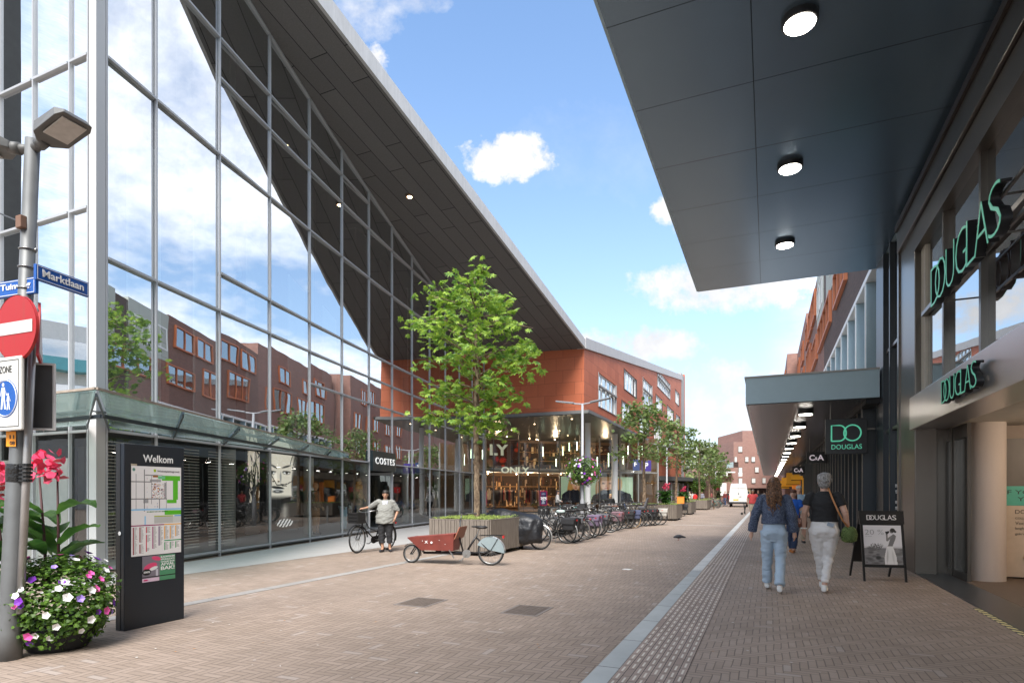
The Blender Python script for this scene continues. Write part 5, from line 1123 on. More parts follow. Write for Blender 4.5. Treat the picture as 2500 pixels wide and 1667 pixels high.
# ================================================================ people
def fused(name, mb, vox, m_, parent, it=4, fold=0):
    """fuse overlapping closed volumes into one continuous skin"""
    o = mb.build(name, m_, None, smooth=True); md = o.modifiers.new('r', 'REMESH'); md.mode = 'VOXEL'; md.voxel_size = vox; md.use_smooth_shade = True
    dg = bpy.context.evaluated_depsgraph_get(); me = bpy.data.meshes.new_from_object(o.evaluated_get(dg)); old = o.data; o.modifiers.clear()
    b = bmesh.new(); b.from_mesh(me)
    for _ in range(it): bmesh.ops.smooth_vert(b, verts=b.verts, factor=.5, use_axis_x=True, use_axis_y=True, use_axis_z=True)
    if fold:
        b.normal_update()
        for v in b.verts:
            c = v.co; n = mn.noise(Vector((c.x*5+c.z*4, c.y*6, c.z*17+c.x*8))); n2 = mn.noise(Vector((c.x*13-c.z*9, c.y*14+3, c.z*30)))
            v.co = c+v.normal*(n*fold+n2*fold*.45)
    b.to_mesh(me); b.free(); me.polygons.foreach_set('use_smooth', [True]*len(me.polygons)); me.materials.clear(); me.materials.append(m_)
    o.data = me; bpy.data.meshes.remove(old); me.name = name; o.parent = parent; return o
V = Vector
def hand(g, w, d, sc=1.0, fr=.0088, curl=.5, palm=None, side=1):
    """wrist w, direction d (fingers), palm normal palm, side +1/-1 for the thumb"""
    w, d = V(w), V(d).normalized(); pn = V(palm or (0, 1, 0)); pn = (pn-d*pn.dot(d)).normalized(); x = d.cross(pn)*side
    g.tube([w-d*.02, w+d*.03, w+d*.085], [.023*sc, .030*sc, .033*sc], 8)
    for i, L in enumerate((.068, .078, .072, .056)):
        q = w+d*.08*sc+x*(.03-.02*i)*sc; a = q+(d*.95+pn*curl*.3).normalized()*L*.5*sc; b = a+(d*.7+pn*curl).normalized()*L*.5*sc
        g.tube([q-d*.01, a, b], [fr*1.1, fr, fr*.85], 6)
    q = w+d*.025*sc+x*.028*sc; a = q+(d*.7+x*.6+pn*.2).normalized()*.035*sc; b = a+(d+x*.05+pn*.4).normalized()*.03*sc; g.tube([q, a, b], [fr*1.3, fr*1.2, fr], 6)
def person(label, loc, rz, P, cloth, h=1.7, vox=.010, group=None, fat=1.0, hair=None, front=False, cat='person'):
    """P: joints for a 1.7 m figure facing +y: hipc, knees, ankles, toes, elbows, wrists, head shift"""
    o = thing('person', label, cat, loc, rz, group); k = h/1.7; o.scale = (k, k, k)
    hz = P.get('hip', .92); lean = P.get('lean', 0); sk = cloth['skin']
    def T(z): return lean*(z-hz)         # forward offset of the trunk
    sw = .155+.03*(fat-1)
    L = {}
    for s, c in ((-1, 'l'), (1, 'r')):
        L['hip'+c] = V((s*.088, 0, hz-.03)); L['kn'+c] = V(P['kn'+c]); L['an'+c] = V(P['an'+c]); L['to'+c] = V(P.get('to'+c, (0, .15, -.055)))+L['an'+c]
        L['sh'+c] = V((s*(sw+.015), T(1.37), hz+.455)); L['el'+c] = V(P['el'+c]); L['wr'+c] = V(P['wr'+c])
    b = MB(); f = fat
    z0 = hz-.92
    b.loft([(0, T(.84), z0+.83, .10*f, .08*f), (0, T(.9), z0+.90, .155*f, .11*f), (0, T(1.0), z0+1.0, .145*f, .10*f), (0, T(1.1), z0+1.1, .125*f, .09*f), (0, T(1.2), z0+1.2, .138*f, .10*f), (0, T(1.3), z0+1.32, .150, .095), (0, T(1.38), z0+1.39, .11, .06), (0, T(1.4), z0+1.42, .06, .05)], 16)
    hd = V((0, T(1.56)+.015, z0+1.565))+V(P.get('head', (0, 0, 0)))
    b.tube([V((0, T(1.38)-.01, z0+1.38)), hd+V((0, -.02, -.06))], [.055, .05], 10)
    b.ell(hd+V((0, -.008, .02)), (.074, .094, .105), 16, 12); b.ell(hd+V((0, .028, -.045)), (.052, .058, .062), 12, 8)
    fd = V(P.get('look', (0, 1, 0)))
    if vox < .02:
        b.tube([hd+V((0, .085, .0)), hd+V((0, .108, -.025)), hd+V((0, .09, -.035))], [.008, .014, .012], 6)
        for s in (-1, 1): b.ell(hd+V((s*.076, -.005, -.005)), (.010, .02, .03), 8, 6)
    for c, s in (('l', -1), ('r', 1)):
        b.tube([L['hip'+c], L['hip'+c].lerp(L['kn'+c], .5), L['kn'+c]], [.085*f, .07*f, .052], 10); b.tube([L['kn'+c], L['kn'+c].lerp(L['an'+c], .35), L['an'+c]], [.052, .05, .035], 10)
        b.tube([L['an'+c], L['an'+c].lerp(L['to'+c], .9)+V((0, 0, -.01))], [.035, .03], 8)
        b.tube([L['sh'+c], L['el'+c]], [.047*f, .038*f], 10); b.tube([L['el'+c], L['el'+c].lerp(L['wr'+c], .35), L['wr'+c]], [.038*f, .036, .025], 10)
        hdir = (V(P['ha'+c]) if 'ha'+c in P else (L['wr'+c]-L['el'+c])); hand(b, L['wr'+c], hdir, 1, .0088 if vox < .012 else .012, P.get('curl', .5), P.get('palm'+c, (-s, .3, 0)), s)
    body = fused('body', b, vox, sk, o, 2 if vox < .012 else 1)
    if front:
        g = MB(); [g.ell(hd+V((s*.03, .087, .018)), (.010, .006, .006), 8, 6) for s in (-1, 1)]; g.build('eyes', mat('eye_dark', (.03, .02, .015), .3, var=0), body)
        g = MB(); g.ell(hd+V((0, .087, -.055)), (.022, .006, .006), 8, 6); g.build('mouth', mat('lip', (.35, .10, .09), .5, var=0), body)
        g = MB(); [g.ell(hd+V((s*.032, .088, .038)), (.018, .005, .004), 8, 6) for s in (-1, 1)]; g.build('eyebrows', cloth.get('brow', mat('brow', (.06, .04, .03), .8)), body)
    # trousers
    tr = cloth.get('trousers')
    if tr:
        m_, r1, r2, r3, end = tr; g = MB()
        g.loft([(0, T(.8)-.01, z0+.73, .06*f, .06*f), (0, T(.82)-.01, z0+.80, .125*f, .095*f), (0, T(.87)-.012, z0+.87, .172*f, .130*f), (0, T(.93)-.005, z0+.95, .160*f, .118*f), (0, T(1.0), z0+1.02, .142*f, .105*f)], 20)
        for c, s in (('l', -1), ('r', 1)):
            g.ell(L['hip'+c]+V((0, -.045, -.025)), (.084*f, .088*f, .098*f), 12, 8)
            an = L['kn'+c].lerp(L['an'+c], end); g.tube([L['hip'+c]+V((0, -.01, 0)), L['hip'+c].lerp(L['kn'+c], .4), L['kn'+c], L['kn'+c].lerp(an, .5), an], [.104*f, max(r1*1.16, .093*f), r1, (r1+r2)/2 if r3 is None else r3, r2], 14)
        fused('trousers', g, vox, m_, o, 6 if vox < .012 else 3, .011)
    tp = cloth['top']; m_, kind, zb, ex, sl = tp; g = MB()
    e = ex; wf = f
    rg = [(0, T(zb)-.005, z0+zb, (.150+e)*wf, (.110+e)*wf), (0, T(1.05), z0+max(1.05, zb+.04), (.140+e)*wf, (.100+e)*wf), (0, T(1.15), z0+1.15, (.137+e*.9)*wf, (.098+e)*wf), (0, T(1.25)-.005, z0+1.27, (.152+e*.6)*min(wf, 1.12), (.108+e*.6)*min(wf, 1.1)), (0, T(1.35), z0+1.36, .150+e*.4, .092+e*.4), (0, T(1.4)-.01, z0+1.415, .095+e*.2, .066+e*.2), (0, T(1.43)-.01, z0+1.432, .07, .056)]
    if zb < 1.0: rg.insert(1, (0, T(.98), z0+.98, (.152+e)*wf, (.114+e)*wf))
    g.loft(rg, 24)
    for c, s in (('l', -1), ('r', 1)):
        g.ell(L['sh'+c]+V((-s*.012, 0, -.004)), (.060+e*.5, .060+e*.5, .055+e*.3), 12, 8)
        el = L['el'+c]; sh = L['sh'+c]
        if sl == 'short': en = sh.lerp(el, .62); g.tube([sh, en], [.058*max(1, f*.95)+e*.4, .060*f+e*.4], 12)
        elif sl == 'half': en = el.lerp(L['wr'+c], .12); g.tube([sh, el, en], [.056*f+e*.2, .048*f+e*.2, .050*f+e*.2], 12)
        else: en = el.lerp(L['wr'+c], .95); g.tube([sh, el, el.lerp(en, .5), en], [.058+e*.35, .052+e*.45, .049+e*.55, .047+e*.6], 12)
    fused(kind, g, vox, m_, o, 3, .010)
    # shoes
    sm_, sole = cloth['shoes']
    for c in 'lr':
        a, t_ = L['an'+c], L['to'+c]; d = (t_-a); g = MB(); dn = V((0, 0, -1)); heel = a-V((d.x, d.y, 0)).normalized()*.05
        base = a.z-.055-.0; 
        g.tube([heel+V((0, 0, -.045)), a+V((0, 0, -.045)), a.lerp(t_, .6)+V((0, 0, -.015)), t_+V((0, 0, .0))], [.036, .042, .042, .034], 10); g.tube([a+V((0, 0, -.04)), a+V((0, -.01, .015))], [.042, .040], 10)
        s_ = fused('shoe', g, max(.009, vox), sm_, o, 2)
    if hair: hair(o, hd, vox)
    return o, L, hd
skin = mat('skin_light', (.55, .33, .24), .5, var=.06, sc=14); skin2 = mat('skin_tanned', (.40, .22, .14), .5, var=.06, sc=14)
def clothmat(name, col, var=.12, sc=9, bump=.5, bsc=14, bd=.02, rough=.85): return mat(name, col, rough, var=var, sc=sc, bump=bump, bsc=bsc, bd=bd)
jeans = clothmat('pale_blue_denim', (.36, .45, .54), .12, 7, .6, 11, .03); wjeans = clothmat('white_denim', (.68, .66, .64), .05, 6, .7, 12, .03)
tweed = newmat('blue_tweed'); t = NT(tweed); n_ = t.noise(t.world(), 130, 2, .8); rmp = t.m('MULTIPLY', t.m('SUBTRACT', n_, .50), 9, clamp=True)
t.link(t.mix(rmp, (.018, .028, .06), (.20, .24, .32)), t.bsdf.inputs['Base Color']); t.bsdf.inputs['Roughness'].default_value = .95; t.bump(t.noise(t.world(), 60, 4), .9, .01)
blackt = clothmat('black_jersey', (.012, .012, .013), .1, 8, .6, 13, .02, .8)
whitesh = mat('white_leather_shoe', (.70, .69, .66), .5, var=.05); blacksh = mat('black_shoe', (.02, .02, .025), .5)
walk = dict(knl=(-.085, .06, .50), anl=(-.08, .10, .10), knr=(.09, .06, .49), anr=(.085, -.16, .115), tor=(0, .12, -.07))
# -- woman in blue tweed jacket
def hair_curly(o, hd, vox):
    m_ = newmat('curly_brown_hair'); t = NT(m_); n_ = t.noise(t.world(), 55, 3, .7); t.link(t.mix(t.m('MULTIPLY', t.m('SUBTRACT', n_, .42), 5, clamp=True), (.022, .011, .006), (.26, .12, .05)), t.bsdf.inputs['Base Color']); t.bsdf.inputs['Roughness'].default_value = .45
    r_ = random.Random(4); g = MB()
    g.ell(hd+V((0, -.02, .035)), (.086, .10, .105), 14, 10); g.loft([(0, hd.y-.10, hd.z-.42, .03, .02), (0, hd.y-.10, hd.z-.3, .075, .035), (0, hd.y-.085, hd.z-.12, .095, .05), (0, hd.y-.05, hd.z+.02, .09, .08), (0, hd.y-.02, hd.z+.09, .06, .06)], 14)
    for q in range(120):      # corkscrew locks
        a = r_.uniform(-1, 1); x0 = a*.085; y0 = hd.y-.095-.03*(1-abs(a)); top = hd.z+r_.uniform(-.06, .07); L_ = r_.uniform(.2, .42)*(1-.25*abs(a)); ph = r_.uniform(0, 6.3); rad = r_.uniform(.006, .014)
        pts = []
        for k in range(15):
            u_ = k/14; z = top-L_*u_; pts.append((x0*(1+.25*u_)*(1-.35*max(0, u_-.6))+rad*math.cos(ph+k*1.25), y0-.015*math.sin(u_*3.1)+rad*math.sin(ph+k*1.25)-(0.02 if z < hd.z-.1 else 0), z))
        g.tube(pts, [.0075]*13+[.005, .003], 5)
    h_ = g.build('hair', m_, o, smooth=True)
q = at(1890, 1203, 9.05); c1 = dict(skin=skin, trousers=(jeans, .078, .074, .070, .97), top=(tweed, 'jacket', 1.0, .035, 'long'), shoes=(whitesh, whitesh))
Pw = dict(knl=(-.10, .09, .50), anl=(-.10, .18, .10), knr=(.085, .02, .49), anr=(.08, -.22, .11), tor=(0, .12, -.06), ell=(-.26, -.04, 1.12), wrl=(-.31, .03, .87), elr=(.25, -.02, 1.12), wrr=(.27, .05, .88))
person('woman in blue tweed jacket and pale wide jeans walking away, long curly brown hair', (q.x, q.y, .0), R(-2), Pw, c1, 1.75, .009, hair=hair_curly)
# -- woman in black top and white jeans
def hair_short(o, hd, vox):
    m_ = newmat('short_grey_hair'); t = NT(m_); mp = t.new('ShaderNodeMapping'); mp.inputs['Scale'].default_value = (60, 60, 18); t.link(t.world(), mp.inputs[0]); n_ = t.noise(mp.outputs[0], 1.5, 4, .7)
    t.link(t.mix(t.m('MULTIPLY', t.m('SUBTRACT', n_, .35), 3, clamp=True), (.10, .095, .09), (.48, .46, .44)), t.bsdf.inputs['Base Color']); t.bsdf.inputs['Roughness'].default_value = .5; t.bump(n_, 1.0, .02)
    g = MB(); g.ell(hd+V((0, -.02, .04)), (.093, .108, .10), 16, 12); g.ell(hd+V((0, -.055, -.03)), (.078, .06, .07), 12, 8); g.ell(hd+V((.035, -.04, .08)), (.06, .07, .055)); g.ell(hd+V((-.035, -.05, .07)), (.06, .06, .055)); r_ = random.Random(2)
    for _ in range(46):
        a, b = r_.uniform(0, 6.3), r_.uniform(-.3, 1.2); p = hd+V((.085*math.cos(b)*math.cos(a), -.025+.10*math.cos(b)*math.sin(a), .04+.095*math.sin(b)))
        if p.y > hd.y+.05: continue
        g.tube([p, p+V((r_.uniform(-.02, .03), -.008, -.02)), p+V((r_.uniform(-.02, .03), -.012, -.045))], [.012, .009, .004], 5)
    fused('hair', g, .008, m_, o, 1)
q = at(2012, 1203, 9.0); c2_ = dict(skin=skin, trousers=(wjeans, .072, .052, .058, .90), top=(blackt, 'blouse', 1.0, .012, 'short'), shoes=(whitesh, whitesh))
Pr = dict(knl=(-.06, .10, .50), anl=(-.02, .20, .11), knr=(.055, .07, .49), anr=(-.0, -.12, .10), tor=(.02, .13, -.055), ell=(-.25, -.03, 1.14), wrl=(-.26, .02, .89), elr=(.26, -.05, 1.13), wrr=(.30, .02, .90), curl=.8)
wo, L_, hd_ = person('tall woman with short grey hair, black blouse and white jeans walking away', (q.x, q.y, 0), R(-3), Pr, c2_, 1.81, .009, fat=1.12, hair=hair_short)
g = MB(); g.ring(L_['wrl']+V((0, 0, .01)), 'z', .034, .009, 18, 6); g.build('bracelet', whitep, wo, smooth=True)
g = MB(); g.box((.075, -.148, .965), (.085, .006, .05), Matrix.Rotation(.3, 3, 'Y')); g.build('phone_pocket', mat('phone_blue_grey', (.25, .30, .36), .4), wo)
bag = thing('shoulder_bag', 'small green woven shoulder bag on tan strap at grey-haired woman\'s hip', 'bag', (q.x+.33, q.y-.02, .90), 0)
weave = brickmat('green_weave', (.09, .14, .03), (.17, .24, .07), (.02, .03, .01), bw=.03, bh=.018, ms=.003, bump=1, var=.2, wsc=20)
g = MB(); g.loft([(0, 0, -.14, .05, .03), (0, 0, -.115, .10, .055), (0, 0, -.02, .115, .065), (0, 0, .07, .09, .05), (0, 0, .10, .05, .03)], 20); g.build('bag_body', weave, bag, smooth=True)
strap = mat('tan_leather_strap', (.42, .17, .05), .5)
k_ = 1.81/1.7
pts = [V((.05, .06, 1.47)), V((.055, -.03, 1.475)), V((.10, -.135, 1.33)), V((.17, -.155, 1.15)), V((.23, -.12, 1.02)), V((.30, -.03, .93))]
g = MB()
for a, b in zip(pts[:-1], pts[1:]): g.bar(a*k_, b*k_, .022, .010, up=(0, -1, 0))
g.xf(Matrix.Translation((q.x, q.y, 0)) @ Matrix.Rotation(R(-3), 4, 'Z')); g.build('strap', strap, bag, world=True)
# -- woman in cobalt top, man in pale blue shirt
def mkhair(col, long=0, name='hair', cap=.0):
    def f(o, hd, vox):
        g = MB(); g.ell(hd+V((0, -.012, .058-cap*.3)), (.086, .103, .083-cap*.5), 12, 8); g.ell(hd+V((0, -.055, -.02)), (.07, .055, .07))
        if long: g.loft([(0, hd.y-.08, hd.z-long, .05, .03), (0, hd.y-.075, hd.z-long*.5, .085, .045), (0, hd.y-.05, hd.z, .088, .07)], 12)
        fused('hair', g, max(.01, vox), mat(name, col, .55, var=.4, sc=40, bump=.8, bsc=70), o, 2)
    return f
cobalt = clothmat('cobalt_blouse', (.01, .09, .42)); dj = clothmat('dark_denim', (.02, .035, .08)); orsh = mat('orange_tan_shoe', (.45, .16, .04), .5)
stand = dict(knl=(-.09, .02, .49), anl=(-.10, .0, .09), knr=(.09, .02, .49), anr=(.10, .02, .09), ell=(-.24, -.03, 1.12), wrl=(-.23, .10, .90), elr=(.24, -.03, 1.12), wrr=(.23, .10, .90))
carry = dict(stand, wrr=(.12, .22, 1.02), elr=(.25, .0, 1.12), knl=(-.09, .12, .50), anl=(-.09, .10, .11), anr=(.09, -.12, .10))
q = at(1937, 1203, 14.9)
cw, L2, h2 = person('woman in cobalt blue top walking behind the grey-haired woman, long brown hair', (q.x, q.y, 0), R(160), dict(carry, anl=(-.06, .16, .10), anr=(.06, -.06, .10)), dict(skin=skin, trousers=(dj, .075, .07, None, .95), top=(cobalt, 'blouse', .92, .02, 'short'), shoes=(orsh, orsh)), 1.6, .013, hair=mkhair((.10, .035, .02), .28, 'auburn_hair'), front=True)
bgm = thing('handbag', 'brown leather handbag carried by the woman in cobalt blue', 'bag', (q.x+.17, q.y-.18, .78)); g = MB(); g.loft([(0, 0, -.13, .13, .05), (0, 0, 0, .14, .06), (0, 0, .1, .10, .04)], 14); g.build('bag_body', brown_l, bgm, smooth=True); g = MB(); g.tube([(-.08, 0, .09), (-.03, 0, .25), (.03, 0, .25), (.08, 0, .09)], .008, 6); g.build('strap', brown_l, bgm)
q = at(1950, 1203, 17.6); ltb = clothmat('pale_blue_check_shirt', (.30, .42, .55), .2, 60)
person('grey-haired man in pale blue short-sleeved shirt coming towards the camera', (q.x, q.y, 0), R(195), carry, dict(skin=skin, trousers=(clothmat('beige_trousers', (.36, .30, .22)), .075, .065, None, .97), top=(ltb, 'shirt', .88, .025, 'short'), shoes=(blacksh, blacksh), brow=mat('grey_brow', (.3, .3, .3), .8)), 1.74, .014, hair=mkhair((.42, .41, .40), 0, 'white_grey_hair', .02), fat=1.1, front=True)
# -- man in red polo
q = at(1838, 1203, 33.6); polo = clothmat('coral_red_polo', (.55, .07, .07)); shorts = clothmat('beige_shorts', (.42, .36, .27))
rm, Lr, hr = person('man in coral red polo and beige shorts carrying folded things', (q.x, q.y, 0), R(185), dict(carry, ell=(-.26, .02, 1.12), wrl=(-.24, .16, .95), elr=(.28, -.02, 1.14), wrr=(.30, .12, .93)), dict(skin=skin2, trousers=(shorts, .085, .08, None, .12), top=(polo, 'polo_shirt', .88, .03, 'short'), shoes=(blacksh, blacksh)), 1.72, .016, hair=mkhair((.16, .13, .11), 0, 'short_dark_hair', .03), fat=1.2, front=True)
fb = thing('folded_trolley', 'black folded trolley frame held by the man in red polo', 'trolley', (q.x-.45, q.y-.2, .35)); g = MB(); g.bar((0, 0, .0), (.12, 0, .62), .10, .05); g.bar((.05, 0, -.05), (-.02, 0, .6), .05, .05); g.build('frame', black, fb); MB().tube([(-.12, -.03, -.02), (-.12, .03, -.02)], .07, 12).build('wheel', tyre, fb)
# -- woman with the bicycle
p0 = gr(872.5, 1350); dirb = cp(-3.27, 15.6)-cp(-3.82, 14.6); aang = math.atan2(-dirb.y, -dirb.x)
bp = p0+dirb.normalized()*.58
bw = bicycle('black step-through bicycle with front basket held by the woman in grey', (bp.x, bp.y, 0), aang, acc=(('basket', basketm),), steer=R(8))
linen = clothmat('grey_linen', (.24, .24, .22), .15, 14, .9, 11, .035); cap = clothmat('black_capri', (.015, .015, .017))
wp = gr(941, 1346.5); wrz = R(-150)
hl = Matrix.Translation(bw.location) @ Matrix.Rotation(aang, 4, 'Z') @ V((.13, .29, 1.08)); hr_ = Matrix.Translation(bw.location) @ Matrix.Rotation(aang, 4, 'Z') @ V((.13, -.29, 1.08))
tgt = min((hl, hr_), key=lambda p: (p.x*CT+p.y*ST)/(p.y*CT-p.x*ST))
hh_ = 1.58; k_ = hh_/1.7
lt_ = (Matrix.Translation((wp.x, wp.y, 0)) @ Matrix.Rotation(wrz, 4, 'Z') @ Matrix.Diagonal((k_, k_, k_, 1))).inverted() @ tgt
sh_ = V((.19, 0, 1.37)); dvec = (lt_-sh_); Ld = dvec.length
wri = lt_-dvec.normalized()*.07; elb = sh_.lerp(wri, .5)+V((.02, -.03, -.05))
Pb = dict(knl=(-.11, .03, .49), anl=(-.12, .0, .09), knr=(.10, .03, .49), anr=(.07, .06, .09), tol=(-.05, .14, -.055), tor=(.06, .13, -.055), elr=tuple(elb), wrr=tuple(wri), ell=(-.33, -.04, 1.13), wrl=(-.27, .06, .93), hal=(.3, .3, -.8), palmr=(0, 0, -1))
def hair_bun(o, hd, vox):
    g = MB(); g.ell(hd+V((0, -.012, .06)), (.086, .102, .08), 12, 8); g.ell(hd+V((0, -.06, -.02)), (.07, .05, .06)); fused('hair', g, .011, mat('dark_tied_hair', (.02, .015, .012), .5, var=.4, sc=40), o, 2)
bwm, Lb, hb2 = person('stout woman in loose grey shirt and black capri trousers holding her bicycle', (wp.x, wp.y, 0), wrz, Pb, dict(skin=skin2, trousers=(cap, .088, .080, None, .62), top=(linen, 'shirt', .78, .055, 'half'), shoes=(blacksh, blacksh)), hh_, .010, hair=hair_bun, fat=1.28, front=True)
g = MB(); g.hull([(-.045, .13, 1.16), (.045, .13, 1.16), (.045, .10, 1.16), (-.045, .10, 1.16)], [(-.07, .125, 1.40), (.07, .125, 1.40), (.07, .05, 1.40), (-.07, .05, 1.40)]); g.build('inner_blouse', mat('white_blue_print', (.6, .62, .72), .8, var=.3, sc=60), bwm)
# -- woman in front of the shop, blonde woman seated, background people
q = at(1361, 1203, 36.5)
person('dark-haired woman in white top and open black jacket passing the shop', (q.x, q.y, 0), R(-70), dict(carry), dict(skin=skin, trousers=(blackt, .07, .055, None, .96), top=(mat('white_knit', (.62, .60, .57), .9), 'top', .95, .02, 'long'), shoes=(blacksh, blacksh)), 1.66, .018, hair=mkhair((.03, .015, .012), .3, 'dark_long_hair'), front=True)
q = at(1490, 1203, 34.5); sit = dict(hip=.56, knl=(-.10, .42, .54), anl=(-.10, .46, .10), knr=(.10, .42, .54), anr=(.12, .40, .10), ell=(-.24, .06, .76), wrl=(-.12, .26, .70), elr=(.24, .06, .76), wrr=(.12, .26, .70), lean=.15)
person('blonde woman in black jacket seated by the white column', (q.x, q.y, .12), R(-160), sit, dict(skin=skin, trousers=(dj, .07, .055, None, .96), top=(blackt, 'jacket', .95, .025, 'long'), shoes=(blacksh, blacksh)), 1.7, .018, hair=mkhair((.50, .33, .16), .22, 'blonde_hair'), front=True)
o = thing('bench', 'plain grey bench under the blonde seated woman', 'bench', (q.x, q.y, 0), R(-160)); g = MB(); g.box((0, .02, .5), (1.4, .42, .06)); g.build('seat', mat('galvanised_grey', None), o)
for s in (-.55, .55): g = MB(); g.box((s, .02, .235), (.07, .36, .47)); g.build('leg', mat('galvanised_grey', None), o)
BGP = [(1770, 68, 'man in maroon shirt and jeans walking near the white van', (.16, .03, .03), (.06, .10, .22), 150, 1.72, stand), (1778, 78, 'distant person in black jacket just left of the van', (.02, .02, .02), (.03, .03, .04), 0, 1.75, stand),
       (1697, 62, 'distant person in bright red top behind the slatted planter', (.55, .02, .02), (.05, .05, .06), 40, 1.6, stand), (1737, 74, 'distant person in pink shirt between far tree trunks', (.65, .18, .18), (.1, .1, .1), 90, 1.7, stand),
       (1714, 70, 'distant person in grey shirt right of the red one', (.22, .22, .26), (.08, .08, .1), 200, 1.7, stand), (1684, 60, 'distant person in cream shirt left of the red one', (.62, .55, .46), (.2, .2, .2), 120, 1.72, stand), (1691, 66, 'distant person in white top in the cafe crowd', (.6, .6, .58), (.1, .12, .2), 160, 1.65, stand),
       (1851, 48, 'man in black walking behind the man in red polo', (.02, .02, .02), (.04, .04, .05), 170, 1.75, carry), (1866, 60, 'person in grey coat far along the walkway', (.2, .19, .18), (.03, .03, .05), 10, 1.72, stand), (1829, 76, 'distant woman in white beside the right of the van', (.6, .6, .6), (.3, .25, .2), 185, 1.66, stand)]
for k, (u, D, lab, c_, cl_, rz, hh, ps_) in enumerate(BGP):
    q = at(u, 1203, D); person(lab, (q.x, q.y, 0), R(rz), ps_, dict(skin=skin, trousers=(mat('far_trousers_%s' % 'abcdefghij'[k], cl_, .9), .075, .06, None, .96), top=(mat('far_shirt_%s' % 'abcdefghij'[k], c_, .9), 'shirt', .9, .02, 'short' if k % 2 else 'long'), shoes=(blacksh, blacksh)), hh, .03, group='distant people down the street', hair=mkhair((.05, .03, .02), 0, 'far_dark_hair'))
# mannequins in the glass building
man = mat('mannequin_cream', (.50, .42, .30), .5, var=.05); olive = clothmat('olive_coat', (.06, .06, .035)); 
for (s, o_, hz_, lab, c_, tr_, sk_) in ((10.5, -.55, .12, 'mannequin in dark jacket and pale jeans behind glass left of the door', (.05, .05, .035), (.25, .36, .40), (.20, .26, .22)), (12.2, -.8, .35, 'cream mannequin in patterned dress inside the open shop door', (.30, .25, .14), (.33, .28, .18), (.5, .42, .3)), (8.7, -.6, .12, 'mannequin in long brown coat behind glass beside the pale column', (.10, .06, .03), (.20, .10, .04), (.3, .2, .12))):
    q = FP(s, 0, o_); person(lab, (q.x, q.y, hz_), math.atan2(-FN.x, FN.y), stand, dict(skin=mat('mannequin_skin_%d' % int(s), sk_, .5), trousers=(mat('m_trousers_%d' % int(s), tr_, .8), .075, .06, None, .97), top=(mat('m_top_%d' % int(s), c_, .8), 'jacket', .86, .03, 'long'), shoes=(blacksh, blacksh)), 1.74, .015, cat='mannequin')
for k, (s, c_) in enumerate(((.45, (.45, .30, .18)), (1.05, (.42, .28, .16)))):
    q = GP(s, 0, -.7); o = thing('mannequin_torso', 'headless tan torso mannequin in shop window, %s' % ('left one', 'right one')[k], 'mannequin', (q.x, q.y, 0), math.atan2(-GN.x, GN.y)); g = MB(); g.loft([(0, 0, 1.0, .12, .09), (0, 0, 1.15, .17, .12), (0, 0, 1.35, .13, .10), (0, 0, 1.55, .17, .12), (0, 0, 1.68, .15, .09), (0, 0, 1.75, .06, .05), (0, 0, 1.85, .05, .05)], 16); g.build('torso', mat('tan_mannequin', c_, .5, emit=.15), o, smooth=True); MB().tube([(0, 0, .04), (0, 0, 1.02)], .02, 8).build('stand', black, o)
# ================================================================ trees and planters
def leafmat(name, c1, c2, c3, sc=5.5):
    m = newmat(name); t = NT(m); n_ = t.noise(t.world(), sc, 3, .6); ob = t.noise(t.world(), 17, 1)
    a = t.mix(t.m('MULTIPLY', t.m('SUBTRACT', n_, .36), 3.6, clamp=True), c1, c2); a = t.mix(t.m('MULTIPLY', t.m('SUBTRACT', ob, .55), 5, clamp=True), a, c3)
    t.link(a, t.bsdf.inputs['Base Color']); t.bsdf.inputs['Roughness'].default_value = .45; t.bsdf.inputs['Specular IOR Level'].default_value = .4
    tl = t.new('ShaderNodeBsdfTranslucent'); t.link(_mulcol(t, a, t.m('ADD', 1.5, 0)), tl.inputs[0]); mx = t.new('ShaderNodeMixShader'); mx.inputs[0].default_value = .38
    t.link(t.bsdf.outputs[0], mx.inputs[1]); t.link(tl.outputs[0], mx.inputs[2]); t.link(mx.outputs[0], t.n['Material Output'].inputs[0]); return m
plane_leaf = leafmat('plane_tree_leaf', (.08, .18, .028), (.33, .46, .06), (.18, .30, .09)); dull_leaf = leafmat('dull_tree_leaf', (.07, .12, .035), (.19, .26, .07), (.14, .19, .08), 3)
def barkmat(name, a, b_):
    m = newmat(name); t = NT(m); mp = t.new('ShaderNodeMapping'); mp.inputs['Scale'].default_value = (9, 9, 5); t.link(t.world(), mp.inputs[0]); n_ = t.noise(mp.outputs[0], 1.6, 4, .6)
    t.link(t.mix(t.m('MULTIPLY', t.m('SUBTRACT', n_, .4), 5, clamp=True), a, b_), t.bsdf.inputs['Base Color']); t.bsdf.inputs['Roughness'].default_value = .9; t.bump(n_, .7, .02); return m
bark = barkmat('flaking_plane_bark', (.10, .065, .04), (.27, .20, .13))
def lobed(r):       # five-lobed leaf outline, folded along the middle
    pts = []
    for (a, q) in ((-90, .15), (-50, .62), (-25, .45), (5, .95), (30, .55), (58, .95), (75, .55), (90, 1.15), (105, .55), (122, .95), (150, .55), (175, .95), (205, .45), (230, .62)):
        x, y = q*math.cos(R(a)), q*math.sin(R(a))+.15; pts.append(Vector((x*r, y*r, -abs(x)*r*.28-.12*r*y*y)))
    return pts
LOB = lobed(1.0)
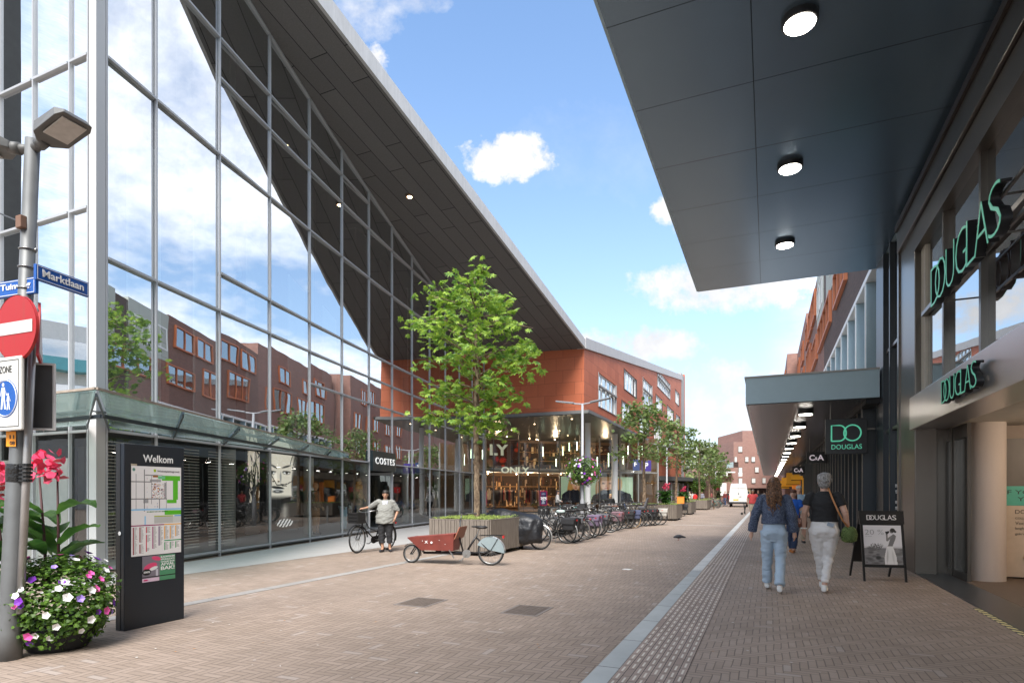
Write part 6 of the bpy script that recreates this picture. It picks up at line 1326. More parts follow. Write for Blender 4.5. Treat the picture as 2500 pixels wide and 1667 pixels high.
def add_leaf(g, p, d, up, r, simple=False):
    d = d.normalized(); s = d.cross(up); s = s.normalized() if s.length > 1e-3 else Vector((1, 0, 0)); n = s.cross(d)
    if simple: q = [(0, -.5, 0), (.55, -.1, -.1), (.35, .5, -.08), (0, .95, -.1), (-.35, .5, -.08), (-.55, -.1, -.1)]
    else: q = LOB
    o = len(g.v); g.v += [p+(s*a[0]+d*a[1]+n*a[2])*(r if simple else r) for a in q]; g.f.append(list(range(o, o+len(q)))); g.mi.append(0)
def tree(label, loc, H, crown, n_leaf, lr, seed, lm, trunk_r=.095, clear=None, group=None, simple=False, nb=30):
    """crown = function(t 0..1) -> radius; clear = height where limbs start"""
    o = thing('street_tree', label, 'tree', loc, 0, group); r_ = random.Random(seed); c0 = clear
    g = MB(); n = 14; pts = []; x = y = 0
    for i in range(n+1):
        z = H*.97*i/n; x += r_.uniform(-.02, .02); y += r_.uniform(-.02, .02); pts.append((x, y, z))
    rad = [trunk_r*(1.25 if i == 0 else 1)*(1-.25*(i/n)/(c0/H)) if pts[i][2] < c0 else trunk_r*.75*(1-(pts[i][2]-c0)/(H-c0))**.8+.012 for i in range(n+1)]
    g.tube(pts, rad, 12)
    for q in range(9): z = r_.uniform(1.2, c0); a = r_.uniform(0, 6.3); P = Vector((pts[int(z/(H*.97)*n)][0]+trunk_r*.8*math.cos(a), pts[int(z/(H*.97)*n)][1]+trunk_r*.8*math.sin(a), z)); g.ell(P, (.035, .035, .05), 6, 5)
    g.build('trunk', bark, o, smooth=True)
    def axis(z): 
        f = min(.999, max(0, z/(H*.97)))*n; i = int(f); return Vector(pts[i]).lerp(Vector(pts[i+1]), f-i)
    lb = MB(); tips = []
    for b in range(nb):
        t_ = (b+.5)/nb; z0 = c0+(H*.93-c0)*t_*.92; a = b*2.4+r_.uniform(-.4, .4); Rr = crown(t_)*r_.uniform(.75, 1.08); rise = r_.uniform(.0, .45)*Rr*(0.6+t_)
        p0_ = axis(z0); e = p0_+Vector((math.cos(a)*Rr, math.sin(a)*Rr, rise)); mid = p0_.lerp(e, .5)+Vector((0, 0, .10*Rr)); ps = [p0_, p0_.lerp(mid, .5)+Vector((r_.uniform(-.04, .04), r_.uniform(-.04, .04), .03)), mid, mid.lerp(e, .5)+Vector((r_.uniform(-.06, .06), r_.uniform(-.06, .06), .02)), e]
        lb.tube(ps, [.03*(1-t_*.5), .022, .016, .011, .006], 5)
        for w_ in range(5):
            f = r_.uniform(.25, 1); q0 = ps[int(f*3.99)].lerp(ps[min(4, int(f*3.99)+1)], f*3.99-int(f*3.99)); a2 = a+r_.uniform(-1.3, 1.3); L_ = r_.uniform(.25, .6)*(Rr*.45+.15); q1 = q0+Vector((math.cos(a2)*L_, math.sin(a2)*L_, r_.uniform(-.25, .55)*L_))
            lb.tube([q0, q0.lerp(q1, .5)+Vector((0, 0, .03)), q1], [.009, .007, .004], 4); tips += [(q0.lerp(q1, .45), a2), (q1, a2), (q1, a2)]
        tips.append((e, a))
    for (e, a) in [(axis(H*.95), 0), (axis(H*.9), 2), (axis(H*.86), 4)]*3: tips.append((e, r_.uniform(0, 6)))
    lb.build('limbs', bark, o, smooth=True)
    lv = MB(); per = n_leaf/len(tips)
    for (e, a) in tips:
        w_ = r_.uniform(.35, 1.65)
        for _ in range(max(1, int(per*w_+r_.random()))):
            p = e+Vector((r_.gauss(0, 1), r_.gauss(0, 1), r_.gauss(-.2, .8)))*(.17 if not simple else .2)
            aa = r_.uniform(0, 6.28); d = Vector((math.cos(aa), math.sin(aa), r_.uniform(-1.3, .1))); up = Vector((r_.uniform(-.5, .5), r_.uniform(-.5, .5), 1)); add_leaf(lv, p, d, up, lr*r_.uniform(.6, 1.25), simple)
    lv.build('crown', lm, o); return o
wood = newmat('weathered_slats'); t = NT(wood); sp = t.new('ShaderNodeSeparateXYZ'); t.link(t.world(), sp.inputs[0]); mp = t.new('ShaderNodeMapping'); mp.inputs['Scale'].default_value = (10, 10, 1.2); t.link(t.world(), mp.inputs[0])
n_ = t.noise(mp.outputs[0], 2.2, 5, .7); t.link(t.mix(n_, (.085, .068, .055), (.27, .23, .19)), t.bsdf.inputs['Base Color']); t.bsdf.inputs['Roughness'].default_value = .85; t.bump(n_, .5, .01)
sedum = leafmat('pale_sedum', (.18, .26, .05), (.42, .50, .14), (.34, .42, .10), 10)
def planter(label, loc, rz, w, l, h, dens=1.0, grp='slatted wooden planters', seed=1):
    """box w (local x) by l (local y), near corner region centred at loc"""
    o = thing('planter', label, 'planter', loc, rz, grp); r_ = random.Random(seed)
    g = MB(); g.bx(-w/2+.03, w/2-.03, -l/2+.03, l/2-.03, .1, h-.04); g.build('liner', blackm, o)
    g = MB(); z0, z1 = .10, h
    def side(xa, ya, xb, yb):
        d = Vector((xb-xa, yb-ya, 0)); L = d.length; d.normalize(); n = Vector((d.y, -d.x, 0)); q = 0
        while q < L-.02:
            ww = min(r_.choice((.065, .075, .10, .12)), L-q); jz = r_.uniform(-.006, .006); p = Vector((xa, ya, 0))+d*(q+ww/2)
            g.bar(p+n*(.012+r_.uniform(0, .006))+Vector((0, 0, z0+jz)), p+n*.014+Vector((0, 0, z1+jz-.012)), .028, ww-.012, up=d); q += ww
    c = [(-w/2, -l/2), (w/2, -l/2), (w/2, l/2), (-w/2, l/2)]
    for i in range(4): side(*c[i], *c[(i+1) % 4])
    g.build('slats', wood, o)
    g = MB()
    for i in range(4): a, b = Vector((*c[i], h)), Vector((*c[(i+1) % 4], h)); g.bar(a, b, .06, .02)
    g.build('rim', wood, o)
    for (x, y) in ((-w/2+.15, -l/2+.15), (w/2-.15, -l/2+.15), (w/2-.15, l/2-.15), (-w/2+.15, l/2-.15)): g = MB(); g.bx(x-.05, x+.05, y-.05, y+.05, 0, .1); g.build('foot', blackm, o)
    g = MB()
    for _ in range(int(2600*dens)):
        x, y = r_.uniform(-w/2+.02, w/2-.02), r_.uniform(-l/2+.02, l/2-.02); hh = h-.03+.07*(.5+.5*mn.noise(Vector((x*3+loc[0], y*3, 0))))+r_.uniform(0, .05)
        aa = r_.uniform(0, 6.28); add_leaf(g, Vector((x, y, hh)), Vector((math.cos(aa), math.sin(aa), r_.uniform(-.2, .9))), Vector((r_.uniform(-.5, .5), r_.uniform(-.5, .5), 1)), r_.uniform(.018, .035)/max(.45, dens**.5), True)
    tag(g.build('ground_cover', sedum, o), kind='stuff'); return o
# planter 1: near corner at gr(1195,1357)
cn = gr(1195, 1358.5); W1, L1 = 1.62, 2.45
planter('big wooden slatted planter behind the red cargo bike, the nearest', (cn.x-W1/2, cn.y+L1/2, 0), 0, W1, L1, .86, 1.3, seed=1)
tp_ = at(1163, 1203, 15.35)
def cr1(t_): return float(np.interp(t_, [0, .15, .35, .6, .8, .92, 1], [.85, 1.05, 1.36, 1.5, 1.36, 1.15, .85]))
tree('young plane tree with bright green lobed leaves in the nearest wooden planter', (tp_.x, tp_.y, .3), 7.15, cr1, 1700, .14, 11, plane_leaf, .088, 2.75, nb=40)
def cr2(t_): return .86*(1.0+1.05*math.sin(min(1, t_+.15)*math.pi)**.7)
far = [(1573, 31.2, 6.6, 21), (1651, 40.0, 6.7, 22), (1707, 54, 6.6, 23), (1732, 63, 7.6, 24), (1742, 72, 7.4, 25), (1752, 84, 7.2, 26)]
lab = ['street tree in planter behind the last parked bicycles, second from the camera', 'street tree between the second lamp post and red building end, third along', 'fourth street tree, standing in the far slatted planter', 'fifth street tree, tall crown left of the end building', 'sixth street tree with slim trunk near the van', 'farthest street tree before the low brick building']
for k, (u, D, H_, sd_) in enumerate(far):
    q = at(u, 1203, D); tree(lab[k], (q.x, q.y, .2), H_-.2, cr2, 1150 if k < 2 else 750, .16 if k < 2 else .2, sd_, dull_leaf, .10, 2.9, group='plane trees in a row down the street', simple=True, nb=26)
for k, (u, D, w_, l_, lb_) in enumerate(((1600, 33.5, 2.6, 2.4, 'wooden planter under the second tree, behind white panniers'), (1664, 42.5, 1.6, 3.0, 'wooden planter with plain end board under the third tree'), (1706, 54.5, 1.8, 4.2, 'slatted planter on small feet under the fourth tree'), (1738, 64, 1.6, 3.0, 'wooden planter with tan tyred bicycle leaning on it'))):
    q = at(u, 1203, D); planter(lb_, (q.x, q.y, 0), 0, w_, l_, .86, .3, seed=5+k)
# ---- bedding plants
petal = {'white': mat('white_petal', (.75, .74, .72), .6, var=.05), 'purple': mat('purple_petal', (.16, .02, .34), .6, var=.2), 'pink': mat('pink_petal', (.70, .10, .36), .6, var=.2), 'mauve': mat('mauve_petal', (.30, .20, .55), .6, var=.2)}
cannap = mat('coral_canna_petal', (.80, .07, .16), .5, var=.3, sc=30); cannaleaf = leafmat('canna_leaf', (.03, .09, .018), (.075, .17, .03), (.05, .11, .03), 4); busht = leafmat('petunia_leaf', (.035, .085, .015), (.15, .27, .035), (.06, .13, .025), 14); darkstem = mat('dark_stem', (.08, .03, .03), .6)
def blossom(r=.032):
    g = MB(); c = Vector((0, 0, -.01)); n = 15; ps = []
    for k in range(n): a = 2*math.pi*k/n; q = r*(1+.14*math.cos(5*a)); ps.append(Vector((q*math.cos(a), q*math.sin(a), .006)))
    for k in range(n): g.add([c, ps[k], ps[(k+1) % n]], [(0, 1, 2)])
    return g
def flowerbowl(label, loc, rad, ht, nl, nf, seed, lr=.022, individual=True, ball=0, cols=('white', 'white', 'purple', 'pink', 'white', 'mauve'), grp=None):
    o = thing('flower_bowl' if not ball else 'hanging_flower_basket', label, 'flower bowl' if not ball else 'flower basket', loc, 0, grp); r_ = random.Random(seed)
    if not ball: g = MB(); g.tube([(0, 0, 0), (0, 0, .04), (0, 0, .24), (0, 0, .28)], [rad*.5, rad*.55, rad*.7, rad*.7], 28); g.build('bowl', blackm, o, smooth=True)
    else: g = MB(); g.ell((0, 0, -.1), (rad*.5, rad*.5, ht*.4)); g.build('basket', blackm, o)
    g = MB(); fl = []
    def surf(jit=1.0):
        while True:
            v = Vector((r_.gauss(0, 1), r_.gauss(0, 1), r_.gauss(0, 1))).normalized()
            if ball or v.z > -.97: break
        bump_ = 1+.16*mn.noise(v*2.3+Vector((seed, 0, 0)))
        return Vector((v.x*rad, v.y*rad, v.z*ht*(.5 if not ball else .5)))*bump_*jit+Vector((0, 0, ht*.49 if not ball else 0)), v
    for _ in range(nl):
        p, v = surf(r_.uniform(.72, 1.06)); aa = r_.uniform(0, 6.28); d = Vector((math.cos(aa), math.sin(aa), r_.uniform(-.6, .5))); add_leaf(g, p, d, v+Vector((0, 0, .7)), lr*r_.uniform(.6, 1.3), True)
    tag(g.build('foliage', busht, o), kind='stuff')
    protos = {}
    allb = {c: MB() for c in set(cols)}
    for k in range(nf):
        p, v = surf(r_.uniform(1.0, 1.1)); c = cols[r_.randrange(len(cols))]; M = Matrix.Translation(p) @ (v+Vector((0, 0, .2))).to_track_quat('Z', 'Y').to_matrix().to_4x4() @ Matrix.Scale(r_.uniform(.75, 1.25), 4)
        if individual:
            if c not in protos: b = blossom().build('blossom', petal[c], o); protos[c] = b
            else: b = protos[c].copy(); COL.objects.link(b); b.parent = o
            b.matrix_local = M
        else: b = blossom(.045).xf(M); allb[c].add(b.v, b.f)
    if not individual:
        for c, b in allb.items():
            if b.v: tag(b.build('blossoms', petal[c], o), kind='stuff')
    return o
def canna(label, loc, H, seed, n_st=3, grp=None, nleaf=5, fl=1, sc=1.0):
    o = thing('canna_plant', label, 'flowering plant', loc, 0, grp); r_ = random.Random(seed)
    for s in range(n_st):
        x, y = r_.uniform(-.16, .16)*sc, r_.uniform(-.16, .16)*sc; h = H*r_.uniform(.8, 1.0) if s else H; lx, ly = r_.uniform(-.1, .1), r_.uniform(-.1, .1)
        MB().tube([(x, y, 0), (x+lx*.4, y+ly*.4, h*.5), (x+lx, y+ly, h)], [.016*sc, .013*sc, .008*sc], 7).build('stem', darkstem, o, smooth=True)
        for k in range(nleaf):
            f = .12+.62*k/nleaf; z = h*f; a = r_.uniform(0, 6.28); L = r_.uniform(.42, .62)*sc; w = .13*sc*r_.uniform(.8, 1.1); dirx = Vector((math.cos(a), math.sin(a), 0)); sd_ = Vector((-dirx.y, dirx.x, 0)); g = MB(); N = 9; row = []; droop = r_.uniform(.2, .9)
            for i in range(N+1):
                u_ = i/N; c = Vector((x+lx*f, y+ly*f, z))+dirx*L*u_*(1-.15*u_)+Vector((0, 0, L*(.75*u_-droop*u_*u_*1.15))); ww = w*math.sin(math.pi*min(1, u_*.93+.04))**.8+.002; wv = .012*math.sin(i*1.9+k)
                row.append((c+sd_*ww+Vector((0, 0, ww*.35+wv)), c, c-sd_*ww+Vector((0, 0, ww*.35-wv))))
            for i in range(N): A, B_2 = row[i], row[i+1]; g.quad(A[0], B_2[0], B_2[1], A[1]); g.quad(A[1], B_2[1], B_2[2], A[2])
            g.build('leaf', cannaleaf, o, smooth=True)
        if fl and s < 4:
            g = MB()
            for q in range(24):
                c = Vector((x+lx, y+ly, h-.10*sc+.012*q*sc))+Vector((r_.gauss(0, .04), r_.gauss(0, .04), 0))*sc; d = Vector((r_.gauss(0, 1), r_.gauss(0, 1), r_.uniform(-.6, .6))).normalized(); s_ = d.cross(Vector((r_.gauss(0, 1), r_.gauss(0, 1), r_.gauss(0, 1)))).normalized(); l = r_.uniform(.06, .095)*sc
                P = [c, c+d*l*.5+s_*l*.55, c+d*l+s_*l*.45+Vector((0, 0, -.01)), c+d*l*1.05-s_*l*.35, c+d*l*.5-s_*l*.55]; g.poly(P)
            g.build('flower_head', cannap, o)
    return o
b0 = at(143, 1203, 5.75)
flowerbowl('low mound of white, purple and pink petunias in black bowl beside the lamp post', (b0.x, b0.y, 0), .47, .92, 6000, 125, 31, .030)
canna('broad-leaved canna with coral pink flowers rising from the petunia bowl', (at(128, 1203, 5.85).x, at(128, 1203, 5.85).y, .42), 1.32, 45, 2, nleaf=8)
canna('canna with pink flowers left of the lamp post at the photo edge', (at(-18, 1203, 5.75).x, at(-18, 1203, 5.75).y, .35), 1.42, 52, 3, nleaf=7)
# ---- second group by the far planters
q = gr(1634, 1262); flowerbowl('brownish green flower bowl on paving right of white panniers', (q.x, q.y, 0), .42, .85, 1500, 26, 33, .035, False, cols=('purple', 'mauve'))
q = at(1620, 1203, 33); canna('dark leaved red canna standing in planter by the third bowl', (q.x, q.y, .8), 1.05, 61, 6, nleaf=8)
q = at(1665, 1203, 41); canna('second red canna in the planter under the third tree', (q.x, q.y, .8), .95, 62, 5, nleaf=8)
q = at(1753, 1203, 66); canna('small far red canna by the slim trunk', (q.x, q.y, .8), 1.2, 63, 4, nleaf=6)
# ---- distant greenery
def bigbush(label, u, v0, D, rx, rz_, n, seed, nm='bush', cat='bush', lm=None, lr=.35):
    q = at(u, v0, D); o = thing(nm, label, cat, (q.x, q.y, 0)); r_ = random.Random(seed); g = MB()
    for _ in range(n):
        v = Vector((r_.gauss(0, 1), r_.gauss(0, 1), r_.gauss(0, 1))).normalized(); b_ = 1+.3*mn.noise(v*2+Vector((seed, 1, 0))); p = Vector((v.x*rx, v.y*rx, v.z*rz_))*b_*r_.uniform(.55, 1)+Vector((0, 0, q.z)); aa = r_.uniform(0, 6.28)
        add_leaf(g, p, Vector((math.cos(aa), math.sin(aa), r_.uniform(-1, .3))), v+Vector((0, 0, .6)), lr*r_.uniform(.6, 1.3), True)
    g.build('crown', lm or dull_leaf, o); MB().tube([(0, 0, 0), (0, 0, q.z)], [.14, .08], 8).build('trunk', bark, o); return o
pale = leafmat('pale_far_leaf', (.16, .20, .06), (.30, .34, .13), (.24, .28, .1), 1)
bigbush('pale green tree far behind the market roof', 1690, 1150, 95, 4.2, 3.6, 900, 71, 'far_tree', 'tree', pale)
bigbush('rounded dark green flower basket on a far lamp post, left one', 1706, 1184, 55, .8, .8, 400, 72, 'hanging_flower_basket', 'flower basket', busht, .12)
bigbush('rounded dark green flower basket on a far lamp post, right one', 1747, 1179, 66, .75, .8, 400, 73, 'hanging_flower_basket', 'flower basket', busht, .12)
bigbush('large dark tree beside the street behind the camera', -2200, 900, 18, 5, 4.5, 2600, 74, 'broadleaf_tree', 'tree', dull_leaf, .3)

# ================================================================ lamps, signs, totem
galv = mat('galvanised_steel', (.14, .145, .145), .5, .35, var=.3, sc=5); galv2 = mat('grey_painted_post', (.30, .31, .33), .45, var=.12, sc=4)
def street_lamp(label, u, D, H_, seed, basket=None, grp='twin-armed street lamps'):
    q = at(u, 1203, D); o = thing('street_lamp', label, 'street lamp', (q.x, q.y, 0), 0, grp)
    MB().tube([(0, 0, 0), (0, 0, 1.2), (0, 0, 1.25), (0, 0, H_)], [.10, .095, .07, .05], 14).build('post', galv2, o, smooth=True)
    for s in (-1, 1):
        a = MB().tube([(0, 0, H_-.03), (s*.4, 0, H_+.02)], .03, 8).build('arm', galv2, o)
        g = MB(); g.hull([(s*.35, -.12, H_+.0), (s*1.15, -.15, H_+.13), (s*1.15, .15, H_+.13), (s*.35, .12, H_+.0)], [(s*.35, -.10, H_+.07), (s*1.15, -.08, H_+.19), (s*1.15, .08, H_+.19), (s*.35, .10, H_+.07)]); g.build('lamp_head', mat('lamp_head_grey', (.14, .15, .16), .4), o, bevel=.02)
    return q
q = street_lamp('tall twin-armed street lamp before first white column, flower basket on it', 1422, 24.5, 5.2, 1)
flowerbowl('round hanging basket of mixed petunias on the lamp post by white column', (q.x+.02, q.y, 2.40), .72, 1.2, 3600, 130, 35, .04, False, 1, cols=('white', 'purple', 'pink', 'pink', 'white', 'mauve'))
street_lamp('twin-armed street lamp between the second and third trees', 1628, 46, 5.2, 2)
street_lamp('far twin-armed street lamp close to white van', 1747, 66.5, 5.0, 3)
# -- near lamp post with signs
b0 = gr(22, 1608); LP_ = thing('lamp_post', 'grey leaning lamp post with strapped street signs and black tape', 'lamp post', b0); Hp = 4.66
base = Vector((0, 0, 0)); tpv = at(80, 347, 5.3)-b0; tpv.z = Hp
def pp(z): return Vector((tpv.x*z/Hp, tpv.y*z/Hp, z))
MB().tube([pp(0), pp(.25), pp(1.62), pp(1.68), pp(2.2), pp(2.25), pp(Hp)], [.098, .088, .080, .066, .066, .058, .056], 24).build('post', galv, LP_, smooth=True)
g = MB(); g.box(pp(.95)+Vector((0, -.0, 0)), (.001, .001, .001)); 
tape = mat('black_tape', (.012, .012, .012), .25, bump=1, bsc=30)
fd_ = -FYd; pipe_o = FXd*.105-FYd*.03
MB().tube([pp(1.60), pp(1.64), pp(1.72), pp(1.76)], [.083, .086, .088, .084], 24).build('tape', tape, LP_)
g = MB()
for z in (1.61, 1.645, 1.68, 1.715, 1.75): g.tube([pp(z)+pipe_o*.9+Vector((0, 0, -.012)), pp(z)+pipe_o*.9+Vector((0, 0, .012))], [.052, .052], 16)
g.build('tape', tape, LP_)
sp_ = thing('sign_pole', 'thin steel tube taped to the lamp post, carrying round signs', 'pole', b0+pp(.42)+pipe_o)
P0, P1 = b0+pp(.42)+pipe_o, b0+pp(3.15)+pipe_o; g = MB(); g.tube([P0, P1], .031, 16); g.build('tube', mat('bright_galvanised', (.36, .35, .34), .4, .5, var=.25, sc=6), sp_, smooth=True, world=True)
for k, z in enumerate((2.27, 3.33, 3.52, 3.68)):
    g = MB(); g.ring(pp(z), 'z', .062, .006, 24, 5); g.box(pp(z)+FXd*.07, (.03, .02, .02)); g.build('clamp', chrome, LP_, smooth=True)
# lamp heads
hm = mat('lamp_housing_grey', (.10, .10, .095), .5, var=.1); lensm = mat('lamp_lens', (.45, .43, .40), .25, var=.2, sc=20)
top = pp(Hp-.09)
def head(dirv, L, nm_):
    d = dirv.normalized(); s = Vector((-d.y, d.x, 0)).normalized(); u_ = s.cross(d) if s.cross(d).z > 0 else -s.cross(d)
    a = MB().tube([top, top+d*.16], .04, 14).build('arm', hm, LP_, smooth=True); MB().tube([top+d*.10, top+d*.19], .052, 14).build('collar', hm, a, smooth=True)
    M = Matrix((d, s, u_)).transposed().to_4x4(); M.translation = top+d*.16
    g = MB(); n = 7
    bot = [(0, -.06, -.03), (.10, -.145, -.045), (.40, -.15, -.05), (.47, -.12, -.045), (.47, .12, -.045), (.40, .15, -.05), (.10, .145, -.045), (0, .06, -.03)]; tpp = [(0, -.05, .04), (.10, -.12, .075), (.36, -.11, .07), (.45, -.09, .01), (.45, .09, .01), (.36, .11, .07), (.10, .12, .075), (0, .05, .04)]
    g.hull(bot, tpp); g.xf(M @ Matrix.Scale(L, 4)); h_ = g.build('lamp_head', hm, LP_, bevel=.008)
    g = MB(); g.box((.29, 0, -.053), (.27, .20, .012)); g.xf(M @ Matrix.Scale(L, 4)); g.build('lens', lensm, h_, bevel=.003)
head(FXd*.9-FYd*.35+Vector((0, 0, .28)), 1.0, 'r'); head(-FXd*.95-FYd*.1+Vector((0, 0, .05)), .95, 'l')
wr_ = at(-60, 500, 5.9)-b0; MB().tube([wr_, wr_.lerp(pp(3.95), .5)+Vector((0, 0, -.02)), pp(3.9)], .007, 6).build('cable', black, LP_)
MB().box(pp(3.9)+FXd*-.02-FYd*.06, (.08, .05, .11)).build('cable_clamp', mat('rusty_clamp', (.16, .09, .06), .8), LP_, bevel=.005)
g = MB(); P = at(49, 1074, 5.2)-b0; r_a = FXd
def plate(nm_, lab, cat, C, r, w, h, m_, th=.012, par=None, bev=.0):
    r = Vector(r).normalized(); n = r.cross(Vector((0, 0, 1))); o = thing(nm_, lab, cat, C) if par is None else par
    C = Vector(C); g = MB(); z = Vector((0, 0, 1)); a = [C-r*w/2-z*h/2, C+r*w/2-z*h/2, C+r*w/2+z*h/2, C-r*w/2+z*h/2]; g.hull(a, [p-n*th for p in a]); return o, n, g
st_ = mat('orange_sticker', (.85, .30, .01), .5, var=0); C = b0+pp(1.98)-FYd*.075-FXd*.01
o_, n_v, g = plate('', '', '', C, FXd, .085, .135, st_, .003, par=LP_); g.build('sticker', st_, LP_, world=True)
blk = mat('black_print', (.015, .015, .015), .5, var=0); text('sticker_text', '11', blk, frame(C-FYd*.001+FXd*-.01, FXd), .035, .04, .001, .02, parent=LP_); text('sticker_text', '08', blk, frame(C-FYd*.001+FXd*-.01-Vector((0, 0, .055)), FXd), .035, .045, .001, .02, parent=LP_)
blue = mat('street_sign_blue', (.012, .085, .34), .3, var=.08, sc=4)
def streetsign(lab, s, A, B, h):
    A, B = Vector(A), Vector(B); B.z = A.z; r = (B-A).normalized(); w = (B-A).length; n = r.cross(Vector((0, 0, 1))); C = (A+B)/2-Vector((0, 0, h/2))
    o, n, g = plate('street_name_sign', lab, 'street sign', C, r, w, h, blue, .03); g.build('plate', blue, o, world=True, bevel=.004)
    M = frame(C-r*w/2-Vector((0, 0, h/2))+n*.003, r); g = MB()
    i = .010; t_ = .0045
    for (x0, y0, x1, y1) in ((i, i, w-i, i+t_), (i, h-i-t_, w-i, h-i), (i, i+t_, i+t_, h-i-t_), (w-i-t_, i+t_, w-i, h-i-t_)): g.box(((x0+x1)/2, (y0+y1)/2, 0), (x1-x0, y1-y0, .001))
    g.xf(M); g.build('border', whitep, o, world=True)
    text('lettering', s, whitep, M @ Matrix.Translation((w*.11, h*.30, 0)), h*.48, w*.78, .001, .018, parent=o); return o
A_1 = at(88, 643, 5.2); B_1 = at(217, 688, 5.68); streetsign('blue street name sign reading Marktlaan on the right of the post', 'Marktlaan', A_1, B_1, .14)
A_2 = at(86, 675, 5.24); X_ = Vector((*c2s(-.917, .30), 0)).normalized(); streetsign('blue street name sign reading Tuinweg on the left of the post', 'Tuinweg', A_2+X_*.50, A_2, .145)
# no entry disc
redm = newmat('sign_red'); t = NT(redm); mp = t.new('ShaderNodeMapping'); mp.inputs['Scale'].default_value = (14, 14, 2); t.link(t.world(), mp.inputs[0]); n_ = t.m('MULTIPLY', t.m('SUBTRACT', t.noise(mp.outputs[0], 1.2, 5, .7), .55), 4, clamp=True)
t.link(t.mix(t.m('MULTIPLY', n_, .45), (.36, .012, .012), (.16, .08, .04)), t.bsdf.inputs['Base Color']); t.bsdf.inputs['Roughness'].default_value = .4
ne = at(38, 800, 5.12); o = thing('no_entry_sign', 'weathered round red no entry sign with white bar', 'road sign', ne); rr_v = Vector((*c2s(.93, -.36), 0)).normalized(); 
n_e = rr_v.cross(Vector((0, 0, 1))); Mx = frame(ne, rr_v); g = MB(); g.tube([(0, 0, 0), (0, 0, -.02)], .278, 48); g.xf(Mx); g.build('disc', redm, o, world=True); g = MB(); g.tube([(0, 0, .001), (0, 0, -.021)], .284, 48, cap=False); g.xf(Mx); 
g.build('rim', mat('rim_red', (.45, .03, .03), .4), o, world=True); g = MB(); g.box((0, 0, .003), (.46, .105, .003)); g.xf(Mx); g.build('bar', mat('dirty_white', (.55, .53, .50), .6, var=.15), o, world=True)
# zone plate
zc = at(14, 961, 5.15); o, nv, g = plate('zone_sign', 'white ZONE plate with blue pedestrian disc of adult and child', 'road sign', zc, rr_v, .42, .64, whitep, .03)
g.build('plate', mat('zone_white', (.58, .57, .53), .5, var=.08), o, world=True, bevel=.01); Mz = frame(zc-rr_v*.21-Vector((0, 0, .32))+nv*.002, rr_v)
g = MB()
for (x0, y0, x1, y1) in ((.03, .03, .39, .036), (.03, .604, .39, .61), (.03, .036, .036, .604), (.384, .036, .39, .604)): g.box(((x0+x1)/2, (y0+y1)/2, 0), (x1-x0, y1-y0, .001))
g.xf(Mz); g.build('border', blk, o, world=True); text('lettering', 'ZONE', blk, Mz @ Matrix.Translation((.21, .50, 0)), .06, .17, .001, .0, parent=o, align='CENTER')
g = MB(); g.tube([(.21, .28, 0), (.21, .28, .002)], .165, 40); g.xf(Mz); g.build('blue_disc', blue, o, world=True); g = MB(); g.ring((.21, .28, .003), 'z', .155, .004, 40, 4); g.xf(Mz); g.build('ring', whitep, o, world=True)
g = MB(); z3 = .004
def fig(x, y, k):
    g.tube([(x, y+.085*k, z3), (x, y+.085*k, z3+.001)], .014*k, 12)
    g.poly([(x-.02*k, y+.065*k, z3), (x+.02*k, y+.065*k, z3), (x+.018*k, y-.01*k, z3), (x-.018*k, y-.01*k, z3)]); g.poly([(x-.018*k, y-.011*k, z3), (x+.0*k, y-.011*k, z3), (x-.012*k, y-.1*k, z3), (x-.03*k, y-.1*k, z3)]); g.poly([(x+.001*k, y-.011*k, z3), (x+.018*k, y-.011*k, z3), (x+.032*k, y-.1*k, z3), (x+.014*k, y-.1*k, z3)])
    g.poly([(x-.021*k, y+.06*k, z3), (x-.024*k, y+.05*k, z3), (x-.042*k, y+.0*k, z3), (x-.034*k, y-.002*k, z3)]); g.poly([(x+.021*k, y+.06*k, z3), (x+.024*k, y+.05*k, z3), (x+.045*k, y+.005*k, z3), (x+.036*k, y+.0*k, z3)])
fig(.185, .30, 1.15); fig(.255, .25, .72); g.xf(Mz); g.build('figures', whitep, o, world=True)
# grey sign backs
sb = at(103, 968, 5.45); o, nv, g = plate('road_sign', 'grey back of rectangular sign facing away, right of the thin tube', 'road sign', sb, FXd*.95+FYd*.3, .19, .60, galv, .02); g.build('plate', mat('sign_back_grey', (.09, .09, .09), .5, .2), o, world=True, bevel=.006)
g = MB(); rx = (FXd*.95+FYd*.3).normalized(); nn = rx.cross(Vector((0, 0, 1)))
for (a, b) in ((-.095, .0), (.095, .0)): g.bar(sb+rx*a+Vector((0, 0, -.3))+nn*.004, sb+rx*a+Vector((0, 0, .3))+nn*.004, .02, .02)
for z in (-.3, .3): g.bar(sb-rx*.105+Vector((0, 0, z))+nn*.005, sb+rx*.105+Vector((0, 0, z))+nn*.005, .02, .018)
g.build('rim', whitep, o, world=True)
tr_c = at(100, 812, 5.35); o = thing('warning_triangle', 'red edged triangular sign seen almost edge-on behind the disc', 'road sign', tr_c); rv = (FYd*.78-FXd*.56).normalized(); Mt = frame(tr_c, rv)
g = MB(); g.hull([(-.30, -.26, 0), (.30, -.26, 0), (.0, .27, 0)], [(-.30, -.26, -.02), (.30, -.26, -.02), (0, .27, -.02)]); g.xf(Mt); g.build('edge', mat('rim_red', None), o, world=True); g = MB(); g.poly([(-.24, -.22, .002), (.24, -.22, .002), (0, .2, .002)]); g.xf(Mt); g.build('face', whitep, o, world=True)
g = MB(); g.poly([(-.26, -.235, -.022), (.26, -.235, -.022), (0, .22, -.022)]); g.xf(Mt); g.build('back', galv, o, world=True)
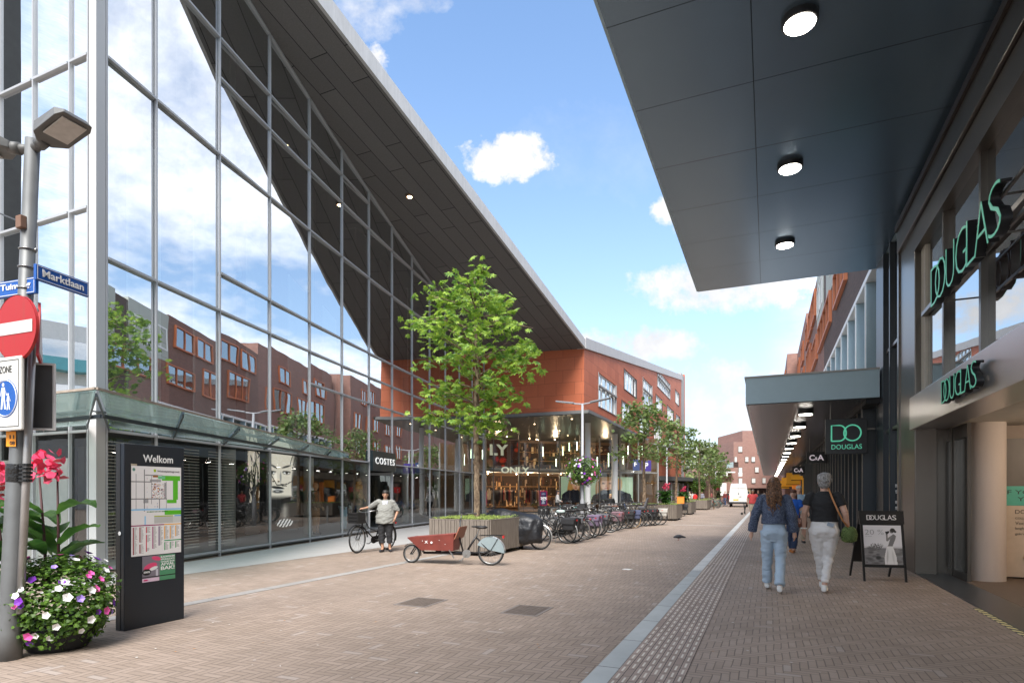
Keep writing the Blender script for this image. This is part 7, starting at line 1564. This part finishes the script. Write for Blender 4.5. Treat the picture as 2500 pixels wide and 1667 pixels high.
# -- information totem
T0 = gr(303, 1540.5); Tdir = Vector((0, 1, 0)); TW = .72; TH_ = 2.04
o = thing('information_totem', 'dark blue Welkom information board with town shopping map', 'information board', T0)
tm = mat('dark_navy_totem', (.010, .016, .024), .38, var=.15, sc=3, bump=.05, bsc=40); g = MB(); g.bx(T0.x-.13, T0.x, T0.y, T0.y+TW, 0, TH_); g.build('board', tm, o, world=True, bevel=.006)
g = MB(); g.bx(T0.x-.133, T0.x-.06, T0.y-.004, T0.y+.002, .0, TH_); g.build('edge_strip', black, o, world=True)
def TM(a, z): return frame((T0.x+.004, T0.y+a, z), (0, 1, 0))
text('lettering', 'Welkom', whitep, TM(.21, 1.845), .085, .36, .001, .012, parent=o)
a = Art(104, 172, (.90, .89, .88)); rm_ = random.Random(8); G_ = (.36, .72, .18)
a.rect(.60, .10, .98, .155, G_); a.rect(.83, .15, .93, .38, G_); a.rect(.70, .38, .90, .42, G_); a.rect(.65, .50, 1, .55, G_); a.rect(.52, .105, .66, .14, (.45, .75, .55)); a.rect(.41, .10, .52, .125, (.6, .38, .2)); a.rect(.36, .145, .58, .175, (.62, .62, .62)); a.rect(.64, .18, .685, .36, (.62, .62, .62)); a.rect(.23, .36, .33, .41, (.62, .62, .62))
for _ in range(150):
    x, y = rm_.uniform(.38, .66), rm_.uniform(.19, .36); c = rm_.choice([(.6, .2, .35), (.3, .3, .3), (.5, .5, .5), (.8, .55, .2), (.85, .85, .85), (.45, .2, .3)]); a.rect(x, y, x+.014, y+.009, c)
for _ in range(60): x, y = rm_.choice((.24, .25, .45, .5, .3)), rm_.uniform(.08, .48); a.rect(x, y, x+.012, y+.007, rm_.choice([(.7, .2, .3), (.85, .6, .2), (.3, .4, .6)]))
for (x0, y0, x1, y1) in ((0, .175, .38, .175), (.09, .09, .09, .48), (.25, .04, .25, .5), (.0, .365, .7, .365), (.39, .1, .39, .42), (.69, .17, .69, .48), (.55, .37, .55, .48), (.27, .1, .6, .095), (.1, .48, 1, .48)): a.line(x0, y0, x1, y1, .007, (.5, .5, .5), 1.65)
a.rect(0, .477, 1, .497, (.55, .76, .9)); a.rect(.25, .56, .28, .655, (.6, .78, .9)); a.rect(.44, .56, .83, .645, (.74, .74, .72)); a.rect(.44, .56, .83, .572, (.65, .72, .15)); a.rect(.86, .56, 1, .572, (.25, .62, .85)); a.rect(.83, .572, 1, .645, (.8, .8, .78))
for k in range(14): a.el(.31+k*.03, .512, .012, .008, (.12, .45, .22), .2)
a.el(.455, .045, .028, .018, (.62, .75, .1), .2); a.el(.05, .04, .03, .02, (.35, .55, .5), .4)
a.rect(0, .655, .64, .667, (.58, .08, .35)); a.rect(.64, .655, 1, .667, (.93, .68, .12)); a.rect(.64, .845, 1, .857, (.12, .6, .3))
for k, (x, c, segs) in enumerate(((.03, (.6, .15, .2), [(.68, .98)]), (.155, (.6, .15, .2), [(.68, .85), (.87, .97)]), (.28, (.8, .3, .35), [(.68, .75), (.77, .96)]), (.405, (.65, .2, .45), [(.68, .93)]), (.53, (.4, .2, .45), [(.68, .9)]), (.645, (.93, .68, .2), [(.68, .83)]), (.76, (.93, .68, .2), [(.68, .83)]), (.875, (.93, .68, .2), [(.68, .81)]), (.645, (.3, .65, .4), [(.865, .96)]), (.76, (.3, .65, .4), [(.865, .95)]), (.875, (.3, .65, .4), [(.865, .94)]))):
    for (y0, y1) in segs:
        a.rect(x, y0, x+.018, y1, c); y = y0
        while y < y1-.008: a.rect(x+.022, y+.002, x+.03+rm_.uniform(.02, .06), y+.007, (.62, .61, .6)); y += .0115
canvas('map_sheet', a.a, TM(.075, .80), .60, 1.0, o, rough=.25)
text('map_title', 'Winkelplattegrond', mat('dark_print', (.06, .06, .06), .5, var=0), TM(.375, 1.735), .026, .275, .0008, .01, parent=o)
a = Art(60, 50, (.30, .55, .40)); a.rect(0, 0, .52, 1, (.48, .46, .50)); a.el(.24, .42, .22, .13, (.85, .28, .45), .15, -.5); a.el(.33, .5, .15, .07, (.88, .88, .88), .3, -.4); a.el(.42, .12, .16, .08, (.85, .28, .45), .15, .4); a.el(.13, .62, .13, .13, (.06, .05, .06), .1); a.rect(.40, .55, .46, .82, (.75, .75, .78)); a.rect(0, .80, 1, .85, (.06, .06, .06)); a.rect(0, .86, .5, 1, (.85, .75, .82)); a.el(.1, .93, .08, .03, (.8, .1, .4), .3)
canvas('litter_poster', a.a, TM(.20, .50), .40, .29, o, rough=.35)
for (s, z, h_, w_) in (('KAUWGOM', .755, .022, .17), ('SPUUGZAT?', .728, .020, .17), ('GOOI HET IN DE', .702, .017, .17), ('AFVAL', .665, .032, .17), ('BAK!', .615, .042, .17)): text('poster_lettering', s, whitep, TM(.42, z), h_, w_, .001, .02, parent=o)
text('poster_lettering', '200%', whitep, TM(.215, .60), .022, .075, .001, .02, parent=o)
for (z, y) in ((1.83, .06),): g = MB(); g.bx(T0.x+.001, T0.x+.004, T0.y+.075, T0.y+.14, 1.80, 1.822); g.build('sticker', mat('worn_sticker', (.45, .38, .28), .7), o, world=True)
g = MB(); g.tube([(T0.x-.065, T0.y-.006, 1.06), (T0.x-.065, T0.y-.009, 1.06)], .022, 16); g.build('round_sticker', whitep, o, world=True)
# -- A-frame board
fl, fr_ = gr(2109, 1418), gr(2216, 1421); rv = (fr_-fl).normalized(); nb_ = rv.cross(Vector((0, 0, 1))); wA = (fr_-fl).length; o = thing('pavement_sign', 'black A-frame DOUGLAS board with 20% poster standing on the walkway', 'A-frame sign', (fl+fr_)/2)
tilt = .20; up = (Vector((0, 0, 1.2))-nb_*tilt).normalized(); Lb_ = math.hypot(1.2, tilt)
MA = Matrix((rv, up, rv.cross(up))).transposed().to_4x4(); MA.translation = fl
def A_(x0, x1, y0, y1, z0, z1): return MB().box(((x0+x1)/2, (y0+y1)/2, (z0+z1)/2), (x1-x0, y1-y0, z1-z0)).xf(MA)
for x in (0, wA-.03): A_(x, x+.03, 0, .98, -.03, 0).build('leg', black, o, world=True)
A_(.03, wA-.03, .24, .27, -.03, 0).build('crossbar', black, o, world=True); A_(-.012, wA+.012, .98, 1.21, -.04, .005).build('header', black, o, world=True)
A_(.03, wA-.03, .27, .98, -.028, -.012).build('backing', black, o, world=True)
n2 = Vector((0, 0, 1))
MB2 = Matrix((rv, (Vector((0, 0, 1.2))+nb_*-.0-nb_*-.0+(-nb_)*(-.55+.2)).normalized(), rv)).transposed()
for x in (0, wA-.03): a_ = fl+rv*(x+.015)-nb_*.72; b_ = fl+rv*(x+.015)-nb_*(tilt+.03)+Vector((0, 0, 1.17)); g = MB(); g.bar(a_, b_, .03, .03); g.build('rear_leg', black, o, world=True)
g = MB(); a1, a2 = fl+rv*.03-nb_*.60+Vector((0, 0, .27)), fl+rv*.03-nb_*(tilt+.05)+Vector((0, 0, 1.15)); g.hull([a1, a1+rv*(wA-.06), a2+rv*(wA-.06), a2], [p-nb_*.012 for p in (a1, a1+rv*(wA-.06), a2+rv*(wA-.06), a2)]); g.build('rear_panel', black, o, world=True)
wlet = mat('white_lettering', (.75, .75, .75), .5, var=0)
for c, x, q_ in zip('DOUGLAS', [0, .085, .275, .43, .585, .69, .855], [.17, .185, .135, .16, .10, .165, .13]): text('lettering', c, wlet, MA @ Matrix.Translation((.10+x*(wA-.2), 1.05, .006)), .085, q_*(wA-.2), .001, .0, parent=o)
a = Art(86, 96, (.86, .86, .875)); a.Y2 = a.Y
a.rect(0, .58, 1, 1, (.50, .50, .51)); rp = random.Random(3)
a.blend(np.clip((a.Y-.52)/.1, 0, 1)*.5, (.52, .52, .53))
for _ in range(60): x, y = rp.random(), rp.uniform(.58, .98); a.el(x, y, rp.uniform(.03, .12), rp.uniform(.015, .05), rp.choice([(.35,)*3, (.62,)*3, (.42,)*3, (.27,)*3]), .9, amt=.55)
for _ in range(46): x = rp.uniform(.18, .46); a.line(x, .62, x+rp.uniform(-.1, .1), rp.uniform(.46, .55), .004, (.42, .42, .42), 1.12)
a.el(.36, .83, .09, .06, (.25,)*3, .8)
a.poly([(.60, .53), (.755, .53), (.83, .78), (.85, 1), (.52, 1), (.53, .78)], (.88, .88, .88)); a.el(.60, .8, .03, .22, (.74,)*3, .9, .1); a.el(.75, .82, .03, .2, (.80,)*3, .9, -.1)
a.poly([(.63, .53), (.75, .53), (.83, .36), (.86, .27), (.79, .22), (.72, .27), (.68, .40)], (.48,)*3); a.line(.73, .29, .62, .38, .028, (.52,)*3, 1.12); a.line(.62, .38, .615, .22, .026, (.50,)*3, 1.12)
a.el(.75, .145, .055, .06, (.45,)*3, .2); a.el(.78, .125, .07, .055, (.22,)*3, .25, .3); a.el(.84, .16, .035, .03, (.2,)*3, .3); a.line(.62, .2, .66, .17, .03, (.18,)*3, 1.12); a.rect(.585, .16, .66, .20, (.15,)*3); a.rect(.62, .52, .76, .535, (.2,)*3)
canvas('poster', a.a, MA @ Matrix.Translation((.04, .29, -.008)), wA-.08, .67, o, rough=.35)
dp = mat('grey_print', (.32, .32, .33), .5, var=0); text('poster_lettering', '20 %', dp, MA @ Matrix.Translation((.065, .80, -.006)), .085, .29, .0008, -.012, parent=o); text('poster_lettering', 'OP ALLES', dp, MA @ Matrix.Translation((.07, .765, -.006)), .012, .10, .0008, 0, parent=o)
# in-store display with text
o = thing('display_panel', 'tall display panel with teal band behind the round column', 'display', (4.4, 12.95, 0)); g = MB(); g.bx(3.60, 5.4, 12.95, 13.0, .03, 2.45); g.build('panel', mat('display_dark', (.10, .085, .075), .5), o, world=True)
g = MB(); g.bx(3.61, 5.39, 12.935, 12.948, .04, 1.28); g.build('lower_sheet', mat('cream_sheet', (.46, .37, .29), .5), o, world=True); g = MB(); g.bx(3.61, 5.39, 12.93, 12.948, 1.284, 1.62); g.build('band', mat('teal_band', (.06, .34, .26), .5), o, world=True)
for i, s in enumerate(['IF YOU KNOW', 'YOU KNOW']): text('lettering', s, blk, frame((3.80 if i == 0 else 3.98, 12.926, 1.48-i*.12), (1, 0, 0)), .072, 1.05 if i == 0 else .87, .001, .0, parent=o)
for i, (s, h_) in enumerate([('DOUGLAS', .07), ('COLLECTION', .035), ('Voor 12 uur', .055), ('langhoudende,', .055), ('gekrulde wimpers', .055)]): text('lettering', s, blk, frame((3.95, 12.93, 1.14-i*.095), (1, 0, 0)), h_, None, .001, 0, parent=o)
gold = mat('gold_tube', (.40, .24, .10), .35, .7); g = MB(); g.tube([(4.45, 12.91, .45), (4.75, 12.91, 1.05)], [.06, .07], 14); g.build('printed_tube', gold, o, world=True, smooth=True); g = MB(); g.tube([(4.08, 12.91, .42), (4.40, 12.91, .22)], [.05, .055], 14); g.build('printed_tube', gold, o, world=True, smooth=True)
# -- COSTES sign, posters and blinds behind the left glass
o = thing('shop_sign', 'black COSTES sign box above the shop door in the glass wall', 'sign', FP(13.2, 2.7)); k0, k1 = SS[6], SS[7]
g = MB(); g.hull([FP(k0+.02, 2.34, .14), FP(k1+.05, 2.34, .14), FP(k1+.05, 2.34, .02), FP(k0+.02, 2.34, .02)], [FP(k0+.02, 3.10, .14), FP(k1+.05, 3.10, .14), FP(k1+.05, 3.10, .02), FP(k0+.02, 3.10, .02)]); g.build('box', mat('sign_black', (.008, .018, .022), .4), o, world=True, bevel=.008)
rvv = (FP(k1)-FP(k0)).normalized(); nvv = Vector((rvv.y, -rvv.x, 0)); text('lettering', 'COSTES', mat('lit_white_letter', (.85, .85, .82), .4, var=0, emit=.15), frame(FP(k0+.18, 2.60, .155)+nvv*.012, rvv), .25, 1.72, .012, .004, parent=o, space=1.25)
tag(o, o['label'], 'sign')
dr = thing('shop_door', 'open glass door in white frame under the COSTES sign', 'door', FP(SS[7])); q1 = FP(SS[7]-.06, 0, .0); q2 = q1-FN*.95-FD*.15
g = MB(); g.quad(q1+V((0, 0, .1)), q2+V((0, 0, .1)), q2+V((0, 0, 2.25)), q1+V((0, 0, 2.25))); g.build('glass_pane', shg, dr, world=True); g = MB()
for a, b in ((q1, q1+V((0, 0, 2.3))), (q2, q2+V((0, 0, 2.3)))): g.bar(a, b, .07, .05)
for z in (.06, 2.27): g.bar(q1+V((0, 0, z)), q2+V((0, 0, z)), .04, .10)
g.build('frame', white_al, dr, world=True); MB().bar(q1.lerp(q2, .75)+V((0, 0, .9))+FD*.04, q1.lerp(q2, .75)+V((0, 0, 1.35))+FD*.04, .02, .02).build('handle', chrome, dr, world=True)
slm = mat('blind_slat', (.50, .47, .42), .6, var=.1)
for k, (s0, s1) in enumerate(((1.35, 3.0), (3.35, 4.3), (.12, 1.1))):
    o = thing('louvre_blind', 'horizontal slatted blind behind the ground floor glass, %s' % ('beside the totem', 'left of the leopard print strip', 'next to the corner post')[k], 'blind', FP(s0, .2, -.35)); g = MB()
    for q in range(34): z = .25+q*.068; g.bar(FP(s0, z, -.4), FP(s1, z, -.4), .03, .016)
    tag(g.build('slats', slm, o, world=True)); g = MB(); g.bar(FP((s0+s1)/2, .2, -.43), FP((s0+s1)/2, 2.55, -.43), .02, .02); g.build('cord', black, o, world=True)
# black-and-white portrait banner of an anonymous face
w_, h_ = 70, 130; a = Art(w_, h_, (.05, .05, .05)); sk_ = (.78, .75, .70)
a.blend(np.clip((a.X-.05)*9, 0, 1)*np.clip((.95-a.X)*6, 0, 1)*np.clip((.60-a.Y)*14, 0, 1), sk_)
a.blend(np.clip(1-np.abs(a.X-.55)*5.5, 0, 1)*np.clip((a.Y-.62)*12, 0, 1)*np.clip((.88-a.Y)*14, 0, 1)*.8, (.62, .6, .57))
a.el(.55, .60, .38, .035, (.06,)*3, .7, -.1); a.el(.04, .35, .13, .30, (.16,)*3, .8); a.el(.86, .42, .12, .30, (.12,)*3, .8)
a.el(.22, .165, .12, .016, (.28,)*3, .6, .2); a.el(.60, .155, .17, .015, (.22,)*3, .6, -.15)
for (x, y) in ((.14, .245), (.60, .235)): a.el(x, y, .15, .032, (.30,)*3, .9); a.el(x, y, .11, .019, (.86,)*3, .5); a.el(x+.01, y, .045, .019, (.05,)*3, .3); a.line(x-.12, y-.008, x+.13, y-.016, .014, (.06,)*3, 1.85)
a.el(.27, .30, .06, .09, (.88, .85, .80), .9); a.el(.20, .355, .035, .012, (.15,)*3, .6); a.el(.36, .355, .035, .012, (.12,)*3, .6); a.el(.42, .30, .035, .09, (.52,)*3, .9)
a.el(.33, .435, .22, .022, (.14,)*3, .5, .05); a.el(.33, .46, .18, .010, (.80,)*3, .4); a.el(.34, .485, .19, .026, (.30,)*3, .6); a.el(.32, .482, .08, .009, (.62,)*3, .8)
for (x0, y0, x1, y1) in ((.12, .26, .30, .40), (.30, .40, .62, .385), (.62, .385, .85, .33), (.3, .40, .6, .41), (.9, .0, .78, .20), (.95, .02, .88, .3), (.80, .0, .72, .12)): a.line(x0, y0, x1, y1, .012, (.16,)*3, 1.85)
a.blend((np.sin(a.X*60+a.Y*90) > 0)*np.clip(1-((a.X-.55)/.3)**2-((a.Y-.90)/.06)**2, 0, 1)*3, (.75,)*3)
o = canvas('portrait_banner', a.a, frame(FP(5.35, .42, -.16), (FP(6.5)-FP(5.4))), 1.62, 2.18, rough=.5, emit=.32); tag(o, 'tall black and white banner of a woman\'s face behind the shop glass', 'banner')  # print itself glows, display lighting put into the sheet
a = Art(34, 110, (.05, .05, .05)); rl = random.Random(6); a.rect(.15, 0, 1, .62, (.68, .64, .58))
for _ in range(90): a.el(rl.uniform(.1, 1), rl.uniform(0, .62), rl.uniform(.04, .14), rl.uniform(.01, .03), (.07,)*3, .5, rl.uniform(0, 3))
for (x0, y0, x1, y1) in ((.3, .3, .1, .6), (.6, .35, .5, .66), (.9, .4, .75, .7), (.45, .5, .9, .75)): a.line(x0, y0, x1, y1, .09, (.03,)*3, 3)
o = canvas('leopard_banner', a.a, frame(FP(4.42, .42, -.16), (FP(5)-FP(4.3))), .62, 2.18, rough=.5, emit=.32); tag(o, 'narrow leopard print banner left of the face banner', 'banner')  # glow added to the print in place of window display lighting
# -- drain covers, litter, bird, van
for k, (ua, va, ub_, vb) in enumerate(((957, 1481, 1100, 1458), (1212, 1504, 1361, 1475))):
    c = gr((ua+ub_)/2, (va+vb)/2); o = thing('drain_cover', 'rusty rectangular drain cover in the paving, %s one' % ('left', 'right')[k], 'drain cover', (c.x, c.y, 0), 0); mm = mat('rusty_iron', (.13, .10, .08), .7, var=.4, sc=12, bump=.5, bsc=60)
    g = MB(); g.box((0, 0, .003), (.50, .62, .006)); g.build('frame', mat('cover_frame', (.20, .17, .15), .8), o); g = MB(); g.box((0, 0, .006), (.42, .54, .006))
    g.build('plate', mm, o)
    g = MB(); [g.box((x*.06, y*.06, .0105), (.035, .035, .003)) for x in range(-3, 4) for y in range(-4, 5)]; tag(g.build('studs', mm, o), kind='stuff')
def litter(label, u, v, w, l, m_): p = gr(u, v); g = MB(); g.prism([(p.x-w, p.y-l), (p.x+w*.6, p.y-l*.8), (p.x+w, p.y+l), (p.x-w*.7, p.y+l*.7)], .004, .014); tag(g.build('litter', m_), label, 'litter')
litter('scrap of white paper lying on the paving mid street', 1532, 1390, .09, .05, whitep)
rl = random.Random(17); g = MB()
for _ in range(900):
    x, y = rl.uniform(-9, 2.4), rl.uniform(3.5, 26); s = rl.uniform(.006, .02)*(1 if rl.random() < .9 else 1.8); a = rl.uniform(0, 6.28); z = .008
    if x < -6: continue
    q = [(s*math.cos(a+k*1.57+rl.uniform(-.3, .3)), s*.6*math.sin(a+k*1.57)) for k in range(4)]; o_ = len(g.v)
    g.cur = rl.choice((0, 0, 1, 2, 2)); g.add([(x+p[0], y+p[1], z+rl.uniform(0, .004)) for p in q], [(0, 1, 2, 3)])
tag(g.build('ground_debris', [mat('pale_crumb', (.55, .52, .48), .9), mat('dry_leaf', (.40, .20, .07), .9), mat('grey_crumb', (.38, .36, .34), .9)]), 'tiny crumbs and dry leaf bits scattered over the paving', 'debris', kind='stuff')
p = gr(1657, 1319); o = thing('bird', 'dark pigeon pecking on the empty street', 'bird', (p.x, p.y, 0), R(200)); g = MB(); g.ell((0, 0, .13), (.13, .06, .062)); g.ell((.12, 0, .115), (.045, .032, .035)); g.tube([(-.08, 0, .13), (-.22, 0, .10)], [.045, .02], 8); g.tube([(.15, 0, .11), (.185, 0, .085)], [.01, .004], 6)
fused('body', g, .009, mat('dark_plumage', (.03, .032, .04), .6, var=.4, sc=20), o, 2); g = MB(); [g.tube([(.0, s*.02, .08), (.0, s*.02, 0), (.04, s*.02, 0)], .005, 5) for s in (-1, 1)]; g.build('legs', mat('bird_leg', (.35, .12, .08), .6), o)
vv = at(1803, 1203, 63); o = thing('white_van', 'white high-roof delivery van seen from behind in mid street', 'van', (vv.x, vv.y, 0), R(1.5)); vw = mat('van_white', (.68, .68, .66), .35, var=.04)
g = MB(); sec = [(-.93, .42), (.93, .42), (.95, 1.2), (.90, 1.7), (.78, 2.42), (.70, 2.5), (-.70, 2.5), (-.78, 2.42), (-.90, 1.7), (-.95, 1.2)]; g.hull([(x, 0, z) for x, z in sec], [(x, 4.3, z) for x, z in sec]); g.hull([(x*.98, 4.3, z) for x, z in sec[:4]]+[(x*.98, 4.3, z) for x, z in sec[7:]], [(x*.9, 5.6, z*.62+.1) for x, z in sec[:4]]+[(x*.9, 5.6, z*.62+.1) for x, z in sec[7:]]); g.build('body', vw, o, bevel=.03)
g = MB(); g.bx(-.004, .004, -.012, .0, .6, 2.35); g.bx(-.72, .72, -.010, .0, 1.98, 2.0); g.build('door_gap', mat('panel_gap', (.12, .12, .12), .7), o)
for s in (-1, 1): g = MB(); g.bx(s*.93-.05, s*.93+.03, -.03, .05, .85, 1.25); g.build('tail_lamp', redl, o); g = MB(); g.tube([(s*.82-.1, .75, .34), (s*.82+.1, .75, .34)], .34, 20); g.build('wheel', tyre, o); g = MB(); g.tube([(s*.82-.1, 4.7, .34), (s*.82+.1, 4.7, .34)], .34, 20); g.build('wheel', tyre, o); MB().bx(s*.98-.08, s*.98+.08, 4.3, 4.4, 1.4, 1.7).build('mirror', black, o)
g = MB(); g.bx(-.92, .92, -.10, .1, .36, .56); g.build('bumper', black, o, bevel=.02); MB().bx(-.52, -.02, -.015, 0, .70, .84).build('number_plate', mat('plate_yellow', (.8, .45, .03), .5), o); MB().box((.0, -.012, 1.42), (.11, .02, .11)).build('badge', black, o); MB().box((.18, -.015, 1.1), (.2, .02, .05)).build('handle', black, o)
o = thing('parking_sign', 'white street signs on poles beyond the far planters', 'sign', at(1770, 1203, 80)); q = at(1770, 1195, 80); g = MB(); g.hull([q-FXd*.6-V((0, 0, .8)), q+FXd*.2-V((0, 0, .8)), q+FXd*.2-V((0, 0, .8))+FYd*.05, q-FXd*.6-V((0, 0, .8))+FYd*.05], [q-FXd*.6+V((0, 0, .9)), q+FXd*.2+V((0, 0, .9)), q+FXd*.2+V((0, 0, .9))+FYd*.05, q-FXd*.6+V((0, 0, .9))+FYd*.05]); g.build('board', whitep, o, world=True); g = MB(); g.bar((q.x, q.y, 0), (q.x, q.y, 2.6), .06, .06); g.build('pole', galv2, o, world=True)
q = at(1662, 1221, 37.5); o = thing('orange_box', 'orange bicycle box behind the planter under the third tree', 'bicycle box', q); g = MB(); g.box((0, 0, 0), (.42, .35, .42)); g.build('box', orp, o, bevel=.03); g = MB(); g.box((0, 0, .22), (.46, .39, .03)); g.build('lid', orp, o)
